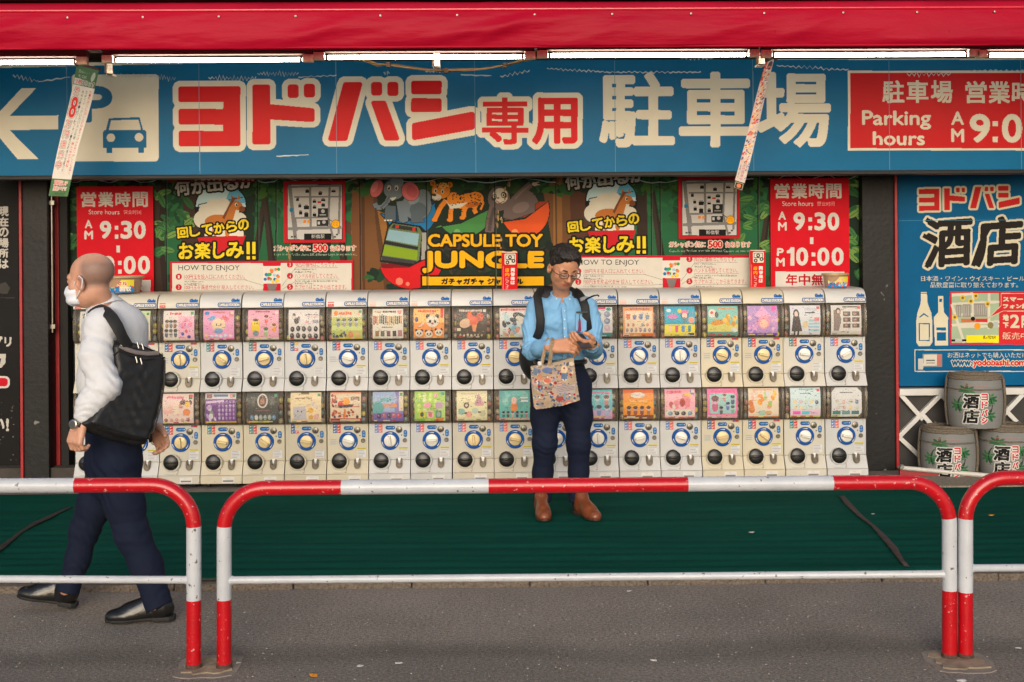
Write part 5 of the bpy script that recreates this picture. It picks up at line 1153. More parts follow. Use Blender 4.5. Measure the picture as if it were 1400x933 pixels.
# the display cards, one per machine: unit square drawings 100 x 84
def figs(cv, n, x0, x1, y, s, cols, q):
    for k in range(n):
        x = x0 + (x1 - x0) * (k + .5) / n; cl = cols[k % len(cols)]; d = tuple(int(v * .55) for v in cl)
        cv.ell(x, y + s * .9, s * .62, s * .85, cl); cv.ell(x, y - s * .2, s * .72, s * .66, tuple(min(255, int(v * .4 + 130)) for v in cl)); cv.ell(x, y - s * .5, s * .74, s * .46, d)
        cv.rect(x - s * .35, y - s * .15, x - s * .2, y + s * .05, (50, 40, 40)); cv.rect(x + s * .2, y - s * .15, x + s * .35, y + s * .05, (50, 40, 40))
def dots(cv, nx, ny, x0, y0, x1, y1, rx, ry, cols, q, j=0):
    for i in range(nx):
        for k in range(ny):
            x = x0 + (x1 - x0) * (i + .5) / nx + q.uniform(-j, j); y = y0 + (y1 - y0) * (k + .5) / ny + q.uniform(-j, j); cl = q.choice(cols)
            cv.ell(x, y, rx, ry, cl, 0, 14); cv.ell(x - rx * .2, y - ry * .2, rx * .45, ry * .4, tuple(min(255, int(v * .6 + 90)) for v in cl), 0, 10)
def head(cv, q, x0, x1, y, h, col, gap=2.2):
    x = x0
    while x < x1: w_ = q.uniform(2, 6); cv.rect(x, y + q.uniform(0, h * .25), min(x + w_, x1), y + h * q.uniform(.75, 1), col); x += w_ + gap * .5
def blobs(cv, n, x0, y0, x1, y1, s0, s1, cols, q):
    for _ in range(n): s = q.uniform(s0, s1); cv.ell(q.uniform(x0, x1), q.uniform(y0, y1), s, s * q.uniform(.5, 1), q.choice(cols), q.uniform(0, 90), 12)
WW = (212, 206, 196); PINK = (226, 150, 178)
def card_art(idx, low, cv, q):
    k = (idx, low); G = [(60, 56, 56), (110, 104, 104), (150, 146, 146)]
    def bgc(c_): cv.g[:] = cv.ci(c_)
    if k == (0, 0): bgc((196, 192, 184)); head(cv, q, 8, 60, 6, 8, (120, 116, 112))
    elif k == (1, 0): bgc((206, 190, 160)); cv.rect(0, 0, 100, 12, (180, 200, 150)); blobs(cv, 30, 5, 20, 95, 78, 5, 12, [(206, 160, 130), (170, 186, 140), (214, 170, 160), (150, 176, 170)], q); cv.rect(88, 5, 96, 12, (40, 120, 70))
    elif k == (2, 0): bgc((214, 204, 198)); head(cv, q, 20, 58, 4, 9, (206, 90, 100)); cv.rect(48, 16, 100, 84, (224, 170, 190)); figs(cv, 3, 5, 44, 34, 9, [(150, 120, 90), (110, 106, 110), (130, 84, 66)], q); figs(cv, 3, 2, 46, 60, 9, [(90, 90, 94), (160, 150, 140)], q); blobs(cv, 12, 54, 24, 96, 50, 5, 9, [(224, 130, 160), (206, 150, 190)], q); cv.ell(62, 66, 5, 5, (70, 80, 160)); cv.ell(74, 58, 5, 5, (214, 90, 110)); cv.ell(82, 74, 6, 5, (60, 60, 140)); cv.rect(88, 4, 96, 12, (70, 150, 80))
    elif k == (3, 0): bgc((222, 150, 186)); cv.ell(12, 8, 8, 5, (40, 130, 190)); head(cv, q, 30, 70, 3, 5, (190, 110, 80)); cv.ell(28, 22, 12, 6, (86, 160, 206), -20); cv.ell(72, 22, 12, 6, (220, 90, 110), 25); cv.ell(50, 40, 22, 18, (222, 196, 160)); cv.ell(43, 40, 2, 3, K); cv.ell(57, 40, 2, 3, K); cv.ell(50, 58, 14, 8, (110, 150, 190)); dots(cv, 6, 1, 4, 64, 96, 80, 6, 5, [(220, 190, 200), (190, 200, 220), (214, 180, 120)], q, 2); cv.rect(0, 80, 100, 84, (210, 40, 120)); cv.rect(84, 3, 97, 18, (214, 120, 120))
    elif k == (4, 0): bgc((224, 158, 178)); head(cv, q, 24, 70, 2, 5, (130, 60, 80)); cv.ell(25, 50, 13, 22, (224, 190, 30)); cv.ell(25, 36, 12, 11, (230, 200, 40)); cv.ell(25, 28, 9, 4, (90, 60, 40)); cv.ell(25, 66, 10, 8, (110, 130, 140)); cv.rect(20, 36, 23, 40, K); cv.rect(28, 36, 31, 40, K); figs(cv, 1, 50, 70, 22, 9, [(214, 90, 90)], q); figs(cv, 1, 74, 96, 46, 9, [(230, 150, 40)], q); figs(cv, 1, 48, 68, 58, 10, [(150, 180, 120)], q); cv.rect(0, 78, 100, 84, (214, 200, 180))
    elif k == (5, 0): bgc((214, 208, 204)); blobs(cv, 8, 6, 10, 50, 34, 5, 9, [(70, 64, 66), (200, 190, 186), (120, 112, 110)], q); head(cv, q, 56, 96, 12, 5, (120, 112, 110)); dots(cv, 5, 2, 2, 44, 98, 84, 7, 8, [(60, 56, 56), (90, 84, 84), (40, 38, 38)], q, 1); cv.rect(58, 20, 96, 21, (206, 90, 80)); cv.ell(60, 34, 6, 4, (220, 150, 160)); cv.rect(78, 28, 98, 38, (150, 150, 160))
    elif k == (6, 0): bgc((206, 200, 170)); cv.rect(0, 22, 100, 84, (176, 184, 96)); cv.rect(0, 46, 100, 60, (196, 206, 130)); cv.ell(14, 11, 7, 7, (230, 130, 30)); head(cv, q, 24, 66, 6, 11, (220, 90, 50)); figs(cv, 4, 12, 90, 34, 9, [(130, 140, 150), (150, 150, 156)], q); blobs(cv, 14, 6, 66, 50, 80, 2, 6, [(50, 50, 66), (90, 84, 110)], q); cv.ell(62, 72, 9, 9, (214, 130, 90)); cv.ell(84, 72, 8, 8, (206, 170, 110)); cv.rect(0, 82, 100, 84, (220, 190, 40)); cv.ell(88, 12, 5, 5, (230, 170, 150))
    elif k == (7, 0): bgc((214, 208, 194)); head(cv, q, 6, 26, 4, 7, (206, 160, 60)); head(cv, q, 32, 76, 4, 7, (80, 76, 72)); cv.rect(82, 4, 94, 14, (220, 140, 140)); [cv.rect(2 + 6.4 * i, q.uniform(18, 22), 7 + 6.4 * i, q.uniform(40, 46), q.choice([(206, 150, 50), (150, 50, 50), (90, 110, 80), (60, 66, 74), (190, 170, 140)])) for i in range(15)]; head(cv, q, 30, 66, 49, 5, (120, 116, 110)); [cv.rect(8 + 19 * i, 62, 20 + 19 * i, 78, c_) for i, c_ in enumerate(((150, 110, 70), (90, 100, 90), (120, 80, 90), (60, 60, 66)))]; cv.rect(82, 60, 96, 78, (170, 120, 130))
    elif k == (8, 0): bgc((230, 180, 100)); cv.rect(0, 40, 100, 84, (226, 140, 70)); head(cv, q, 14, 74, 3, 8, (206, 70, 60)); cv.rect(88, 0, 98, 26, (206, 50, 50))
    if k == (8, 0):
        for x, y, s in ((62, 36, 20), (18, 70, 12), (50, 72, 12), (82, 68, 12)):
            cv.ell(x - s * .75, y - s * .7, s * .34, s * .34, K); cv.ell(x + s * .75, y - s * .7, s * .34, s * .34, K); cv.ell(x, y, s, s * .82, WHT); cv.ell(x - s * .4, y, s * .2, s * .26, K, 30); cv.ell(x + s * .4, y, s * .2, s * .26, K, -30); cv.ell(x, y + s * .3, s * .22, s * .14, (150, 60, 70))
        cv.line(((16, 52), (34, 40)), 4, (200, 200, 190)); cv.ell(10, 30, 6, 7, (70, 60, 110))
    elif k == (9, 0): bgc((66, 60, 54)); head(cv, q, 10, 84, 3, 7, (206, 190, 176)); cv.ell(30, 42, 20, 13, (206, 170, 140), -12); cv.ell(44, 20, 9, 12, (214, 70, 30)); cv.ell(78, 24, 12, 12, (196, 60, 36)); cv.ell(58, 36, 14, 14, (214, 90, 60)); cv.poly(((50, 46), (68, 46), (63, 66), (55, 66)), (220, 140, 90)); dots(cv, 7, 1, 8, 70, 90, 82, 3.5, 4, [(206, 186, 160), (170, 150, 120)], q, 1); cv.rect(2, 56, 14, 64, (206, 200, 170)); cv.poly(((38, 40), (46, 8), (48, 8)), (230, 160, 40))
    elif k == (10, 0): bgc((206, 208, 204)); cv.rect(0, 0, 100, 8, (214, 196, 190)); head(cv, q, 4, 92, 1, 8, (206, 60, 50)); blobs(cv, 16, 4, 16, 60, 70, 6, 14, [(120, 170, 190), (96, 110, 130), (170, 200, 206), (60, 64, 74)], q); cv.ell(66, 26, 24, 12, (56, 58, 66), 20); cv.ell(70, 32, 18, 8, WHT, 20); cv.ell(44, 34, 12, 7, (70, 74, 84), 10); blobs(cv, 8, 10, 60, 60, 80, 5, 10, [(214, 150, 130), (190, 170, 150)], q)
    elif k == (11, 0): bgc((190, 186, 180)); blobs(cv, 20, 5, 10, 95, 75, 5, 10, [(150, 170, 190), (206, 150, 150), (120, 120, 130)], q)
    elif k == (12, 0): bgc((206, 206, 202)); cv.rect(0, 0, 78, 6, (206, 60, 110)); cv.ell(88, 6, 8, 5, (20, 140, 130)); dots(cv, 2, 3, 40, 10, 98, 70, 10, 9, [(206, 170, 180), (120, 130, 160), (170, 190, 196)], q, 1); dots(cv, 2, 3, 2, 10, 40, 70, 9, 8, [(200, 170, 160), (90, 100, 130)], q, 1); cv.rect(0, 72, 100, 84, (60, 140, 140))
    elif k == (13, 0): bgc((218, 150, 100)); cv.rect(6, 12, 96, 74, (220, 200, 170)); head(cv, q, 22, 88, 3, 6, (150, 90, 110)); [cv.poly(((10 + 21 * i, 20 + i % 2 * 3), (24 + 21 * i, 20 + i % 2 * 3), (22 + 21 * i, 36), (12 + 21 * i, 36)), c_) for i, c_ in enumerate(((206, 90, 60), (110, 110, 150), (96, 130, 170), (120, 140, 160)))]; dots(cv, 2, 1, 8, 44, 42, 58, 4, 5, [(190, 110, 80)], q); dots(cv, 2, 1, 56, 44, 88, 58, 4.5, 5, [(206, 120, 110), (130, 136, 140)], q); dots(cv, 6, 1, 6, 58, 94, 74, 4.5, 6, [(150, 120, 130), (110, 120, 140), (170, 130, 110)], q); cv.rect(0, 76, 22, 84, (220, 190, 170)); cv.rect(60, 76, 100, 84, (220, 110, 30))
    elif k == (14, 0): bgc((24, 160, 190)); cv.rect(0, 50, 100, 84, (226, 210, 70)); cv.ell(50, 12, 7, 6, (230, 190, 50)); cv.ell(14, 11, 8, 5, (200, 220, 224)); cv.ell(26, 28, 18, 6, (206, 110, 170)); cv.ell(66, 24, 13, 12, (60, 70, 80)); cv.ell(66, 16, 12, 6, (226, 110, 150)); cv.ell(66, 26, 9, 8, (222, 196, 180)); cv.ell(66, 40, 7, 8, (90, 130, 140)); cv.ell(88, 38, 10, 9, (226, 150, 130)); [cv.rrect(14 + 21 * i, 54, 24 + 21 * i, 72, 2, c_) for i, c_ in enumerate(((230, 190, 170), (214, 90, 130), (90, 140, 190), (60, 140, 150)))]; cv.rect(78, 76, 98, 82, (50, 60, 100))
    elif k == (15, 0): bgc((120, 186, 176)); cv.rect(0, 50, 100, 84, (206, 200, 110)); head(cv, q, 34, 90, 3, 6, (220, 130, 80)); cv.ell(16, 20, 13, 12, (214, 206, 196)); cv.ell(14, 18, 5, 4, (206, 60, 60)); cv.ell(30, 24, 6, 9, (70, 80, 90)); cv.ell(34, 46, 24, 8, (214, 150, 60), -8); [cv.line(((20 + 6 * i, 40), (18 + 6 * i, 52)), 1.2, (180, 110, 40)) for i in range(6)]; blobs(cv, 14, 56, 26, 96, 56, 4, 9, [(220, 170, 50), (230, 190, 80), (206, 140, 60)], q); cv.rect(0, 72, 100, 84, (96, 150, 140)); cv.ell(88, 68, 10, 7, (206, 210, 206))
    elif k == (16, 0): bgc((176, 140, 196)); cv.poly(((20, 30), (50, 0), (80, 30)), (222, 160, 200)); cv.ell(54, 46, 20, 20, (224, 150, 170)); cv.ell(54, 50, 13, 12, (230, 190, 170)); cv.ell(88, 8, 9, 8, (232, 90, 170)); blobs(cv, 18, 4, 26, 34, 80, 4, 9, [(206, 150, 206), (150, 120, 190), (224, 170, 200)], q); blobs(cv, 14, 76, 30, 98, 80, 4, 8, [(200, 150, 200), (224, 180, 200)], q); cv.rect(0, 78, 100, 84, (110, 60, 170)); [cv.ell(q.uniform(4, 96), q.uniform(2, 40), 1, 1, WHT) for _ in range(20)]
    elif k == (17, 0): bgc((206, 208, 212)); cv.ell(20, 24, 10, 14, (54, 46, 50)); cv.ell(20, 24, 6, 8, (214, 190, 176)); cv.poly(((10, 30), (30, 30), (40, 74), (4, 74)), (66, 58, 60)); cv.rect(12, 72, 18, 84, (50, 44, 48)); cv.rect(24, 72, 30, 84, (50, 44, 48)); head(cv, q, 48, 90, 6, 9, (180, 184, 196)); cv.rect(50, 19, 82, 22, (60, 60, 66)); cv.ell(50, 54, 9, 10, (214, 190, 150)); [cv.rect(60, 40 + 9 * i, 96, 46 + 9 * i, (150, 186, 200)) for i in range(4)]; cv.rect(80, 34, 96, 44, (214, 130, 130))
    elif k == (18, 0): bgc((204, 200, 194)); cv.rect(38, 3, 92, 6, (70, 66, 66)); cv.poly(((8, 14), (24, 10), (34, 40), (26, 72), (8, 72)), (130, 116, 110)); cv.ell(24, 16, 8, 9, (70, 62, 64)); cv.ell(24, 18, 5, 6, (206, 176, 160)); [(cv.rect(40 + 30 * i, 18 + 17 * j, 64 + 30 * i, 30 + 17 * j, (90, 78, 74)), cv.rect(44 + 30 * i, 21 + 17 * j, 54 + 30 * i, 27 + 17 * j, (170, 140, 130))) for i in range(2) for j in range(3)]; cv.rect(4, 74, 60, 84, (190, 184, 178))
    elif k == (2, 1): bgc((222, 196, 186)); head(cv, q, 12, 70, 6, 9, (214, 90, 120)); blobs(cv, 10, 6, 26, 60, 60, 6, 13, [(224, 170, 160), (206, 150, 130), (226, 190, 180)], q); cv.rect(34, 34, 52, 58, (222, 206, 180)); blobs(cv, 8, 58, 22, 92, 34, 5, 9, [(90, 60, 60), (130, 90, 84)], q); cv.ell(78, 52, 12, 10, (222, 130, 70)); cv.ell(80, 30, 9, 8, (230, 180, 70)); dots(cv, 5, 1, 2, 66, 90, 82, 5.5, 5.5, [(170, 130, 120), (150, 80, 70), (200, 150, 130)], q, 1); cv.rect(84, 3, 96, 16, (60, 120, 70))
    elif k == (3, 1): bgc((110, 60, 130)); cv.rect(0, 0, 100, 16, (206, 200, 206)); cv.rect(4, 2, 22, 14, (150, 100, 90)); cv.rect(26, 3, 74, 9, (100, 120, 150)); cv.rect(80, 2, 96, 14, (222, 150, 150)); dots(cv, 5, 5, 40, 18, 98, 76, 3.6, 5, [(176, 150, 190), (150, 110, 170)], q); cv.poly(((2, 22), (60, 18), (60, 24), (2, 28)), (206, 180, 206)); blobs(cv, 9, 6, 34, 34, 76, 5, 10, [(206, 200, 206), (120, 140, 120), (180, 150, 190)], q); cv.rect(0, 79, 100, 84, (206, 160, 60))
    elif k == (4, 1): bgc((58, 60, 58)); cv.ell(50, 22, 17, 20, WHT); cv.ell(50, 22, 13, 16, (84, 52, 44)); cv.ell(50, 24, 7, 9, (160, 110, 90)); head(cv, q, 26, 76, 46, 6, (130, 84, 80)); [cv.rect(14 + 4 * i, 10, 15 + 4 * i, 36, (120, 120, 112)) for i in range(4)]; [cv.rect(74 + 4 * i, 10, 75 + 4 * i, 36, (120, 120, 112)) for i in range(4)]; dots(cv, 6, 1, 8, 60, 94, 78, 6, 8, [(206, 200, 190), (90, 130, 160), (200, 140, 60), (150, 160, 150)], q); cv.rect(16, 79, 70, 84, (206, 196, 60)); cv.rect(0, 79, 14, 84, (220, 60, 40))
    elif k == (5, 1): bgc((226, 206, 164)); cv.rect(34, 0, 60, 5, (140, 112, 80)); head(cv, q, 14, 70, 13, 5, (150, 120, 90)); cv.poly(((8, 40), (48, 38), (52, 76), (10, 78)), (186, 182, 186)); cv.ell(24, 52, 2, 2.4, K); cv.ell(36, 53, 2, 2.4, K); cv.poly(((66, 40), (74, 54), (58, 54)), (222, 160, 60)); cv.ell(66, 50, 9, 8, (224, 170, 70)); cv.ell(66, 70, 8, 6, (214, 160, 70)); cv.ell(84, 68, 9, 8, (222, 170, 160)); cv.ell(72, 30, 6, 4, (200, 190, 200)); cv.ell(84, 40, 7, 5, (206, 196, 190))
    elif k == (6, 1): bgc((216, 196, 164)); [cv.poly(((6 * i, 0), (6 * i + 6, 0), (6 * i + 3, 6)), (214, 110, 60)) for i in range(17)]; cv.rect(22, 40, 96, 42, (190, 50, 40)); cv.ell(38, 32, 14, 9, (206, 60, 40)); cv.ell(52, 26, 12, 10, (230, 150, 30)); cv.poly(((24, 36), (78, 34), (70, 42), (30, 44)), (60, 50, 70)); blobs(cv, 26, 4, 8, 20, 72, 3, 5, [(170, 50, 50), (50, 44, 50), (206, 120, 90)], q); blobs(cv, 22, 26, 48, 96, 70, 3, 6, [(170, 40, 40), (50, 46, 50), (210, 110, 40), (206, 196, 170)], q); cv.rect(0, 74, 100, 84, (186, 30, 40)); cv.rect(30, 76, 96, 82, (206, 180, 150)); head(cv, q, 66, 96, 10, 14, (120, 96, 80))
    elif k == (7, 1): bgc((130, 120, 180)); cv.poly(((0, 0), (72, 0), (80, 20), (70, 40), (72, 56), (0, 56)), (150, 170, 200)); cv.poly(((0, 30), (20, 24), (40, 40), (30, 60), (0, 60)), (90, 160, 160)); head(cv, q, 24, 60, 14, 14, (40, 150, 150)); head(cv, q, 34, 80, 32, 11, (224, 140, 60)); cv.rect(86, 0, 100, 54, (214, 200, 170)); cv.rect(90, 3, 98, 12, (80, 76, 60)); cv.rect(0, 60, 100, 84, (110, 90, 160)); dots(cv, 5, 1, 12, 58, 94, 76, 7, 8, [(190, 60, 80), (60, 50, 80), (170, 90, 110), (120, 120, 140)], q, 1)
    elif k == (8, 1): bgc((156, 196, 84)); cv.rect(66, 30, 100, 84, (176, 206, 120)); dots(cv, 4, 4, 6, 4, 78, 60, 7, 6.5, [(186, 214, 90), (222, 160, 160), (130, 180, 80), (206, 206, 150)], q, 2); [cv.rrect(14 + 27 * i, 54, 34 + 27 * i, 76, 3, c_) for i, c_ in enumerate(((206, 196, 60), (224, 170, 160), (90, 140, 120)))]; [cv.ell(24 + 27 * i, 65, 6, 7, c_) for i, c_ in enumerate(((70, 80, 50), (206, 110, 110), (150, 170, 150)))]; cv.rect(0, 78, 44, 84, (120, 176, 60)); cv.rect(70, 76, 94, 84, (226, 130, 40)); cv.rect(86, 2, 98, 12, (90, 170, 210)); cv.rrect(68, 30, 92, 48, 3, (190, 150, 180)); cv.ell(44, 38, 9, 8, (224, 150, 170))
    elif k == (9, 1): bgc((220, 212, 168)); head(cv, q, 16, 66, 5, 6, (200, 180, 160)); cv.poly(((58, 38), (72, 6), (90, 36), (86, 42), (64, 42)), (206, 150, 160)); [cv.line(((62 + 5 * i, 36), (68 + 3 * i, 16)), 1.6, (140, 110, 120)) for i in range(4)]; cv.ell(32, 40, 9, 9, (110, 90, 84)); cv.ell(32, 40, 4, 4, (222, 206, 180)); cv.ell(16, 58, 11, 9, (130, 176, 170)); cv.ell(60, 56, 11, 8, (176, 196, 180)); cv.ell(40, 66, 11, 9, (222, 160, 140)); cv.ell(84, 64, 11, 9, (190, 186, 150)); [cv.rect(x, y, x + 8, y + 4, (60, 54, 54)) for x, y in ((26, 60), (70, 58), (90, 30))]
    elif k == (10, 1): bgc((96, 176, 170)); blobs(cv, 10, 4, 4, 96, 40, 8, 18, [(110, 190, 180), (130, 196, 186), (84, 160, 160)], q); cv.ell(48, 46, 11, 14, (226, 130, 60)); cv.ell(48, 28, 9, 10, (224, 180, 160)); cv.rect(70, 18, 94, 22, WHT); cv.rect(70, 26, 94, 32, (214, 220, 216)); figs(cv, 6, 6, 96, 64, 7, [(30, 110, 110), (70, 56, 60), (196, 160, 150), (70, 50, 100), (50, 120, 80), (170, 110, 120)], q); cv.rect(0, 78, 100, 84, (206, 180, 170))
    elif k == (11, 1): bgc((190, 186, 190)); blobs(cv, 20, 5, 10, 95, 75, 5, 10, [(150, 180, 190), (206, 150, 170), (120, 120, 150)], q)
    elif k == (12, 1): bgc((110, 196, 204)); cv.rect(0, 58, 100, 84, (206, 170, 206)); head(cv, q, 20, 86, 6, 6, (226, 110, 140)); figs(cv, 3, 6, 96, 26, 12, [(120, 170, 190), (150, 190, 200), (206, 140, 130)], q); figs(cv, 3, 16, 96, 54, 12, [(60, 70, 110), (130, 150, 200), (170, 180, 210)], q); cv.rect(6, 76, 80, 79, (226, 206, 90)); cv.ell(88, 10, 6, 5, (226, 150, 170))
    elif k == (13, 1): bgc((230, 140, 30)); cv.rect(0, 0, 100, 10, (214, 96, 30)); cv.ell(48, 16, 24, 8, (216, 206, 190)); head(cv, q, 22, 78, 30, 6, (226, 190, 130)); cv.rect(0, 36, 100, 50, (236, 160, 40)); figs(cv, 4, 8, 94, 56, 10, [(120, 56, 40), (150, 70, 40), (130, 60, 60), (170, 110, 60)], q); cv.rect(0, 72, 100, 84, (130, 66, 40)); cv.rect(12, 76, 40, 82, (206, 190, 170))
    elif k == (14, 1): bgc((230, 170, 180)); cv.rect(0, 0, 100, 14, (226, 150, 166)); head(cv, q, 8, 56, 4, 8, (206, 80, 110)); cv.rect(84, 2, 98, 16, (120, 120, 170)); cv.rect(62, 10, 86, 22, (220, 180, 60)); blobs(cv, 12, 6, 22, 94, 52, 6, 12, [(214, 196, 190), (190, 90, 90), (150, 170, 130), (224, 130, 140)], q); cv.ell(58, 38, 9, 12, (170, 60, 50)); cv.rrect(4, 58, 96, 78, 6, WHT); dots(cv, 4, 1, 8, 60, 94, 78, 8, 6, [(60, 120, 120), (60, 50, 50), (110, 140, 160)], q); cv.rect(0, 80, 100, 84, (190, 80, 60))
    elif k == (15, 1): bgc((226, 110, 160)); cv.rrect(8, 14, 94, 70, 8, (150, 196, 190)); head(cv, q, 10, 90, 4, 7, (222, 90, 150)); figs(cv, 1, 8, 44, 36, 17, [(196, 90, 130)], q); figs(cv, 1, 48, 66, 22, 8, [(206, 130, 120)], q); figs(cv, 1, 74, 94, 28, 10, [(70, 90, 130)], q); figs(cv, 1, 58, 78, 46, 9, [(90, 110, 180)], q); figs(cv, 1, 36, 56, 58, 9, [(80, 80, 96)], q); figs(cv, 1, 74, 94, 56, 9, [(120, 160, 150)], q); cv.rect(0, 74, 100, 84, (224, 150, 170)); cv.rect(4, 76, 30, 82, (206, 190, 190))
    elif k == (16, 1): bgc((222, 204, 180)); head(cv, q, 16, 80, 2, 5, (220, 160, 130)); blobs(cv, 6, 4, 10, 30, 30, 5, 8, [(226, 170, 160), (214, 190, 170)], q); blobs(cv, 4, 8, 40, 24, 62, 8, 12, [(220, 130, 60), (206, 110, 60)], q); blobs(cv, 4, 32, 18, 48, 48, 6, 10, [(232, 170, 50), (226, 140, 50)], q); blobs(cv, 3, 54, 14, 68, 30, 6, 9, [(206, 200, 210), (170, 190, 110)], q); blobs(cv, 3, 76, 14, 92, 30, 6, 9, [(232, 190, 70), (220, 150, 60)], q); blobs(cv, 4, 62, 42, 94, 60, 6, 8, [(150, 186, 90), (224, 150, 160), (206, 160, 60)], q); cv.ell(46, 70, 14, 7, (150, 190, 170)); cv.ell(66, 70, 12, 6, (200, 160, 110)); cv.rect(0, 80, 100, 84, (206, 120, 60))
    elif k == (17, 1): bgc((196, 216, 218)); cv.rect(0, 60, 100, 84, (222, 190, 206)); head(cv, q, 30, 78, 2, 5, (110, 170, 170)); head(cv, q, 32, 66, 14, 4, (80, 90, 160)); dots(cv, 5, 2, 8, 32, 96, 64, 6, 6, [(90, 100, 120), (206, 180, 190), (150, 90, 110), (226, 206, 150), (190, 206, 190)], q, 2); cv.rect(8, 66, 34, 76, (226, 90, 180)); cv.rect(38, 66, 64, 76, (80, 190, 206)); cv.rect(68, 66, 94, 76, (214, 180, 200)); cv.rect(0, 79, 100, 84, (206, 206, 120))
    elif k == (18, 1):
        bgc((206, 206, 204)); head(cv, q, 28, 70, 12, 4, (80, 80, 84)); dots(cv, 4, 2, 10, 32, 96, 64, 6, 6, [(206, 170, 160), (110, 120, 150), (190, 190, 170), (226, 196, 140)], q, 2); [cv.rect(4 + 31 * i, 66, 30 + 31 * i, 77, c_) for i, c_ in enumerate(((50, 120, 120), (90, 140, 140), (60, 110, 110)))]; cv.rect(0, 78, 30, 84, (196, 206, 130)); cv.poly(((0, 0), (14, 0), (0, 14)), (96, 88, 80)); cv.poly(((86, 0), (100, 0), (100, 14)), (96, 88, 80)); cv.poly(((88, 84), (100, 84), (100, 72)), (96, 88, 80))
    elif k[1] == 1 and k[0] in (0, 1): bgc((200, 190, 176)); blobs(cv, 14, 6, 14, 94, 70, 5, 11, [(206, 160, 150), (170, 180, 150), (214, 190, 120)], q)
CARD_WORDS = {
 (0,0): 'with a plain pale card behind the bald man', (1,0): 'with a peach and green card, partly behind the bald man', (2,0): 'with a half white half pink card of little figures', (3,0): 'with a pink card of a long eared doll', (4,0): 'with a pink card of a yellow figure and three smaller ones',
 (5,0): 'with a white card of two rows of round black drawings', (6,0): 'with a yellow green card of four grey figures', (7,0): 'with a white card of bottles over four small pictures', (8,0): 'with an orange card of white panda faces', (9,0): 'with a dark card of red lanterns and a shell',
 (10,0): 'with a pale blue whale card beside the standing man', (11,0): 'hidden behind the chest of the man in the blue shirt', (12,0): 'with a white and teal card by the standing man', (13,0): 'with an orange edged cream card of drinking cups', (14,0): 'with a card of turquoise over yellow',
 (15,0): 'with a sea green card of an orange prawn', (16,0): 'with a purple card of a pink doll', (17,0): 'with a pale blue card of a girl in a dark coat', (18,0): 'with a card of six dark squares by the black pillar',
 (0,1): 'behind the walking man, outermost beside the black pillar', (1,1): 'mostly behind the black backpack of the walking man', (2,1): 'with a pink and peach card of sweets beside the backpack', (3,1): 'with a purple card of a grid of small items', (4,1): 'with a black card of a white oval emblem',
 (5,1): 'with a cream card of a grey square doll', (6,1): 'with a cream and red card of sushi', (7,1): 'with a violet blue card of teal and orange lettering', (8,1): 'with a bright green card', (9,1): 'with a pale yellow card of a pink triangular pouch',
 (10,1): 'with a teal card of an orange figure, beside the tote bag', (11,1): 'hidden behind the trousers and tote bag of the standing man', (12,1): 'with a turquoise and lilac card beside dark trousers', (13,1): 'with a bright orange card', (14,1): 'with a pink card of a red figure and a white band',
 (15,1): 'with a hot pink and mint card of big headed dolls', (16,1): 'with a cream card of orange and yellow fruit dolls', (17,1): 'with a pale cyan card with pink and blue tabs', (18,1): 'with a white card with cut corners, outermost by the black pillar'}
protoU, protoL = make_machine(True), make_machine(False)
WH, CR, CR2 = (194, 194, 192), (198, 189, 166), (196, 191, 177)
tone = {0: CR2, 1: CR2, 2: CR2, 15: CR, 16: CR, 17: (195, 191, 181)}
toneL = {3: (194, 188, 174), 4: (194, 188, 174), 5: CR2, 6: CR2, 15: CR, 16: CR, 17: (197, 192, 178), 10: (195, 188, 171), 9: (195, 188, 172)}
card_pr_z = [.412, .425, .45, .49, .55, .60, .63, .6435]; card_pr_y = [.034, .014, .004, .0, .0, .006, .016, .030]
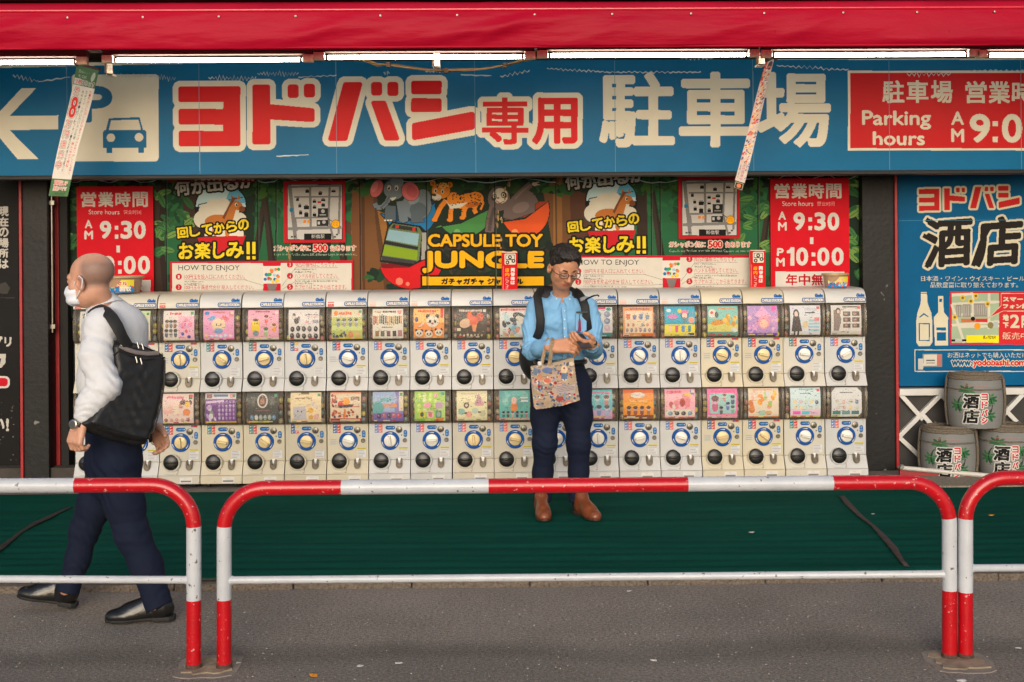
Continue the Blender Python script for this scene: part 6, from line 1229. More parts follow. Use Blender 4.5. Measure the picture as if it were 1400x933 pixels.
def place(idx, low):
    src = protoL if low else protoU
    t = copy_tree(src); z0 = BASE_Z if low else BASE_Z + TIER - .062
    t.location = (X_L + MW * idx + .001 * rm.uniform(-1, 1), MD + rm.uniform(-.004, .004), z0)
    t.rotation_euler = (0, 0, R_(rm.uniform(-.25, .25)))
    tag(t, '%s row capsule machine ' % ('lower' if low else 'upper') + CARD_WORDS[(idx, low)], 'capsule machine', 'capsule machines in two rows')
    base = (toneL if low else tone).get(idx, WH); f = rm.uniform(.97, 1.02)
    if low and idx in (2, 3, 4, 5, 6): base = (198, 189, 166) if idx != 2 else CR2
    col = (*lin([min(255, v * f) for v in base]), 1)
    q = random.Random(idx * 2 + low + 100)
    white_knob = idx >= 6 and idx not in (9, 10, 15, 16) or idx in (12, 13, 14)
    for ch in t.children:
        n_ = ch.name.split('.')[0]
        if n_ in ('body', 'lid'): ch.color = col
        if n_ == 'handle':
            ch.color = (*lin((224, 220, 210) if white_knob else (218, 196, 146)), 1); ch.rotation_euler = (0, R_(q.choice([-25, -12, -5, 8, 15, 20, 12, 35]) if q.random() < .85 else 85), 0)
    style = 0 if idx in (5,) and not low else (4 if idx in (2, 15, 16) else (1 if idx == 6 else (2 if idx in (7, 8, 9, 10, 18) else (3 if idx in (3, 4, 17) else (0 if low and idx in (5, 6) else 4 if idx in (1,) else 5 if False else 2)))))
    if idx in (12, 13, 14, 11): style = 2 if not low else 2
    if low and idx in (7, 8, 13, 14): style = 2
    o = link_mesh('sticker_print', sheets[style], t)
    if low: link_mesh('base_print', floor_mesh, t)
    # display card following the window from inside
    cw, ch_ = W * (.74 if idx not in (0,) else .7), .208; xoff = W * .5 - cw / 2 + W * q.uniform(-.03, .03); zoff = .424
    cv = Cv(0, 0, 100, 84, .0026, size=(cw, ch_)); card_art(idx, low, cv, q)
    pal_ = [cv.cols[i_] for i_ in range(len(cv.cols))] + [(60, 54, 56), (206, 200, 190), (150, 60, 60), (70, 90, 130)]
    for _ in range(70): x_, y_ = q.uniform(3, 95), q.uniform(4, 80); cv.rect(x_, y_, x_ + q.uniform(.8, 3.4), y_ + q.uniform(.8, 2.0), tuple(int(v_ * q.uniform(.55, 1.1)) if v_ < 230 else v_ for v_ in q.choice(pal_)))
    for _ in range(8): x_, y_ = q.uniform(6, 80), q.uniform(6, 78); cv.rect(x_, y_, x_ + q.uniform(6, 14), y_ + 1.0, tuple(int(v_ * .6) for v_ in q.choice(pal_)))
    for j in range(3): cv.rect(4 + 30 * j, 79.5, 4 + 30 * j + q.uniform(8, 24), 82.5, q.choice([(200, 190, 170), (180, 60, 60), (206, 196, 120), (150, 140, 130)]))
    if q.random() < .5: cv.rect(88, 3, 97, 11, q.choice([(206, 90, 90), (210, 200, 190), (90, 150, 110)]))
    def wp(V): z = V[:, 2] + zoff; return np.stack([V[:, 0] + xoff, np.interp(z, card_pr_z, card_pr_y) + .009, z], 1)
    cv.build('display_card', P_CARD, t, warp=wp, maxh=5)
    # capsules glimpsed at both sides of the card
    mb = MB(); cols = [mat('capsule %d' % k, c_, .25, coat=.4) for k, c_ in enumerate(((196, 180, 150), (150, 110, 80), (190, 120, 110), (120, 140, 140), (206, 190, 90)))]
    for sx in (.03, W - .035):
        for kz in range(4): mb.lathe([(0, -.02), (.014, -.0145), (.02, 0), (.014, .0145), (0, .02)], (sx + q.uniform(-.003, .006), .075 + q.uniform(0, .03), .43 + .048 * kz + q.uniform(-.006, .006)), (0, 0, 1), q.choice(cols), n=10)
    mb.build('capsule_fill', t, smooth=60)['kind'] = 'stuff'
    if not low and idx in (0, 1, 2, 6, 7, 8, 13, 14):
        cv = Cv(0, 0, 10, 7, .0014, size=(.042, .032)); strong = idx in (0, 1, 2, 6); cv.g[:] = cv.ci((196, 24, 30) if strong else (226, 168, 150)); cv.text('BAN', 1, .6, 9, 2.9, WHT if strong else (226, 206, 196), b=.2); cv.text('DAI', 1, 3.4, 9, 6.4, WHT if strong else (226, 206, 196), b=.25)
        cv.build('maker_badge', P_CARD, t, warp=lambda V: np.stack([V[:, 0] + W * .05, np.full(len(V), .0185) + (V[:, 2]) * .18, V[:, 2] + TIER + .008], 1))
    if low:
        mb = MB()
        for sx in (.05, W - .05): mb.lathe([(0, -.03), (.014, -.03), (.014, 0), (0, 0)], (sx, .06, 0), (0, 0, 1), M_DARK, n=10)
        mb.build('foot', t)
    return t
for idx in range(19):
    for low in (0, 1): place(idx, low)
for p_ in (protoU, protoL):
    for ch in list(p_.children): bpy.data.objects.remove(ch)
    bpy.data.objects.remove(p_)

# clear tubs for empty capsules on top of the machines
def tub(px, py0, py1, wpx, D, label):
    s_ = F_PX / D; c = at(px, py1, D); h_ = (py1 - py0) / s_; r_ = wpx / s_ / 2
    t = empty('plastic_tub', c, label, 'tub', 'clear tubs on the machines')
    mb = MB(); mb.lathe([(r_ * .82, 0), (r_ * .98, h_), (r_ * 1.05, h_), (r_ * 1.05, h_ + .012), (r_ * .93, h_ + .012), (r_ * .8, .004)], (0, 0, 0), (0, 0, 1), mat('cloudy tub plastic', (186, 150, 124), .3, alpha=.62, coat=.4), n=36, sx=.8); mb.build('bowl', t, smooth=40)
    mb = MB(); mb.lathe([(r_ * 1.06, h_ + .002), (r_ * 1.09, h_ + .008), (r_ * 1.06, h_ + .015), (r_ * 1.02, h_ + .008), (r_ * 1.06, h_ + .002)], (0, 0, 0), (0, 0, 1), mat('tub rim', (176, 150, 110), .4), n=36, sx=.8); mb.build('rim', t, smooth=60)
    cv = Cv(0, 0, 60, 26, .0018, size=(r_ * 1.5, h_ * .85)); q = random.Random(int(px)); cv.g[:] = cv.ci((206, 190, 60)); cv.rect(0, 14, 60, 26, (30, 120, 180))
    for _ in range(30): cv.rect((a := q.uniform(0, 56)), (b := q.uniform(12, 23)), a + q.uniform(2, 6), b + q.uniform(2, 4), q.choice([(206, 60, 50), (60, 150, 90), (214, 200, 190), (230, 150, 40), (20, 100, 160)]))
    cv.text('カプセル', 4, 2, 46, 11.5, (196, 40, 30), b=.9, ol=((1.2, (220, 206, 180)),)); cv.text('回収', 30, 14, 54, 24, (220, 206, 190), b=.8)
    cv.build('paper_label', P_CARD, t, warp=lambda V: np.stack([r_ * 1.0 * np.sin((V[:, 0] - r_ * .75) / r_), -.8 * r_ * 1.0 * np.cos((V[:, 0] - r_ * .75) / r_) - .004, V[:, 2] + h_ * .06], 1), maxw=5)
ztop = BASE_Z + TIER - .062 + TIER + .108
def tub_on(px, wpx, D, h, label):
    c = at(px, 395, D); s_ = F_PX / D; py1 = PY0 + (CAM_H - ztop) * s_ - (px - 700) * .0073; tub(px, py1 - h, py1, wpx, D, label)
tub_on(170, 52, 8.93, 20, 'clear tub with colourful label on the machines behind the neck of the bald man')
tub_on(1142, 40, 8.93, 17, 'clear tub with colourful label on the machines nearest the right black pillar'.replace('right ', ''))
# ------------------------------------------------------------------ people: implicit surfaces blended into one skin and meshed
class Vol:
    def __init__(s, lo, hi, vox):
        s.lo = np.array(lo, float); s.vox = vox; s.n = np.ceil((np.array(hi) - s.lo) / vox).astype(int) + 1
        s.d = np.full(s.n, .25, np.float32)
    def sub(s, lo, hi):
        a = np.clip(np.floor((np.array(lo) - s.lo) / s.vox).astype(int), 0, s.n); b = np.clip(np.ceil((np.array(hi) - s.lo) / s.vox).astype(int) + 1, 0, s.n)
        sl = tuple(slice(x, y) for x, y in zip(a, b))
        ax = [s.lo[i] + s.vox * np.arange(a[i], b[i]) for i in range(3)]
        return sl, np.stack(np.meshgrid(*ax, indexing='ij'), -1).astype(np.float32)
    def put(s, f, lo, hi, k=.01, mode='add', pad=None):
        pad = (k * 1.5 + .03) if pad is None else pad
        sl, P = s.sub(np.array(lo) - pad, np.array(hi) + pad)
        if P.size == 0: return
        e = f(P).astype(np.float32); d = s.d[sl]
        if mode == 'add': h = np.maximum(k - np.abs(d - e), 0) / max(k, 1e-6); s.d[sl] = np.minimum(d, e) - h * h * k * .25
        elif mode == 'cut': e = -e; h = np.maximum(k - np.abs(d - e), 0) / max(k, 1e-6); s.d[sl] = np.maximum(d, e) + h * h * k * .25
    def cap(s, a, b, ra, rb=None, k=.01, mode='add', flat=None):
        "round cone from a to b; flat = (direction, ratio) makes the section elliptic"
        a, b = np.array(a, float), np.array(b, float); rb = ra if rb is None else rb; ab = b - a; L2 = max(ab @ ab, 1e-9)
        def f(P):
            q = P - a; t = np.clip((q @ ab) / L2, 0, 1); v = q - t[..., None] * ab
            if flat is not None:
                n = np.array(flat[0], float); n = n / np.linalg.norm(n); c = v @ n; v = v + (c * (1 / flat[1] - 1))[..., None] * n
                return (np.linalg.norm(v, axis=-1) - (ra + (rb - ra) * t)) * min(1, flat[1] * 1.2)
            return np.linalg.norm(v, axis=-1) - (ra + (rb - ra) * t)
        R = max(ra, rb) * (max(1, flat[1]) if flat else 1); s.put(f, np.minimum(a, b) - R, np.maximum(a, b) + R, k, mode)
    def chain(s, pts, rs, k=.01, flat=None):
        for i in range(len(pts) - 1): s.cap(pts[i], pts[i + 1], rs[i], rs[i + 1], k, flat=flat)
    def ell(s, c, r, R=None, k=.01, mode='add'):
        c, r = np.array(c, float), np.array(r, float); R = np.eye(3) if R is None else np.array(R)
        def f(P):
            q = (P - c) @ R; g = q / r; l = np.linalg.norm(g, axis=-1); m = np.linalg.norm(g / r, axis=-1); return l * (l - 1) / np.maximum(m, 1e-6)
        m = r.max(); s.put(f, c - m, c + m, k, mode)
    def slab(s, p, n, mode='cut'):
        "keeps the side of the plane the normal points to"
        p, n = np.array(p, float), np.array(n, float); n = n / np.linalg.norm(n); _, P = s.sub(s.lo, s.lo + s.n * s.vox); P = P[:s.n[0], :s.n[1], :s.n[2]]
        s.d = np.maximum(s.d, -((P - p) @ n).astype(np.float32))
    def ripple(s, amp, freq, seed, where=None):
        r = np.random.RandomState(seed); _, P = s.sub(s.lo, s.lo + (s.n - 1) * s.vox); P = P[:s.n[0], :s.n[1], :s.n[2]]; acc = 0
        W_ = .02 * np.sin(P[..., [1, 2, 0]] * freq * .45 + 1.3)
        for i in range(4):
            v = r.normal(size=3); v = v / np.linalg.norm(v) * freq * (.7 + .35 * i); acc = acc + np.sin((P + W_ * 2) @ v + r.uniform(0, 6)) / (1 + .4 * i)
        acc = np.sign(acc) * np.abs(acc) ** .8 * amp * .5
        if where is not None: acc = acc * where(P)
        s.d = s.d + acc.astype(np.float32)
    def folds(s, c, axis, amp, wave, reach, seed, skew=.5):
        "cloth folds running round an axis near a joint c"
        c, ax = np.array(c, float), np.array(axis, float); ax = ax / np.linalg.norm(ax); r = np.random.RandomState(seed); o = np.cross(ax, r.normal(size=3)); o = o / np.linalg.norm(o)
        sl, P = s.sub(c - reach * 2.2, c + reach * 2.2)
        if P.size == 0: return
        q = P - c; t = q @ ax; u = q @ o; g = np.exp(-(np.linalg.norm(q, axis=-1) / reach) ** 2)
        w_ = np.sin((t + skew * u + .012 * np.sin(u * 60 + seed)) * 2 * np.pi / wave); s.d[sl] += (amp * g * (np.abs(w_) ** 1.5 * np.sign(w_))).astype(np.float32)
    def mesh(s, name, material, parent=None, smooth_iter=1, colour=None, origin=None, simplify=0):
        d = s.d; ins = d < 0; nx, ny, nz = d.shape
        c = [ins[i:nx-1+i, j:ny-1+j, k:nz-1+k] for i in (0, 1) for j in (0, 1) for k in (0, 1)]
        cnt = sum(x.astype(np.int8) for x in c); act = (cnt > 0) & (cnt < 8); idx = np.full(act.shape, -1, np.int64); cells = np.argwhere(act); idx[act] = np.arange(len(cells))
        acc = np.zeros((len(cells), 3)); num = np.zeros(len(cells)); corners = [(i, j, k) for i in (0, 1) for j in (0, 1) for k in (0, 1)]
        val = {q: d[cells[:, 0] + q[0], cells[:, 1] + q[1], cells[:, 2] + q[2]].astype(float) for q in corners}
        for a in corners:
            for ax in range(3):
                if a[ax] == 0:
                    b = tuple(v + (1 if i == ax else 0) for i, v in enumerate(a)); da, db = val[a], val[b]; x = (da < 0) != (db < 0)
                    t = np.where(x, da / np.where(x, da - db, 1), 0); p = np.tile(np.array(a, float), (len(cells), 1)); p[:, ax] += t; acc[x] += p[x]; num[x] += 1
        V = s.lo + (cells + acc / num[:, None]) * s.vox; F = []
        for ax in range(3):
            o1, o2 = [(1, 2), (2, 0), (0, 1)][ax]; A = [slice(1, -1)] * 3; A[ax] = slice(0, -1); B_ = list(A); B_[ax] = slice(1, None)
            e = np.argwhere(ins[tuple(A)] != ins[tuple(B_)])
            if not len(e): continue
            off = np.array([1, 1, 1]); off[ax] = 0; e = e + off; st = ins[e[:, 0], e[:, 1], e[:, 2]]; u = np.zeros(3, int); u[o1] = 1; w_ = np.zeros(3, int); w_[o2] = 1
            q = [idx[tuple((e - m).T)] for m in (u * 0, u, u + w_, w_)]; quad = np.stack(q, 1); quad[~st] = quad[~st][:, ::-1]; F.append(quad[:, ::-1] if False else quad)
        F = np.concatenate(F); F = F[(F >= 0).all(1)]
        for _ in range(smooth_iter):
            acc = np.zeros_like(V); n_ = np.zeros(len(V))
            for i in range(4):
                a, b = F[:, i], F[:, (i + 1) % 4]; np.add.at(acc, a, V[b]); np.add.at(acc, b, V[a]); np.add.at(n_, a, 1); np.add.at(n_, b, 1)
            V = V * .5 + .5 * acc / np.maximum(n_, 1)[:, None]
        org = np.array(origin if origin is not None else (0, 0, 0), float)
        me = bpy.data.meshes.new(name); me.from_pydata((V - org).tolist(), [], F.tolist()); me.polygons.foreach_set('use_smooth', [True] * len(me.polygons))
        if colour is not None:
            C = np.concatenate([colour(V), np.ones((len(V), 1))], 1).astype(np.float32); ca = me.color_attributes.new('Col', 'FLOAT_COLOR', 'POINT'); ca.data.foreach_set('color', C.ravel())
        me.materials.append(material); bm = bmesh.new(); bm.from_mesh(me); bmesh.ops.recalc_face_normals(bm, faces=bm.faces); bm.to_mesh(me); bm.free(); me.update()
        o = link_mesh(name, me, parent)
        if parent is not None: o.matrix_parent_inverse = Matrix.Translation(-parent.location) ; 
        if origin is not None: o.location = org
        return o

def vbox(fn, x0, y0, x1, y1, d0, d1, vox):
    q = np.array([fn(x, y, d) for x in (x0, x1) for y in (y0, y1) for d in (d0, d1)]); return Vol(q.min(0), q.max(0), vox)
def unit(v): v = np.array(v, float); return v / np.linalg.norm(v)
def J(px, py, D): return np.array(at(px, py, D))
def head_frame(yaw, pitch, roll=0.0):
    "columns: lateral (the head's left), forward, up; yaw 0 faces the street (-y), positive turns to the picture's right; pitch nods down"
    f = np.array((math.sin(yaw), -math.cos(yaw), 0.0)); l = np.array((math.cos(yaw), math.sin(yaw), 0.0)); u = np.array((0, 0, 1.0))
    f2 = f * math.cos(pitch) - u * math.sin(pitch); u2 = u * math.cos(pitch) + f * math.sin(pitch)
    l2 = l * math.cos(roll) + u2 * math.sin(roll); u3 = u2 * math.cos(roll) - l * math.sin(roll)
    return np.stack([l2, f2, u3], 1)
def build_head(v, o, R, S, k=1.0):
    "o is the chin-neck corner of the head frame, S the head's height"
    T = lambda x, f, z: o + R @ (np.array((x, f, z)) * S)
    e = lambda c, r, kk=.03, mode='add', rot=None: v.ell(T(*c), np.array(r) * S, R if rot is None else R @ rot, kk * S * 2, mode)
    e((0, -.05, .665), (.335, .425, .335)); e((0, .10, .40), (.285, .285, .37), .06); e((0, .20, .13), (.16, .17, .115), .08); e((0, .05, .24), (.255, .27, .20), .06)
    for sx in (-1, 1):
        e((.19 * sx, .24, .39), (.095, .09, .085), .06); e((.358 * sx, -.02, .455), (.045, .095, .155), .016, rot=np.array(Matrix.Rotation(R_(-12), 3, 'X')))
        e((.392 * sx, .005, .465), (.035, .045, .075), .012, 'cut')
    v.cap(T(-.2, .325, .575), T(.2, .325, .575), .05 * S, k=.06 * S)
    for sx in (-1, 1): e((.145 * sx, .425, .505), (.085, .07, .05), .05, 'cut'); e((.145 * sx, .335, .50), (.075, .065, .06), .015)
    v.cap(T(0, .365, .545), T(0, .465, .375), .034 * S, .052 * S, k=.05 * S); v.ell(T(.05, .405, .355), np.array((.04, .05, .035)) * S, R, .03 * S); v.ell(T(-.05, .405, .355), np.array((.04, .05, .035)) * S, R, .03 * S)
    v.cap(T(-.085, .355, .245), T(.085, .355, .245), .030 * S, k=.03 * S); v.cap(T(-.075, .355, .195), T(.075, .355, .195), .034 * S, k=.03 * S); v.cap(T(-.11, .40, .222), T(.11, .40, .222), .011 * S, k=.015 * S, mode='cut')
    return T
def build_hand(v, wrist, a, n, size=.185, side=1, curl=(.5, .5, .5, .5), thumb=(.6, .3), spread=.08, curl2=None, k=.006):
    "wrist point, a = direction of the hand, n = normal of its back; side +1 puts the thumb on n x a"
    a = unit(a); n = unit(n - a * (n @ a)); b = np.cross(n, a) * side; s = size
    P = lambda x, y, z: wrist + a * x * s + b * y * s + n * z * s
    v.cap(P(-.15, 0, 0), P(.06, 0, 0), .155 * s, .16 * s, k=.012, flat=(n, .72))
    for y0, y1 in ((-.14, -.17), (-.02, -.05), (.10, .07), (.17, .19)): v.cap(P(.06, y0 * .8, 0), P(.46, y1, .015), .115 * s, .085 * s, k=.012, flat=(n, .9))
    tips = []
    for i, (y, L) in enumerate(((.185, .44), (.065, .49), (-.06, .46), (-.175, .36))):
        p = P(.47, y, .02); c = curl[i]; c2 = (curl2[i] if curl2 else c); ang = c * .75; d = a; L_ = (.46, .30, .24); r0 = (.068, .062, .057, .047) if i < 3 else (.060, .054, .049, .041)
        sp = b * spread * (1.2 - i * .8)
        for j in range(3):
            dd = unit((a + sp) * math.cos(ang) - n * math.sin(ang)); q = p + dd * L * s * L_[j] * 1.02; v.cap(p, q, r0[j] * s, r0[j + 1] * s, k=k * (1.2 if j == 0 else .6)); p = q; ang += c2 * (1.0 if j == 0 else .7)
        tips.append(p)
    p = P(.08, .15, -.04); o_, cl = thumb; d1 = unit(a * math.cos(o_) + b * math.sin(o_) - n * .25); q = p + d1 * .24 * s; v.cap(p, q, .10 * s, .088 * s, k=.010)
    d2 = unit(a * math.cos(o_ - cl) + b * math.sin(o_ - cl) - n * .3); q2 = q + d2 * .19 * s; v.cap(q, q2, .082 * s, .074 * s, k=.004); d3 = unit(a * math.cos(o_ - 2 * cl) + b * math.sin(o_ - 2 * cl) - n * .3); q3 = q2 + d3 * .15 * s; v.cap(q2, q3, .072 * s, .058 * s, k=.004)
    return tips
def shoe(name, heel, toe, lift_toe, lift_heel, M_up, M_sole, parent, wid=.1, seed=0, origin=None):
    "heel and toe points on the ground; the lifts raise either end"
    heel, toe = np.array(heel), np.array(toe); heel = heel + (0, 0, lift_heel); toe = toe + (0, 0, lift_toe); f = unit(toe - heel); L = np.linalg.norm(toe - heel); l = unit(np.cross(f, (0, 0, 1))); u = np.cross(l, f); R = np.stack([l, f, u], 1)
    P = lambda x, y, z: heel + l * x * wid + f * y * L + u * z
    lo = np.minimum(heel, toe) - .08; hi = np.maximum(heel, toe) + (.08, .08, .17)
    v = Vol(lo, hi, .004)
    v.ell(P(0, .20, .045), (.36 * wid, .20 * L, .055), R, .02); v.ell(P(0, .72, .022), (.46 * wid, .27 * L, .040), R, .03); v.ell(P(0, .5, .034), (.40 * wid, .28 * L, .048), R, .03); v.ell(P(0, .90, .020), (.30 * wid, .11 * L, .026), R, .02)
    v.cap(P(0, .17, .05), P(0, .20, .105), .39 * wid, .40 * wid, k=.02); v.cap(P(0, .28, .098), P(0, .64, .05), .26 * wid, .28 * wid, k=.03)
    v.slab(P(0, 0, .010), u); o = v.mesh(name, M_up, parent, 1, origin=origin)
    s_ = Vol(lo, hi, .004)
    def sole(Q):
        q = (Q - heel) @ R; y = q[..., 1] / L; hw = wid * np.interp(y, [-.02, .06, .3, .5, .72, .9, 1.0, 1.03], [.2, .36, .34, .33, .47, .38, .2, .02]); dx = np.abs(q[..., 0]) - hw; dz = np.maximum(q[..., 2] - .013, -q[..., 2] - np.where(y < .3, .010, .002)); dy = np.maximum(-q[..., 1] - .004, q[..., 1] - L * 1.02); return np.maximum(np.maximum(dx, dz), dy)
    s_.put(sole, lo, hi, .001, pad=0); so = s_.mesh('sole', M_sole, o, 1); so.matrix_parent_inverse = Matrix.Identity(4)
    if parent is not None: so.matrix_parent_inverse = Matrix.Identity(4)
    mb = MB()
    for k in range(4): mb.tube([P(-.16, .36 + .055 * k, .110 - .0105 * k), P(0, .375 + .055 * k, .122 - .0105 * k), P(.18, .36 + .055 * k, .110 - .0105 * k)], .0032, M_LACE if 'brown' in M_up.name else M_SHOELACE, n=6)
    la = mb.build('laces', o, smooth=60); la.matrix_parent_inverse = Matrix.Identity(4)
    return o
def ribbon(mb, pts, w, th, m, normal, n=10): mb.tube([Vector(p) for p in pts], w, m, n=n, flat=(Vector(normal), th / w))

M_LACE = mat('brown lace', (96, 56, 34), .8); M_SHOELACE = mat('black lace', (20, 20, 20), .7)
def skin_mat(name):
    return mat(name, (200, 150, 120), .48, attr=True, var=.07, vscale=40, bump=.0015, bscale=260)
M_SKIN = skin_mat('skin')
M_HAIR = mat('dark hair', (26, 21, 18), .5, spec=.5, var=.5, vscale=40, bump=.006, bscale=140, stretch=(1, 1, .35))
M_SHIRTB = mat('light blue shirt cotton', (124, 176, 216), .85, spec=.2, var=.05, vscale=6, bump=.014, bscale=15, stretch=(1, 1, .6))
M_SHIRTW = mat('white shirt cotton', (208, 209, 213), .8, spec=.2, var=.03, vscale=6, bump=.009, bscale=12, stretch=(1, 1, .6))
M_NAVY = mat('navy trouser wool', (19, 27, 48), .85, spec=.25, var=.12, vscale=9, bump=.012, bscale=11, stretch=(1, 1, .5))
M_BROWNSHOE = mat('brown shoe leather', (126, 66, 36), .38, var=.22, vscale=16, coat=.25)
M_BSOLE = mat('dark brown sole', (60, 38, 28), .7)
M_BLACKSHOE = mat('black shoe leather', (22, 21, 21), .3, var=.2, vscale=14, coat=.35, bump=.002, bscale=40)
M_BLSOLE = mat('black rubber sole', (26, 25, 25), .7)
M_BELT = mat('black belt leather', (28, 25, 24), .4, coat=.2)
M_NYLON = mat('black nylon', (24, 24, 26), .5, spec=.5, var=.15, vscale=8, bump=.005, bscale=18)
M_STRAPN = mat('black strap webbing', (26, 26, 27), .7, bump=.002, bscale=200)
M_ZIP = mat('zip pull steel', (170, 166, 160), .3, metal=.9)
M_GLASSF = mat('dark glasses frame', (40, 28, 24), .3, coat=.4)
M_LENS = mat('glasses lens', (230, 230, 226), .05, alpha=.10, coat=.6)
M_BTN = mat('shirt button', (206, 214, 220), .3)

# ================================================================== the man in the blue shirt
D0 = 7.75
c0 = J(768, 690, D0)
pr = empty('person', (c0[0], D0, PZ + .012))
def px(x, y, dy=0.0): return J(x, y, D0 + dy)
OFF = np.array(pr.location)
bpy.data.objects.remove(pr)
# body: one skin from crown to ankles; the clothes lie over it
v = vbox(px, 706, 722, 830, 326, -.50, .25, .004)
HR = head_frame(R_(20), R_(30), R_(-2)); HS = .250
chin = px(770, 396.5, -.115)
HO = chin - HR @ (np.array((0, .28, .02)) * HS)
HT = build_head(v, HO, HR, HS)
nb = px(767, 408, .035)
v.cap(nb, HT(0, -.06, .30), .050, .054, k=.015); v.cap(nb + (0, .01, -.10), nb, .05, .05, k=.02)
shR, shL = px(734, 419, .03), px(803, 419, .02)          # his right shoulder is on the picture's left
elR, elL = px(727, 479, -.04), px(811, 478, -.04)
wrR, wrL = px(757, 474, -.28), px(809, 472, -.27)
v.cap(px(768, 428, .03), px(766, 480, .02), .10, .095, k=.05, flat=((0, 1, 0), .75)); v.cap(shR + (0, 0, -.02), shL + (0, 0, -.02), .045, k=.03); v.cap(px(766, 480, .02), px(766, 515, .02), .10, .11, k=.05, flat=((0, 1, 0), .8))
for s_, e_, w_ in ((shR, elR, wrR), (shL, elL, wrL)): v.cap(s_, e_, .042, .036, k=.03); v.cap(e_, w_, .036, .027, k=.02)
hipR, hipL, knR, knL, anR, anL = px(748, 520, .02), px(788, 520, .02), px(745, 606, -.02), px(791, 606, -.01), px(741, 690, .03), px(791, 690, .03)
for h_, k_, a_ in ((hipR, knR, anR), (hipL, knL, anL)):
    v.cap(h_, k_, .07, .048, k=.05); v.cap(k_, a_, .046, .030, k=.02)
tR = build_hand(v, wrR, px(783, 473, -.31) - wrR, np.array((-.1, -.75, .65)), .20, side=1, curl=(.55, .62, .7, .78), thumb=(.45, .35), spread=.10)
tL = build_hand(v, wrL, px(790, 469, -.33) - wrL, np.array((.25, -.35, -.9)), .19, side=-1, curl=(.42, .5, .55, .6), thumb=(.85, .55), spread=.10)
def skin_col(base, red, extra=None):
    b0, r0 = np.array(lin(base)), np.array(lin(red))
    def f(V):
        C = np.tile(b0, (len(V), 1))
        if extra: C = extra(V, C, r0)
        return C
    return f
def face_tint(T, R, S):
    def ex(V, C, r0):
        def w_(c, s): return np.exp(-(((V - T(*c)) @ R / (np.array(s) * S)) ** 2).sum(1))[:, None]
        lips = np.clip(w_((0, .38, .222), (.11, .12, .045)) * 1.3, 0, .8); C = C * (1 - lips) + r0 * lips
        ck = w_((.2, .28, .36), (.12, .15, .1)) + w_((-.2, .28, .36), (.12, .15, .1)) + w_((0, .46, .38), (.07, .1, .08)); C = C * (1 - .25 * ck) + np.array(lin((188, 110, 84))) * .25 * ck
        st = w_((0, .3, .15), (.22, .2, .12)); C = C * (1 - .16 * np.clip(st, 0, 1)); return C
    return ex
person = v.mesh('person', M_SKIN, None, 1, colour=skin_col((196, 140, 108), (150, 78, 66), face_tint(HT, HR, HS)), origin=OFF)
tag(person, 'man in light blue shirt and glasses standing and looking down at his phone', 'person', 'people on the pavement')
def sub_(v, name, m, it=1, **k):
    o = v.mesh(name, m, None, it, **k); o.parent = person; o.matrix_parent_inverse = Matrix.Translation(-OFF); return o
def kid(mb, name, par, **k):
    o = mb.build(name, par, **k); o.matrix_parent_inverse = Matrix.Translation(-par.location); return o
# hair
v = Vol(HT(0, 0, .5) - .24, HT(0, 0, .6) + .26, .004)
v.ell(HT(0, -.065, .69), np.array((.365, .45, .365)) * HS, HR, .01); v.ell(HT(0, .10, .92), np.array((.29, .29, .125)) * HS, HR, .02)
for sx in (-1, 1): v.ell(HT(.325 * sx, .02, .62), np.array((.045, .11, .15)) * HS, HR, .02)
Lh = lambda P: ((P - HO) @ HR) / HS
def keep(P):
    q = Lh(P); x, f, z = q[..., 0], q[..., 1], q[..., 2]
    hairline = np.where(f > .02, .46 + np.clip(f - .0, 0, 1) * 1.25 + .03 * np.sin(x * 16 + 1) + .02 * np.sin(x * 41 + 2) - .10 * np.clip(np.abs(x) - .24, 0, 1) * 2, np.where(np.abs(x) > .30, np.interp(f, [-.5, -.12, .02], [.30, .38, .50]), .24))
    hairline = np.minimum(hairline, .90 + .022 * np.sin(x * 23) + .012 * np.sin(x * 57) + .10 * x - .25 * np.clip(np.abs(x) - .12, 0, 1)); return (hairline - z) * HS
_, P = v.sub(v.lo, v.lo + (v.n - 1) * v.vox); P = P[:v.n[0], :v.n[1], :v.n[2]]; v.d = np.maximum(v.d, keep(P).astype(np.float32))
q = Lh(P); v.d += (.0022 * np.sin(q[..., 0] * 44 + 5 * np.sin(q[..., 1] * 9) + 3 * q[..., 2]) * np.sin(q[..., 1] * 17 + 4 * q[..., 0] + 2) + .0018 * np.sin(q[..., 0] * 80 + q[..., 2] * 30 + 6 * np.sin(q[..., 1] * 14))).astype(np.float32)
hair = sub_(v, 'hair', M_HAIR)
mb = MB(); rh = random.Random(12); n_s = 0
while n_s < 520:
    th, ph_ = rh.uniform(0, 2 * math.pi), rh.uniform(.0, 1.25); d_ = np.array((math.sin(ph_) * math.cos(th), math.sin(ph_) * math.sin(th), math.cos(ph_))); b_ = np.array((0, -.04, .70)) + d_ * np.array((.365, .44, .365)) * 1.0
    fl = unit(np.array((d_[0] * 1.0 + .25, d_[1] * 1.0 + (.35 if d_[1] > 0 else -.1), -.25 - .7 * ph_)) + np.array([rh.gauss(0, .25) for _ in range(3)])); fl = unit(fl - d_ * (fl @ d_) * .92)
    e_ = b_ + fl * .17; 
    if float(keep(np.array([[HT(*e_)]], dtype=float))[0, 0]) > .004: n_s += 1; continue
    m_ = b_ + fl * .085 + d_ * .018; mb.tube([HT(*(b_ + d_ * .004)), HT(*m_), HT(*(e_ + d_ * rh.uniform(-.02, .018)))], [.0022, .0019, .0005], M_HAIR, n=5); n_s += 1
o = mb.build('strands', hair, smooth=80); o.matrix_parent_inverse = Matrix.Translation(-hair.location) @ Matrix.Identity(4)
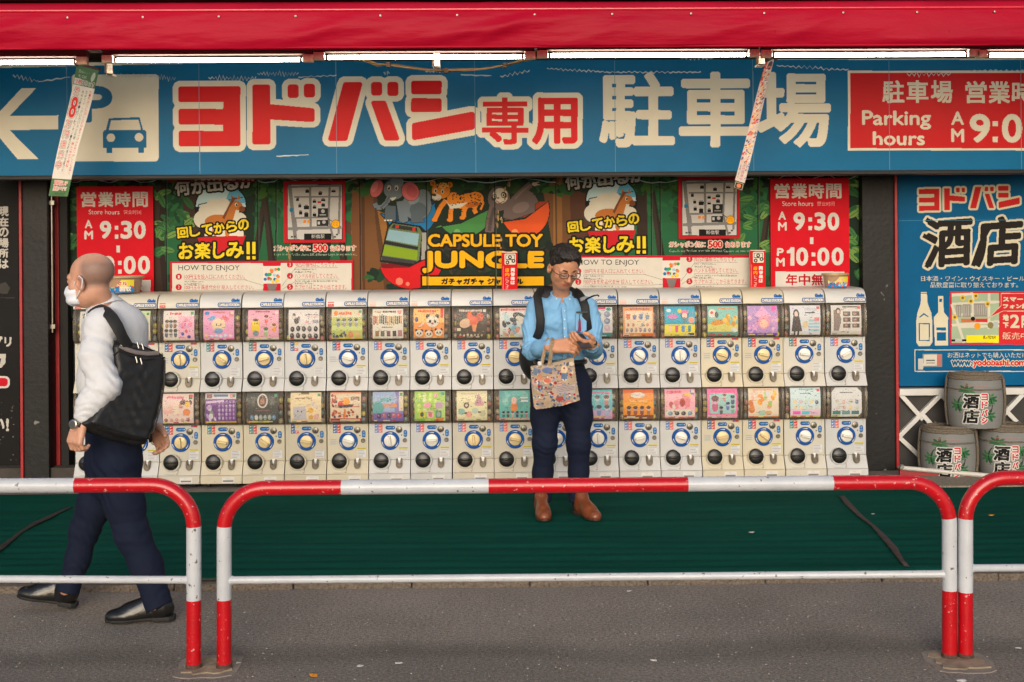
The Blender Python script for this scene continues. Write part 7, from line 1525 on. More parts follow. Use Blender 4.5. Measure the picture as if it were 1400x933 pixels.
o.matrix_parent_inverse = Matrix.Identity(4); HAIR_STR = o
for sx in (-1, 1):
    mb = MB(); mb.tube([HT(.07 * sx, .395, .60), HT(.14 * sx, .385, .625), HT(.225 * sx, .32, .60)], [.0034, .0042, .0022], M_HAIR, n=6); kid(mb, 'eyebrow', person, smooth=60)
    mb = MB(); mb.tube([HT(.085 * sx, .402, .492), HT(.145 * sx, .410, .480), HT(.205 * sx, .372, .494)], [.0014, .0026, .0014], M_HAIR, n=6); kid(mb, 'eyelash', person, smooth=60)
# glasses
mb = MB()
for sx in (-1, 1):
    ctr = (.158 * sx, .455, .515); ring = []
    for k in range(25): a = 2 * math.pi * k / 24; ring.append(HT(ctr[0] + .112 * math.copysign(abs(math.cos(a)) ** .7, math.cos(a)), ctr[1] - .05 * abs(ctr[0] + .118 * math.cos(a)) ** 2 * 6, ctr[2] + .070 * math.copysign(abs(math.sin(a)) ** .7, math.sin(a))))
    mb.tube(ring, .0024, M_GLASSF, n=6, cap=False)
    mb.add([HT(ctr[0], ctr[1] - .02, ctr[2])] + ring[:-1], [(0, 1 + k, 1 + (k + 1) % 24) for k in range(24)], M_LENS)
    mb.tube([HT(.275 * sx, .43, .53), HT(.335 * sx, .30, .51), HT(.365 * sx, .0, .50), HT(.36 * sx, -.06, .44)], .0023, M_GLASSF, n=6)
mb.tube([HT(-.045, .462, .53), HT(0, .475, .54), HT(.045, .462, .53)], .0022, M_GLASSF, n=6)
kid(mb, 'glasses', person, smooth=60)
# shirt
v = vbox(px, 704, 520, 834, 388, -.45, .30, .0055)
v.cap(px(768, 446, .03), px(767, 476, .02), .138, .138, k=.05, flat=((0, 1, 0), .74)); v.cap(px(767, 476, .02), px(765, 500, .02), .138, .146, k=.05, flat=((0, 1, 0), .78))
v.cap(px(742, 424, .04), px(794, 424, .03), .068, .068, k=.06); v.cap(px(768, 428, .03), px(768, 418, .04), .10, .072, k=.05); v.cap(px(750, 440, -.05), px(786, 440, -.05), .06, .06, k=.06)
v.chain([shR, (shR + elR) / 2 + (-.012, 0, 0), elR, elR * .55 + wrR * .45, wrR + (elR - wrR) * .12], [.062, .059, .056, .050, .045], k=.035)
v.chain([shL, (shL + elL) / 2 + (.012, 0, 0), elL, elL * .5 + wrL * .5, wrL + (elL - wrL) * .10], [.062, .059, .056, .050, .044], k=.035)
v.ripple(.0035, 26, 4); v.folds(elR, elR - shR, 0.0052, .038, .09, 3); v.folds(elL, elL - shL, 0.0052, .034, .09, 7); v.folds(px(725, 448, -.02), (.3, 0, 1), 0.0036, .05, .1, 5, 1.2); v.folds(px(812, 446, -.02), (-.3, 0, 1), 0.0036, .05, .1, 6, 1.2)
v.folds(px(768, 492, -.1), (.1, 0, 1), 0.0042, .035, .10, 11, .2); v.folds(px(760, 462, -.1), (.8, 0, .5), 0.0026, .06, .13, 15, .4); v.folds(px(768, 430, -.1), (.2, 0, 1), 0.0021, .06, .12, 18, .9)
v.slab(px(766, 499, 0), (0, 0, 1))
sl, P = v.sub(nb - .14, nb + .16)
v.cap(nb + (0, -.012, .0), HT(0, .02, .16), .052, .060, k=.010, mode='cut')
shirt = sub_(v, 'shirt', M_SHIRTB)
# collar, placket, buttons, pocket, cuffs
v = Vol(nb - .16, nb + .16, .0045)
nk = nb + (0, -.014, .006); axn = unit(np.array((0, -.28, 1.0)))
def collar(P):
    q = P - nk; h = q @ axn; rad = np.linalg.norm(q - h[..., None] * axn, axis=-1); R0 = .071 + .034 * np.clip(-h / .04, -.3, 1.2); fy = np.clip((-q[..., 1] - .0) / .07, 0, 1); lowc = -.016 - .040 * fy; e = np.maximum(np.abs(rad - R0) - .0065, np.maximum(h - (.034 - .022 * fy), lowc - h)); front = q[..., 1] < -.01; gap = np.abs(q[..., 0] - .004) - np.clip((.018 - h) * .5, .003, .026); return np.where(front, np.maximum(e, -gap), e)
v.put(collar, nk - .14, nk + .14, .001); o = sub_(v, 'collar', M_SHIRTB)
fr = [px(770, 420, -.13), px(772, 440, -.145), px(773, 460, -.147), px(773, 480, -.145), px(771, 497, -.135)]
mb = MB(); ribbon(mb, fr, .014, .006, M_SHIRTB, (0, 1, 0)); mb.tube([p + np.array((-.0135, -.004, 0)) for p in fr], .0016, mat('shirt fold line', (84, 124, 160), .9), n=5); kid(mb, 'placket', person, smooth=50)
mb = MB()
for y in (425, 437, 449, 461, 472): c = px(772, y, -.155); mb = MB(); kid(mb.lathe([(0, .003), (.0046, .002), (.005, 0)], c, (0, -1, 0), M_BTN, n=10), 'button', person)
for xx, yy in ((761, 408.5), (779, 409)): kid(MB().lathe([(0, .003), (.004, .002), (.0045, 0)], px(xx, yy, -.095), (0, -1, 0), M_BTN, n=10), 'button', person)
mb = MB(); pk = [px(787, 428, -.128), px(802, 428, -.112), px(802, 452, -.118), px(794.5, 455, -.128), px(787, 452, -.135)]
mb.add(pk + [p + np.array((0, .02, 0)) for p in pk], [(0, 1, 2, 3, 4)] + [(i, i + 5, (i + 1) % 5 + 5, (i + 1) % 5) for i in range(5)], M_SHIRTB); kid(mb, 'pocket', person, bevel=.003)
mb = MB(); mb.box(Vector(px(788, 428.5, -.142)), Vector(px(803, 426, -.122)), mat('dark green pocket flap', (34, 50, 52), .6)); mb.tube([px(792.5, 430, -.14), px(792.5, 437, -.14)], .0018, M_BELT, n=5); mb.tube([px(792.6, 436, -.141), px(792.5, 440, -.142), px(792.5, 453, -.144)], [.0035, .0065, .0095], mat('dark pink tassel', (150, 22, 70), .8, bump=.003, bscale=200), n=9); kid(mb, 'pocket_tassel', person, smooth=50)
for (e_, w_, nm) in ((elR, wrR, 'cuff'), (elL, wrL, 'cuff')):
    d = unit(w_ - e_); mb = MB(); a, b = w_ - d * .075, w_ - d * .012; mb.tube([a, b, b + d * .001], [.049, .045, .040], M_SHIRTB, n=20); kid(mb, nm, person, smooth=50)
mb = MB(); d = unit(wrL - elL); mb.tube([wrL - d * .004, wrL + d * .014], .0345, M_BELT, n=16); mb.lathe([(.016, 0), (.016, .006), (0, .007)], wrL + d * .005 + np.array((.015, -.030, .015)), (.4, -.9, .3), M_BELT, n=16); kid(mb, 'watch', person, smooth=50)
# trousers
v = vbox(px, 708, 705, 826, 484, -.25, .30, .0055)
v.cap(px(766, 496, .02), px(766, 520, .03), .150, .158, k=.03, flat=((0, 1, 0), .80)); v.cap(px(766, 520, .03), px(767, 540, .03), .158, .14, k=.04, flat=((0, 1, 0), .84))
v.chain([px(746, 528, .02), px(745, 570, .0), knR, px(742, 645, .02), px(741, 689, .03)], [.098, .088, .071, .062, .059], k=.035); v.chain([px(788, 528, .02), px(790, 570, .01), knL, px(791, 645, .02), px(790, 686, .03)], [.098, .088, .071, .062, .060], k=.035)
v.ripple(.003, 24, 9); v.folds(knR, (.1, 0, 1), 0.0036, .05, .10, 2, .6); v.folds(knL, (-.1, 0, 1), 0.0036, .05, .10, 5, .6); v.folds(px(767, 548, -.05), (0, 0, 1), 0.0042, .05, .12, 12, 1.0); v.folds(px(741, 678, 0), (0, 0, 1), 0.0042, .04, .06, 8, .3); v.folds(px(791, 676, 0), (0, 0, 1), 0.0042, .04, .06, 9, .3)
for kx in (741, 791):     # pressed crease
    pass
v.slab(px(766, 494, 0), (0, 0, -1)); v.slab(px(766, 687.5, 0), (0, 0, 1))
trousers = sub_(v, 'trousers', M_NAVY)
mb = MB(); ring = []
for k in range(41): a = 2 * math.pi * k / 40; c = px(766, 494.5, .02); ring.append(c + np.array((.154 * math.cos(a), .125 * math.sin(a), 0)))
mb.tube(ring, .018, M_BELT, n=8, flat=(Vector((0, 0, 1)), 1.0), cap=False); kid(mb, 'belt', person, smooth=60)
mb = MB(); c = px(777, 494.5, -.125); mb.box(Vector(c) - Vector((.022, .006, .016)), Vector(c) + Vector((.022, .004, .016)), M_ZIP); kid(mb, 'buckle', person, bevel=.003)
# socks and shoes
for a_ in (anR, anL): kid(MB().tube([a_ + (0, 0, .05), a_ + (0, -.01, -.06)], .042, M_NYLON, n=14), 'sock', person, smooth=50)
gz = PZ + .022
def onp(x, y): return np.array(on_z(x, y, gz))
def fix(o): o.parent = person; o.matrix_parent_inverse = Matrix.Translation(-OFF); return o
fix(shoe('shoe', onp(739, 699.5), onp(745, 713), 0, 0, M_BROWNSHOE, M_BSOLE, None, .106)); fix(shoe('shoe', onp(790, 700), onp(817, 712.5), 0, 0, M_BROWNSHOE, M_BSOLE, None, .106))
# backpack: straps over the shoulders and the bag behind his hips
bp = empty('backpack', px(750, 470, .2), 'black backpack worn by the man in the blue shirt, its straps over his shoulders', 'backpack')
mb = MB(); ribbon(mb, [px(742, 396, .12), px(737, 400, .02), px(735, 408, -.07), px(737, 422, -.125), px(739, 438, -.135), px(738, 452, -.12), px(733, 464, -.07), px(728, 474, .03)], .0265, .006, M_STRAPN, (0, 1, .1), n=12); kid(mb, 'strap', bp, smooth=60)
mb = MB(); ribbon(mb, [px(787, 399, .12), px(791, 402, .03), px(796, 409, -.07), px(800, 420, -.112), px(801, 432, -.118), px(803, 446, -.10), px(806, 462, -.02), px(806, 474, .08)], .027, .006, M_STRAPN, (0, 1, .1), n=12)
ribbon(mb, [px(797, 407, -.085), px(798.5, 411, -.097)], .022, .008, mat('grey strap label', (120, 124, 130), .6), (0, 1, .1), n=12); kid(mb, 'strap', bp, smooth=60)
mb = MB(); ribbon(mb, [px(801, 410, -.1), px(806, 407, -.12), px(812, 404.5, -.14), px(817, 403.5, -.14), px(819, 405.5, -.14)], .0085, .004, M_STRAPN, (0, .3, 1), n=8); kid(mb, 'loose_strap_end', bp, smooth=60)
v = vbox(px, 704, 545, 800, 385, .02, .45, .008); v.cap(px(748, 412, .27), px(746, 480, .27), .10, .115, k=.03); v.cap(px(775, 412, .27), px(772, 480, .27), .10, .115, k=.04); v.ell(px(741, 490, .22), (.15, .12, .16), None, .04); v.ripple(.004, 26, 3)
o = v.mesh('bag', M_NYLON, None, 1); o.parent = bp; o.matrix_parent_inverse = Matrix.Translation(-bp.location)
# phone
ph = MB(); pc = px(795.5, 466.5, -.335); Rp = Matrix.Rotation(R_(-16), 3, 'Y') @ Matrix.Rotation(R_(52), 3, 'X')
hx, hy, hz = .037, .0045, .074
Rq = Matrix.Rotation(R_(20), 3, 'Z') @ Matrix.Rotation(R_(-62), 3, 'X')
vs = [Vector(pc) + Rq @ Vector((x * hx, y * hy, z * hz)) for z in (-1, 1) for y in (-1, 1) for x in (-1, 1)]
ph.add(vs, ((0, 1, 3, 2), (4, 6, 7, 5), (0, 4, 5, 1), (2, 3, 7, 6), (0, 2, 6, 4), (1, 5, 7, 3)), mat('dark grey phone', (52, 54, 62), .3, coat=.4)); o = ph.build('phone', bevel=.003); tag(o, 'dark phone held in both hands of the man in the blue shirt', 'phone')

# tote bag hanging on his forearm
tb = empty('tote_bag', px(760, 558, -.30), 'patterned cream tote bag hanging from the forearm of the man in the blue shirt', 'tote bag')
TD = -.27
out = [(725.5, 501.5), (745, 499), (784, 488.5), (786.5, 510), (792.5, 547), (770, 554), (733, 560), (730, 556), (727, 530)]
cv = Cv(722, 484, 797, 564, .0030, D=D0 + TD); q = random.Random(31)
m = cv.mpoly(out); cv.paint(m, (172, 150, 124)); base = cv.g.copy()
def mo(f): f()
for _ in range(150): s = q.uniform(1.2, 4); cv.ell(q.uniform(726, 792), q.uniform(490, 560), s, s * q.uniform(.5, 1), q.choice([(206, 190, 166), (176, 150, 124), (196, 150, 130), (184, 164, 150), (150, 140, 140)]), q.uniform(0, 90), 10)
for _ in range(130): s = q.uniform(.7, 2.4); cv.ell(q.uniform(726, 792), q.uniform(490, 560), s, s * q.uniform(.5, 1), q.choice([(84, 104, 140), (110, 130, 160), (66, 84, 110), (120, 150, 170), (96, 90, 110)]), q.uniform(0, 90), 10)
for x_, y_ in ((752, 509), (780, 512), (767, 511), (759, 523), (737, 528), (778, 538), (785, 539), (755, 538), (732, 519), (765, 545), (768, 544), (746, 530), (741, 540), (753, 536)): s = q.uniform(1.5, 2.6); cv.ell(x_, y_, s, s * .85, (150, 30, 36), 0, 12)
for _ in range(60): s = q.uniform(.5, 1.2); cv.ell(q.uniform(726, 792), q.uniform(490, 560), s, s, q.choice([(70, 60, 64), (140, 50, 50), (220, 206, 186), (60, 76, 104)]), 0, 8)
for _ in range(26): a, b = q.uniform(726, 780), q.uniform(492, 556); cv.line(((a, b), (a + q.uniform(5, 12), b - q.uniform(.5, 2))), .7, (110, 90, 90))
cv.rect(759, 526, 786, 537, (176, 160, 156)); [cv.line(((760, 528.5 + 2.4 * k), (785, 525 + 2.4 * k)), .6, (120, 110, 124)) for k in range(4)]
cv.ell(771, 505, 4.5, 5.5, (214, 190, 156)); cv.ell(771, 503, 1.3, 1.3, (150, 60, 60)); cv.ell(777, 551, 7, 4, (206, 120, 100)); cv.ell(778, 552, 4, 2.6, (214, 196, 170)); cv.ell(732, 508, 3.4, 5, (100, 116, 136)); cv.ell(748, 506, 7, 4, (96, 116, 156)); cv.rect(767, 510, 775, 518, (96, 120, 150)); cv.ell(765, 545, 5, 3, (160, 60, 56)); cv.ell(772, 541, 2, 5, (130, 140, 150)); cv.ell(748, 520, 5, 3, (196, 100, 80)); cv.ell(738, 516, 4, 5, (190, 130, 100))
cv.g[~m] = -1
CX, CZ = px(759, 525, TD)[0], px(759, 525, TD)[2]
def bulge(V):
    W_ = V.copy(); u = (V[:, 0] - CX) / .17; w2 = (V[:, 2] - CZ) / .19; W_[:, 1] -= .028 * np.clip(1 - u * u, 0, 1) * np.clip(1 - w2 * w2, 0, 1) ** .5 + .004 * np.sin(V[:, 0] * 60 + V[:, 2] * 25) + .003 * np.sin(V[:, 2] * 70 + 2); return W_
M_TOTE = mat('tote canvas print', (200, 190, 170), .85, attr=True, var=.12, vscale=30, bump=.003, bscale=90)
o = cv.build('front_panel', M_TOTE, tb, warp=bulge, maxw=8, maxh=8); o.matrix_parent_inverse = Matrix.Translation(-tb.location)
mb = MB(); P0 = [px(a, b, TD + .004) for a, b in out]; P1 = [p + np.array((0, .05, 0)) for p in P0]; n = len(out)
mb.add(P0 + P1, [tuple(range(n, 2 * n))] + [(i, i + n, (i + 1) % n + n, (i + 1) % n) for i in range(n)], mat('tote canvas', (176, 154, 126), .9, var=.2, vscale=30)); kid(mb, 'back_panel', tb, bevel=.004)
M_HANDLE = mat('tote handle', (158, 134, 106), .9, var=.35, vscale=70)
mb = MB(); ribbon(mb, [px(740, 500, TD - .01), px(743, 487, TD - .005), px(746, 474, TD), px(748, 466, TD + .02), px(750, 463, TD + .07)], .011, .004, M_HANDLE, (0, 1, 0)); kid(mb, 'handle', tb, smooth=50)
mb = MB(); ribbon(mb, [px(751, 500, TD - .02), px(753, 486, TD - .03), px(754, 474, TD - .04), px(755, 467, TD - .035), px(756, 463, TD + .04)], .0125, .004, M_HANDLE, (0, 1, 0)); kid(mb, 'handle', tb, smooth=50)
mb = MB(); c = px(738, 497.5, TD - .012); mb.lathe([(.013, -.01), (.0135, .01), (.011, .013), (0, .013)], c, (0, 0, 1), mat('white bottle cap', (216, 214, 210), .4), n=16); o = mb.build('bottle_cap', smooth=40); o.parent = tb; o.matrix_parent_inverse = Matrix.Translation(-tb.location)

# ================================================================== the bald man walking past
D1 = 5.9
def wx(x, y, dy=0.0): return J(x, y, D1 + dy)
OFF2 = np.array((wx(150, 700)[0], D1, 0.0))
v = vbox(wx, 40, 850, 255, 338, -.45, .42, .0045)
HR2 = head_frame(R_(-108), R_(4), 0); HS2 = .250        # faces the picture's left, turned a little away
HO2 = wx(113, 419, -.02) - HR2 @ (np.array((0, .22, .02)) * HS2)
HT2 = build_head(v, HO2, HR2, HS2)
nb2 = wx(146, 420, .03)
v.cap(nb2 + (.0, 0, -.04), HT2(0, -.12, .34), .050, .053, k=.02)
fwd = unit((-.86, .5, 0)); lat = unit((-.5, -.86, 0))     # body direction and its left
shN, shF = wx(140, 446, -.13), wx(168, 446, .19)
elN, wrN = wx(143, 528, -.22), wx(110, 577, -.26)
elF, wrF = wx(196, 528, .20), wx(211, 586, .13)
ch = wx(150, 470, .05); pv = wx(157, 600, .04)
v.cap(ch, pv, .09, .09, k=.05); v.cap(shN, shF, .05, k=.05)
for s_, e_, w_ in ((shN, elN, wrN), (shF, elF, wrF)): v.cap(s_, e_, .042, .036, k=.03); v.cap(e_, w_, .036, .028, k=.02)
hN, kN, aN = wx(158, 630, -.05), wx(180, 728, -.06), wx(217, 816, -.11)
hF, kF, aF = wx(150, 630, .09), wx(117, 722, .10), wx(95, 798, .06)
for h_, k_, a_ in ((hN, kN, aN), (hF, kF, aF)): v.cap(h_, k_, .07, .05, k=.05); v.cap(k_, a_, .046, .034, k=.02)
v.cap(aN, aN + (-.02, 0, -.04), .026, .026, k=.02); v.cap(aF, aF + (-.02, 0, -.03), .026, .026, k=.02)
build_hand(v, wrN, wx(102, 610, -.28) - wrN, np.array((-.55, -.8, .15)), .19, side=-1, curl=(.85, .95, 1.0, 1.0), thumb=(.35, .2), spread=.07)
build_hand(v, wrF, wx(222, 607, .08) - wrF, np.array((.35, .9, .1)), .185, side=-1, curl=(.35, .45, .55, .6), thumb=(.6, .2), spread=.06)
def scalp(V, C, r0):
    q = ((V - HO2) @ HR2) / HS2; x, f, z = q[:, 0], q[:, 1], q[:, 2]
    w_ = np.clip((.05 - f) / .12, 0, 1) * np.clip((z - .32) / .1, 0, 1) * np.clip((.93 - z) / .16, 0, 1) * (np.abs(x) < .5); w_ = (w_ * .72)[:, None]
    C = C * (1 - w_) + np.array(lin((104, 88, 82))) * w_
    ear = (np.exp(-((np.abs(x) - .36) / .05) ** 2) * np.exp(-((f + .02) / .1) ** 2) * np.exp(-((z - .45) / .16) ** 2))[:, None]; return C * (1 - .3 * ear) + np.array(lin((190, 96, 76))) * .3 * ear
walker = v.mesh('person', M_SKIN, None, 1, colour=skin_col((204, 152, 126), (170, 96, 84), scalp), origin=OFF2)
tag(walker, 'bald man in a white shirt and face mask walking past with a black backpack', 'person', 'people on the pavement')
def kid2(mb, name, **k): o = mb.build(name, walker, **k); o.matrix_parent_inverse = Matrix.Translation(-walker.location); return o
def sub2(v, name, m, it=1): o = v.mesh(name, m, None, it); o.parent = walker; o.matrix_parent_inverse = Matrix.Translation(-OFF2); return o
# mask
v = Vol(HT2(0, .3, .3) - .16, HT2(0, .3, .3) + .16, .0042)
v.ell(HT2(0, .13, .29), np.array((.315, .345, .30)) * HS2, HR2, .01); v.ell(HT2(0, .30, .33), np.array((.15, .22, .16)) * HS2, HR2, .05); v.ell(HT2(0, .26, .12), np.array((.19, .18, .12)) * HS2, HR2, .05)
_, P = v.sub(v.lo, v.lo + (v.n - 1) * v.vox); P = P[:v.n[0], :v.n[1], :v.n[2]]; q = ((P - HO2) @ HR2) / HS2
v.d = np.maximum(v.d, (np.maximum(np.maximum(.10 + np.abs(q[..., 0]) * .12 - q[..., 1], q[..., 2] - (.425 - .25 * np.abs(q[..., 0]))), .015 + .2 * np.abs(q[..., 0]) - q[..., 2]) * HS2).astype(np.float32)); v.d += (.0022 * np.sin(q[..., 2] * 38)).astype(np.float32)
sub2(v, 'face_mask', mat('white mask fabric', (226, 230, 238), .85))
mb = MB(); ME = mat('white elastic', (222, 224, 228), .8)
for sx in (-1, 1): mb.tube([HT2(.27 * sx, .20, .38), HT2(.335 * sx, .09, .50), HT2(.385 * sx, -.03, .585), HT2(.385 * sx, -.10, .52), HT2(.39 * sx, -.07, .37), HT2(.33 * sx, .06, .25), HT2(.27 * sx, .18, .14)], .0026, ME, n=6)
kid2(mb, 'mask_strap', smooth=60)
for sx in (-1, 1): mb = MB(); mb.lathe([(0, .004), (.008, .002), (.009, 0)], HT2(.15 * sx, .365, .50), HR2 @ np.array((0, 1, 0)), mat('eye dark', (40, 30, 26), .2), n=10); kid2(mb, 'eye', smooth=60); mb = MB(); mb.tube([HT2(.08 * sx, .41, .61), HT2(.15 * sx, .395, .63), HT2(.23 * sx, .33, .60)], .003, M_HAIR, n=6); kid2(mb, 'eyebrow', smooth=60)
# shirt
v = vbox(wx, 84, 618, 234, 398, -.45, .40, .0055)
v.cap(wx(152, 458, .05), wx(150, 520, .05), .135, .142, k=.06); v.cap(wx(150, 520, .05), wx(155, 600, .05), .135, .124, k=.05); v.cap(wx(168, 450, .06), wx(164, 500, .07), .115, .12, k=.06)
v.cap(shN, shF, .078, .078, k=.06); v.cap(nb2 + (0.005, 0, -.06), nb2 + (.005, 0, -.005), .105, .066, k=.05)
v.chain([shN, (shN + elN) / 2 + (-.03, -.02, .0), elN, elN * .5 + wrN * .5 + (-.008, 0, 0), wrN + (elN - wrN) * .16], [.072, .069, .068, .058, .046], k=.04)
v.chain([shF, (shF + elF) / 2, elF, elF * .5 + wrF * .5, wrF + (elF - wrF) * .1], [.068, .062, .054, .048, .042], k=.04)
v.ripple(.0022, 20, 14); v.folds(elN, elN - shN, 0.0051, .055, .11, 21, .7); v.folds(wx(128, 490, -.22), (.35, 0, 1), 0.0036, .07, .13, 23, 1.0); v.folds(wx(122, 556, -.27), wrN - elN, 0.0033, .03, .08, 25, .4); v.folds(wx(170, 440, -.02), (1, 0, .3), 0.0018, .06, .12, 27, .6); v.folds(wx(120, 455, -.2), (.6, 0, 1), 0.0022, .05, .1, 29, .6)
v.cap(nb2 + (-.01, 0, .0), HT2(0, -.1, .2), .052, .062, k=.012, mode='cut')
v.slab(wx(156, 600, 0), (0, 0, 1)); sub2(v, 'shirt', M_SHIRTW)
v = Vol(nb2 - .17, nb2 + .17, .0045); nk2 = wx(140, 413, .03); ax2 = unit(np.array((-.42, .16, 1.0)))
def collar2(P):
    q = P - nk2; h = q @ ax2; rad = np.linalg.norm(q - h[..., None] * ax2, axis=-1); R0 = .068 + .026 * np.clip(-h / .04, -.4, 1.2); g = q @ np.array((-.86, .5, 0)); e = np.maximum(np.abs(rad - R0) - .006, np.maximum(h - .024 + np.clip(g, 0, 1) * .2, np.where(g > .02, -.05, -.032) - h)); return e
v.put(collar2, nk2 - .15, nk2 + .15, .001); sub2(v, 'collar', M_SHIRTW)
d = unit(wrN - elN); mb = MB(); mb.tube([wrN - d * .085, wrN - d * .02, wrN - d * .018], [.050, .045, .041], M_SHIRTW, n=20); mb.lathe([(0, .003), (.005, .002), (.0055, 0)], wrN - d * .05 + np.array((.035, -.035, 0)), (.6, -.8, 0), M_BTN, n=10); kid2(mb, 'cuff', smooth=50)
d2 = unit(wrF - elF); mb = MB(); mb.tube([wrF - d2 * .085, wrF - d2 * .01, wrF - d2 * .008], [.049, .045, .041], M_SHIRTW, n=20); kid2(mb, 'cuff', smooth=50)
mb = MB(); mb.tube([wrN + d * .0, wrN + d * .022], .0375, M_BELT, n=18); fc = wrN + d * .011 + np.array((-.012, -.036, .004)); nrm = unit((-.3, -.95, .1)); mb.lathe([(.021, -.004), (.021, .008), (.018, .010), (0, .010)], fc, nrm, M_ZIP, n=24); mb.lathe([(.016, .0104), (0, .0106)], fc, nrm, mat('watch dial', (70, 72, 74), .3), n=20); kid2(mb, 'watch', smooth=50)
# trousers
v = vbox(wx, 66, 846, 250, 570, -.35, .32, .0055)
v.cap(wx(155, 590, .04), wx(155, 632, .04), .128, .130, k=.04); v.cap(wx(155, 632, .03), wx(155, 655, .03), .125, .11, k=.04)
v.chain([wx(160, 640, -.04), wx(171, 690, -.05), kN + (.0, 0, 0), wx(200, 774, -.08), wx(219, 832, -.115)], [.098, .088, .076, .068, .064], k=.04)
v.chain([wx(148, 640, .10), wx(130, 690, .10), kF, wx(106, 765, .08), wx(92, 812, .05)], [.094, .082, .066, .056, .055], k=.04)
v.ripple(.0032, 22, 19); v.folds(kN, kN - hN, 0.0036, .05, .11, 31, .7); v.folds(kF, kF - hF, 0.0042, .05, .10, 33, .7); v.folds(wx(150, 655, -.1), (.5, 0, 1), 0.0052, .06, .13, 35, .9); v.folds(wx(214, 803, -.1), aN - kN, 0.0036, .04, .07, 37, .4); v.folds(wx(106, 780, .0), aF - kF, 0.0036, .04, .07, 39, .4)
v.slab(aN + unit(kN - aN) * -.012, unit(kN - aN) * 1.0) if False else None
_, P = v.sub(v.lo, v.lo + (v.n - 1) * v.vox); P = P[:v.n[0], :v.n[1], :v.n[2]]
def cutleg(a_, k_, ext, right):
    u = unit(k_ - a_); h = (P - (a_ - u * ext)) @ u; near = (np.linalg.norm(P - a_, axis=-1) < .22); v.d[near] = np.maximum(v.d, (-h).astype(np.float32))[near]
cutleg(aN, kN, .046, True); cutleg(aF, kF, .040, False)
v.slab(wx(155, 588, 0), (0, 0, -1)); sub2(v, 'trousers', M_NAVY)

gN = lambda x, y: np.array(on_z(x, y, .006))
def fix2(o): o.parent = walker; o.matrix_parent_inverse = Matrix.Translation(-OFF2); return o
hlN = gN(239, 847); tN = hlN + unit((-.985, -.10, 0)) * .31
fix2(shoe('shoe', hlN, tN, .004, .010, M_BLACKSHOE, M_BLSOLE, None, .105))
hlF = np.array(on_z(105, 831, .006)); tF = hlF + unit((-.995, -.05, 0)) * .275
fix2(shoe('shoe', hlF, tF, .062, .014, M_BLACKSHOE, M_BLSOLE, None, .105))
for a_, h_, t_ in ((aN, hlN, tN), (aF, hlF, tF)): f_ = unit(t_ - h_); kid2(MB().tube([a_ + (0, 0, .02), a_ * .4 + (h_ + f_ * .065 + (0, 0, .10)) * .6, h_ + f_ * .075 + (0, 0, .055)], [.040, .044, .042], M_NYLON, n=16), 'sock', smooth=50)
# backpack on his back
bn = unit((.62, -.76, .10)); bc = wx(180, 536, -.10)                  # outer face of the bag looks towards the camera's right
bu = unit(np.cross((0, 0, 1), bn)); bv = np.cross(bn, bu)
def plane_pt(x, y, p0=None):
    o = np.array((0, 0, CAM_H)); dd = np.array(CAM_R @ Vector(((x - PX0) / F_PX, -(y - PY0) / F_PX, -1.0))); p0 = bc + bn * .075 if p0 is None else p0
    return o + dd * ((p0 - o) @ bn) / (dd @ bn)
outl = [(152, 474), (158, 465), (170, 464), (200, 473), (222, 482), (229, 490), (228, 520), (222, 556), (212, 592), (204, 606), (190, 607), (160, 600), (134, 590), (119, 580), (132, 558), (150, 530), (156, 505)]
q2 = np.array([((plane_pt(a, b) - bc) @ bu, (plane_pt(a, b) - bc) @ bv) for a, b in outl])
def poly_sd(X, Y, pts):
    d = np.full(X.shape, 1e9); ins = np.zeros(X.shape, bool)
    for (ax, ay), (bx, by) in zip(pts, np.roll(pts, -1, 0)):
        ex, ey = bx - ax, by - ay; t = np.clip(((X - ax) * ex + (Y - ay) * ey) / (ex * ex + ey * ey), 0, 1); d = np.minimum(d, (X - ax - t * ex) ** 2 + (Y - ay - t * ey) ** 2)
        if by != ay: ins ^= ((ay > Y) != (by > Y)) & (X < ex * (Y - ay) / ey + ax)
    return np.where(ins, -1, 1) * np.sqrt(d)
def bagf(shrink, z0, z1, rnd):
    def f(P):
        q = P - bc; X, Y, Z = q @ bu, q @ bv, q @ bn; a = poly_sd(X, Y, q2) + shrink + rnd; b = np.maximum(Z - z1, z0 - Z) + rnd; return np.minimum(np.maximum(a, b), 0) + np.sqrt(np.maximum(a, 0) ** 2 + np.maximum(b, 0) ** 2) - rnd
    return f
rp = empty('backpack', bc, 'black nylon backpack with silver zip pulls on the back of the walking bald man', 'backpack')
pts3 = np.array([bc + bu * a + bv * b + bn * z for a, b in q2 for z in (-.1, .12)]); lo, hi = pts3.min(0) - .03, pts3.max(0) + .03
def bagmesh(fs, name, m, it=1, rip=True):
    v = Vol(lo, hi, .005)
    for f, k in fs: v.put(f, lo, hi, k, pad=0)
    if rip:
        v.ripple(.0035, 20, 41)
        v.folds(bc + bv * -.05, (.2, 0, 1), 0.0031, .07, .16, 43, .7); v.folds(bc + bv * -.17, (.4, 0, 1), 0.0031, .05, .1, 45, .8); v.folds(bc + bv * .1, (-.3, 0, 1), 0.0021, .06, .1, 47, .4)
    o = v.mesh(name, m, None, it); o.parent = rp; o.matrix_parent_inverse = Matrix.Translation(-rp.location); return o
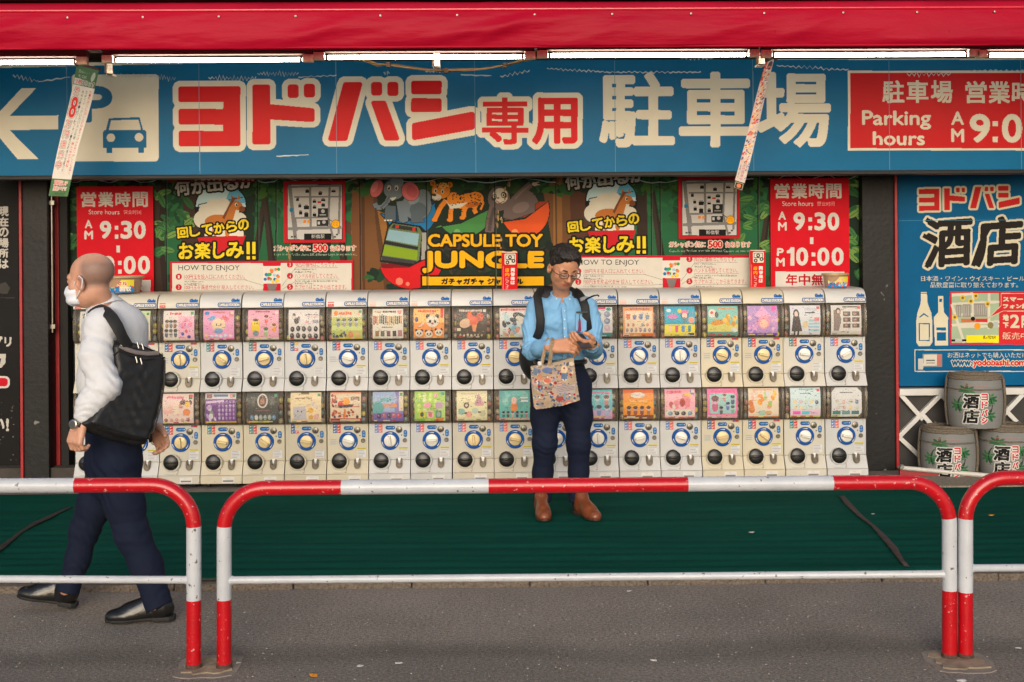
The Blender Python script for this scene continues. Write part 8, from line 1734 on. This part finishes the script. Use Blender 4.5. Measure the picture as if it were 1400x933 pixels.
bagmesh([(bagf(-.006, -.085, .050, .026), .01), (bagf(.012, -.0, .078, .024), .012)], 'bag', M_NYLON)
# front pocket with a curved zip edge, a reflective handle strip, zips with steel pulls
surf = lambda x, y, o=.0: plane_pt(x, y) + bn * o
mb = MB(); ribbon(mb, [surf(163, 473, .004), surf(172, 478, .010), surf(184, 482, .012), surf(200, 484, .012), surf(216, 483, .006)], .0105, .005, mat('grey reflective webbing', (116, 108, 106), .5), bn); kid(mb, 'grab_handle', rp, smooth=60)
mb = MB()
for pts in ([surf(155, 486, 0), surf(163, 480, .003), surf(178, 487, .006), surf(192, 493, .006), surf(208, 492, .004), surf(226, 489, -.004)], [surf(158, 466, -.02), surf(172, 467, .002), surf(200, 476, .004), surf(224, 486, -.01)], [surf(226, 492, -.004), surf(226, 520, -.004), surf(220, 556, -.002), surf(210, 592, -.004)], [surf(124, 578, 0), surf(150, 586, .004), surf(180, 596, .004), surf(206, 600, -.004)]): mb.tube(pts, .0035, mat('black zip tape', (14, 14, 15), .5), n=8)
kid(mb, 'zip', rp, smooth=60)
for x_, y_ in ((186, 472), (192.5, 474), (184, 492), (190.5, 494)):
    mb = MB(); a, b = surf(x_, y_ - 4, .012), surf(x_ + 1.5, y_ + 4.5, .018); mb.tube([a, b], .0042, M_ZIP, n=8); kid(mb, 'zip_pull', rp, smooth=50)
for x_, y_ in ((165, 473), (219.5, 484)): mb = MB(); mb.lathe([(0, .004), (.005, .002), (.0055, 0)], surf(x_, y_, .012), bn, M_ZIP, n=12); kid(mb, 'rivet', rp)
mb = MB(); ribbon(mb, [wx(178, 476, -.15), wx(168, 462, -.20), wx(160, 446, -.215), wx(152, 433, -.20), wx(143, 424, -.155), wx(133, 420, -.08), wx(124, 423, .0), wx(116, 434, .05)], .028, .007, M_STRAPN, (.25, -.75, .6), n=12); kid(mb, 'strap', rp, smooth=60)
mb = MB(); ribbon(mb, [wx(205, 580, .02), wx(204, 592, .08), wx(206, 603, .10)], .016, .008, M_STRAPN, (1, 0, 0)); kid(mb, 'strap', rp, smooth=60)
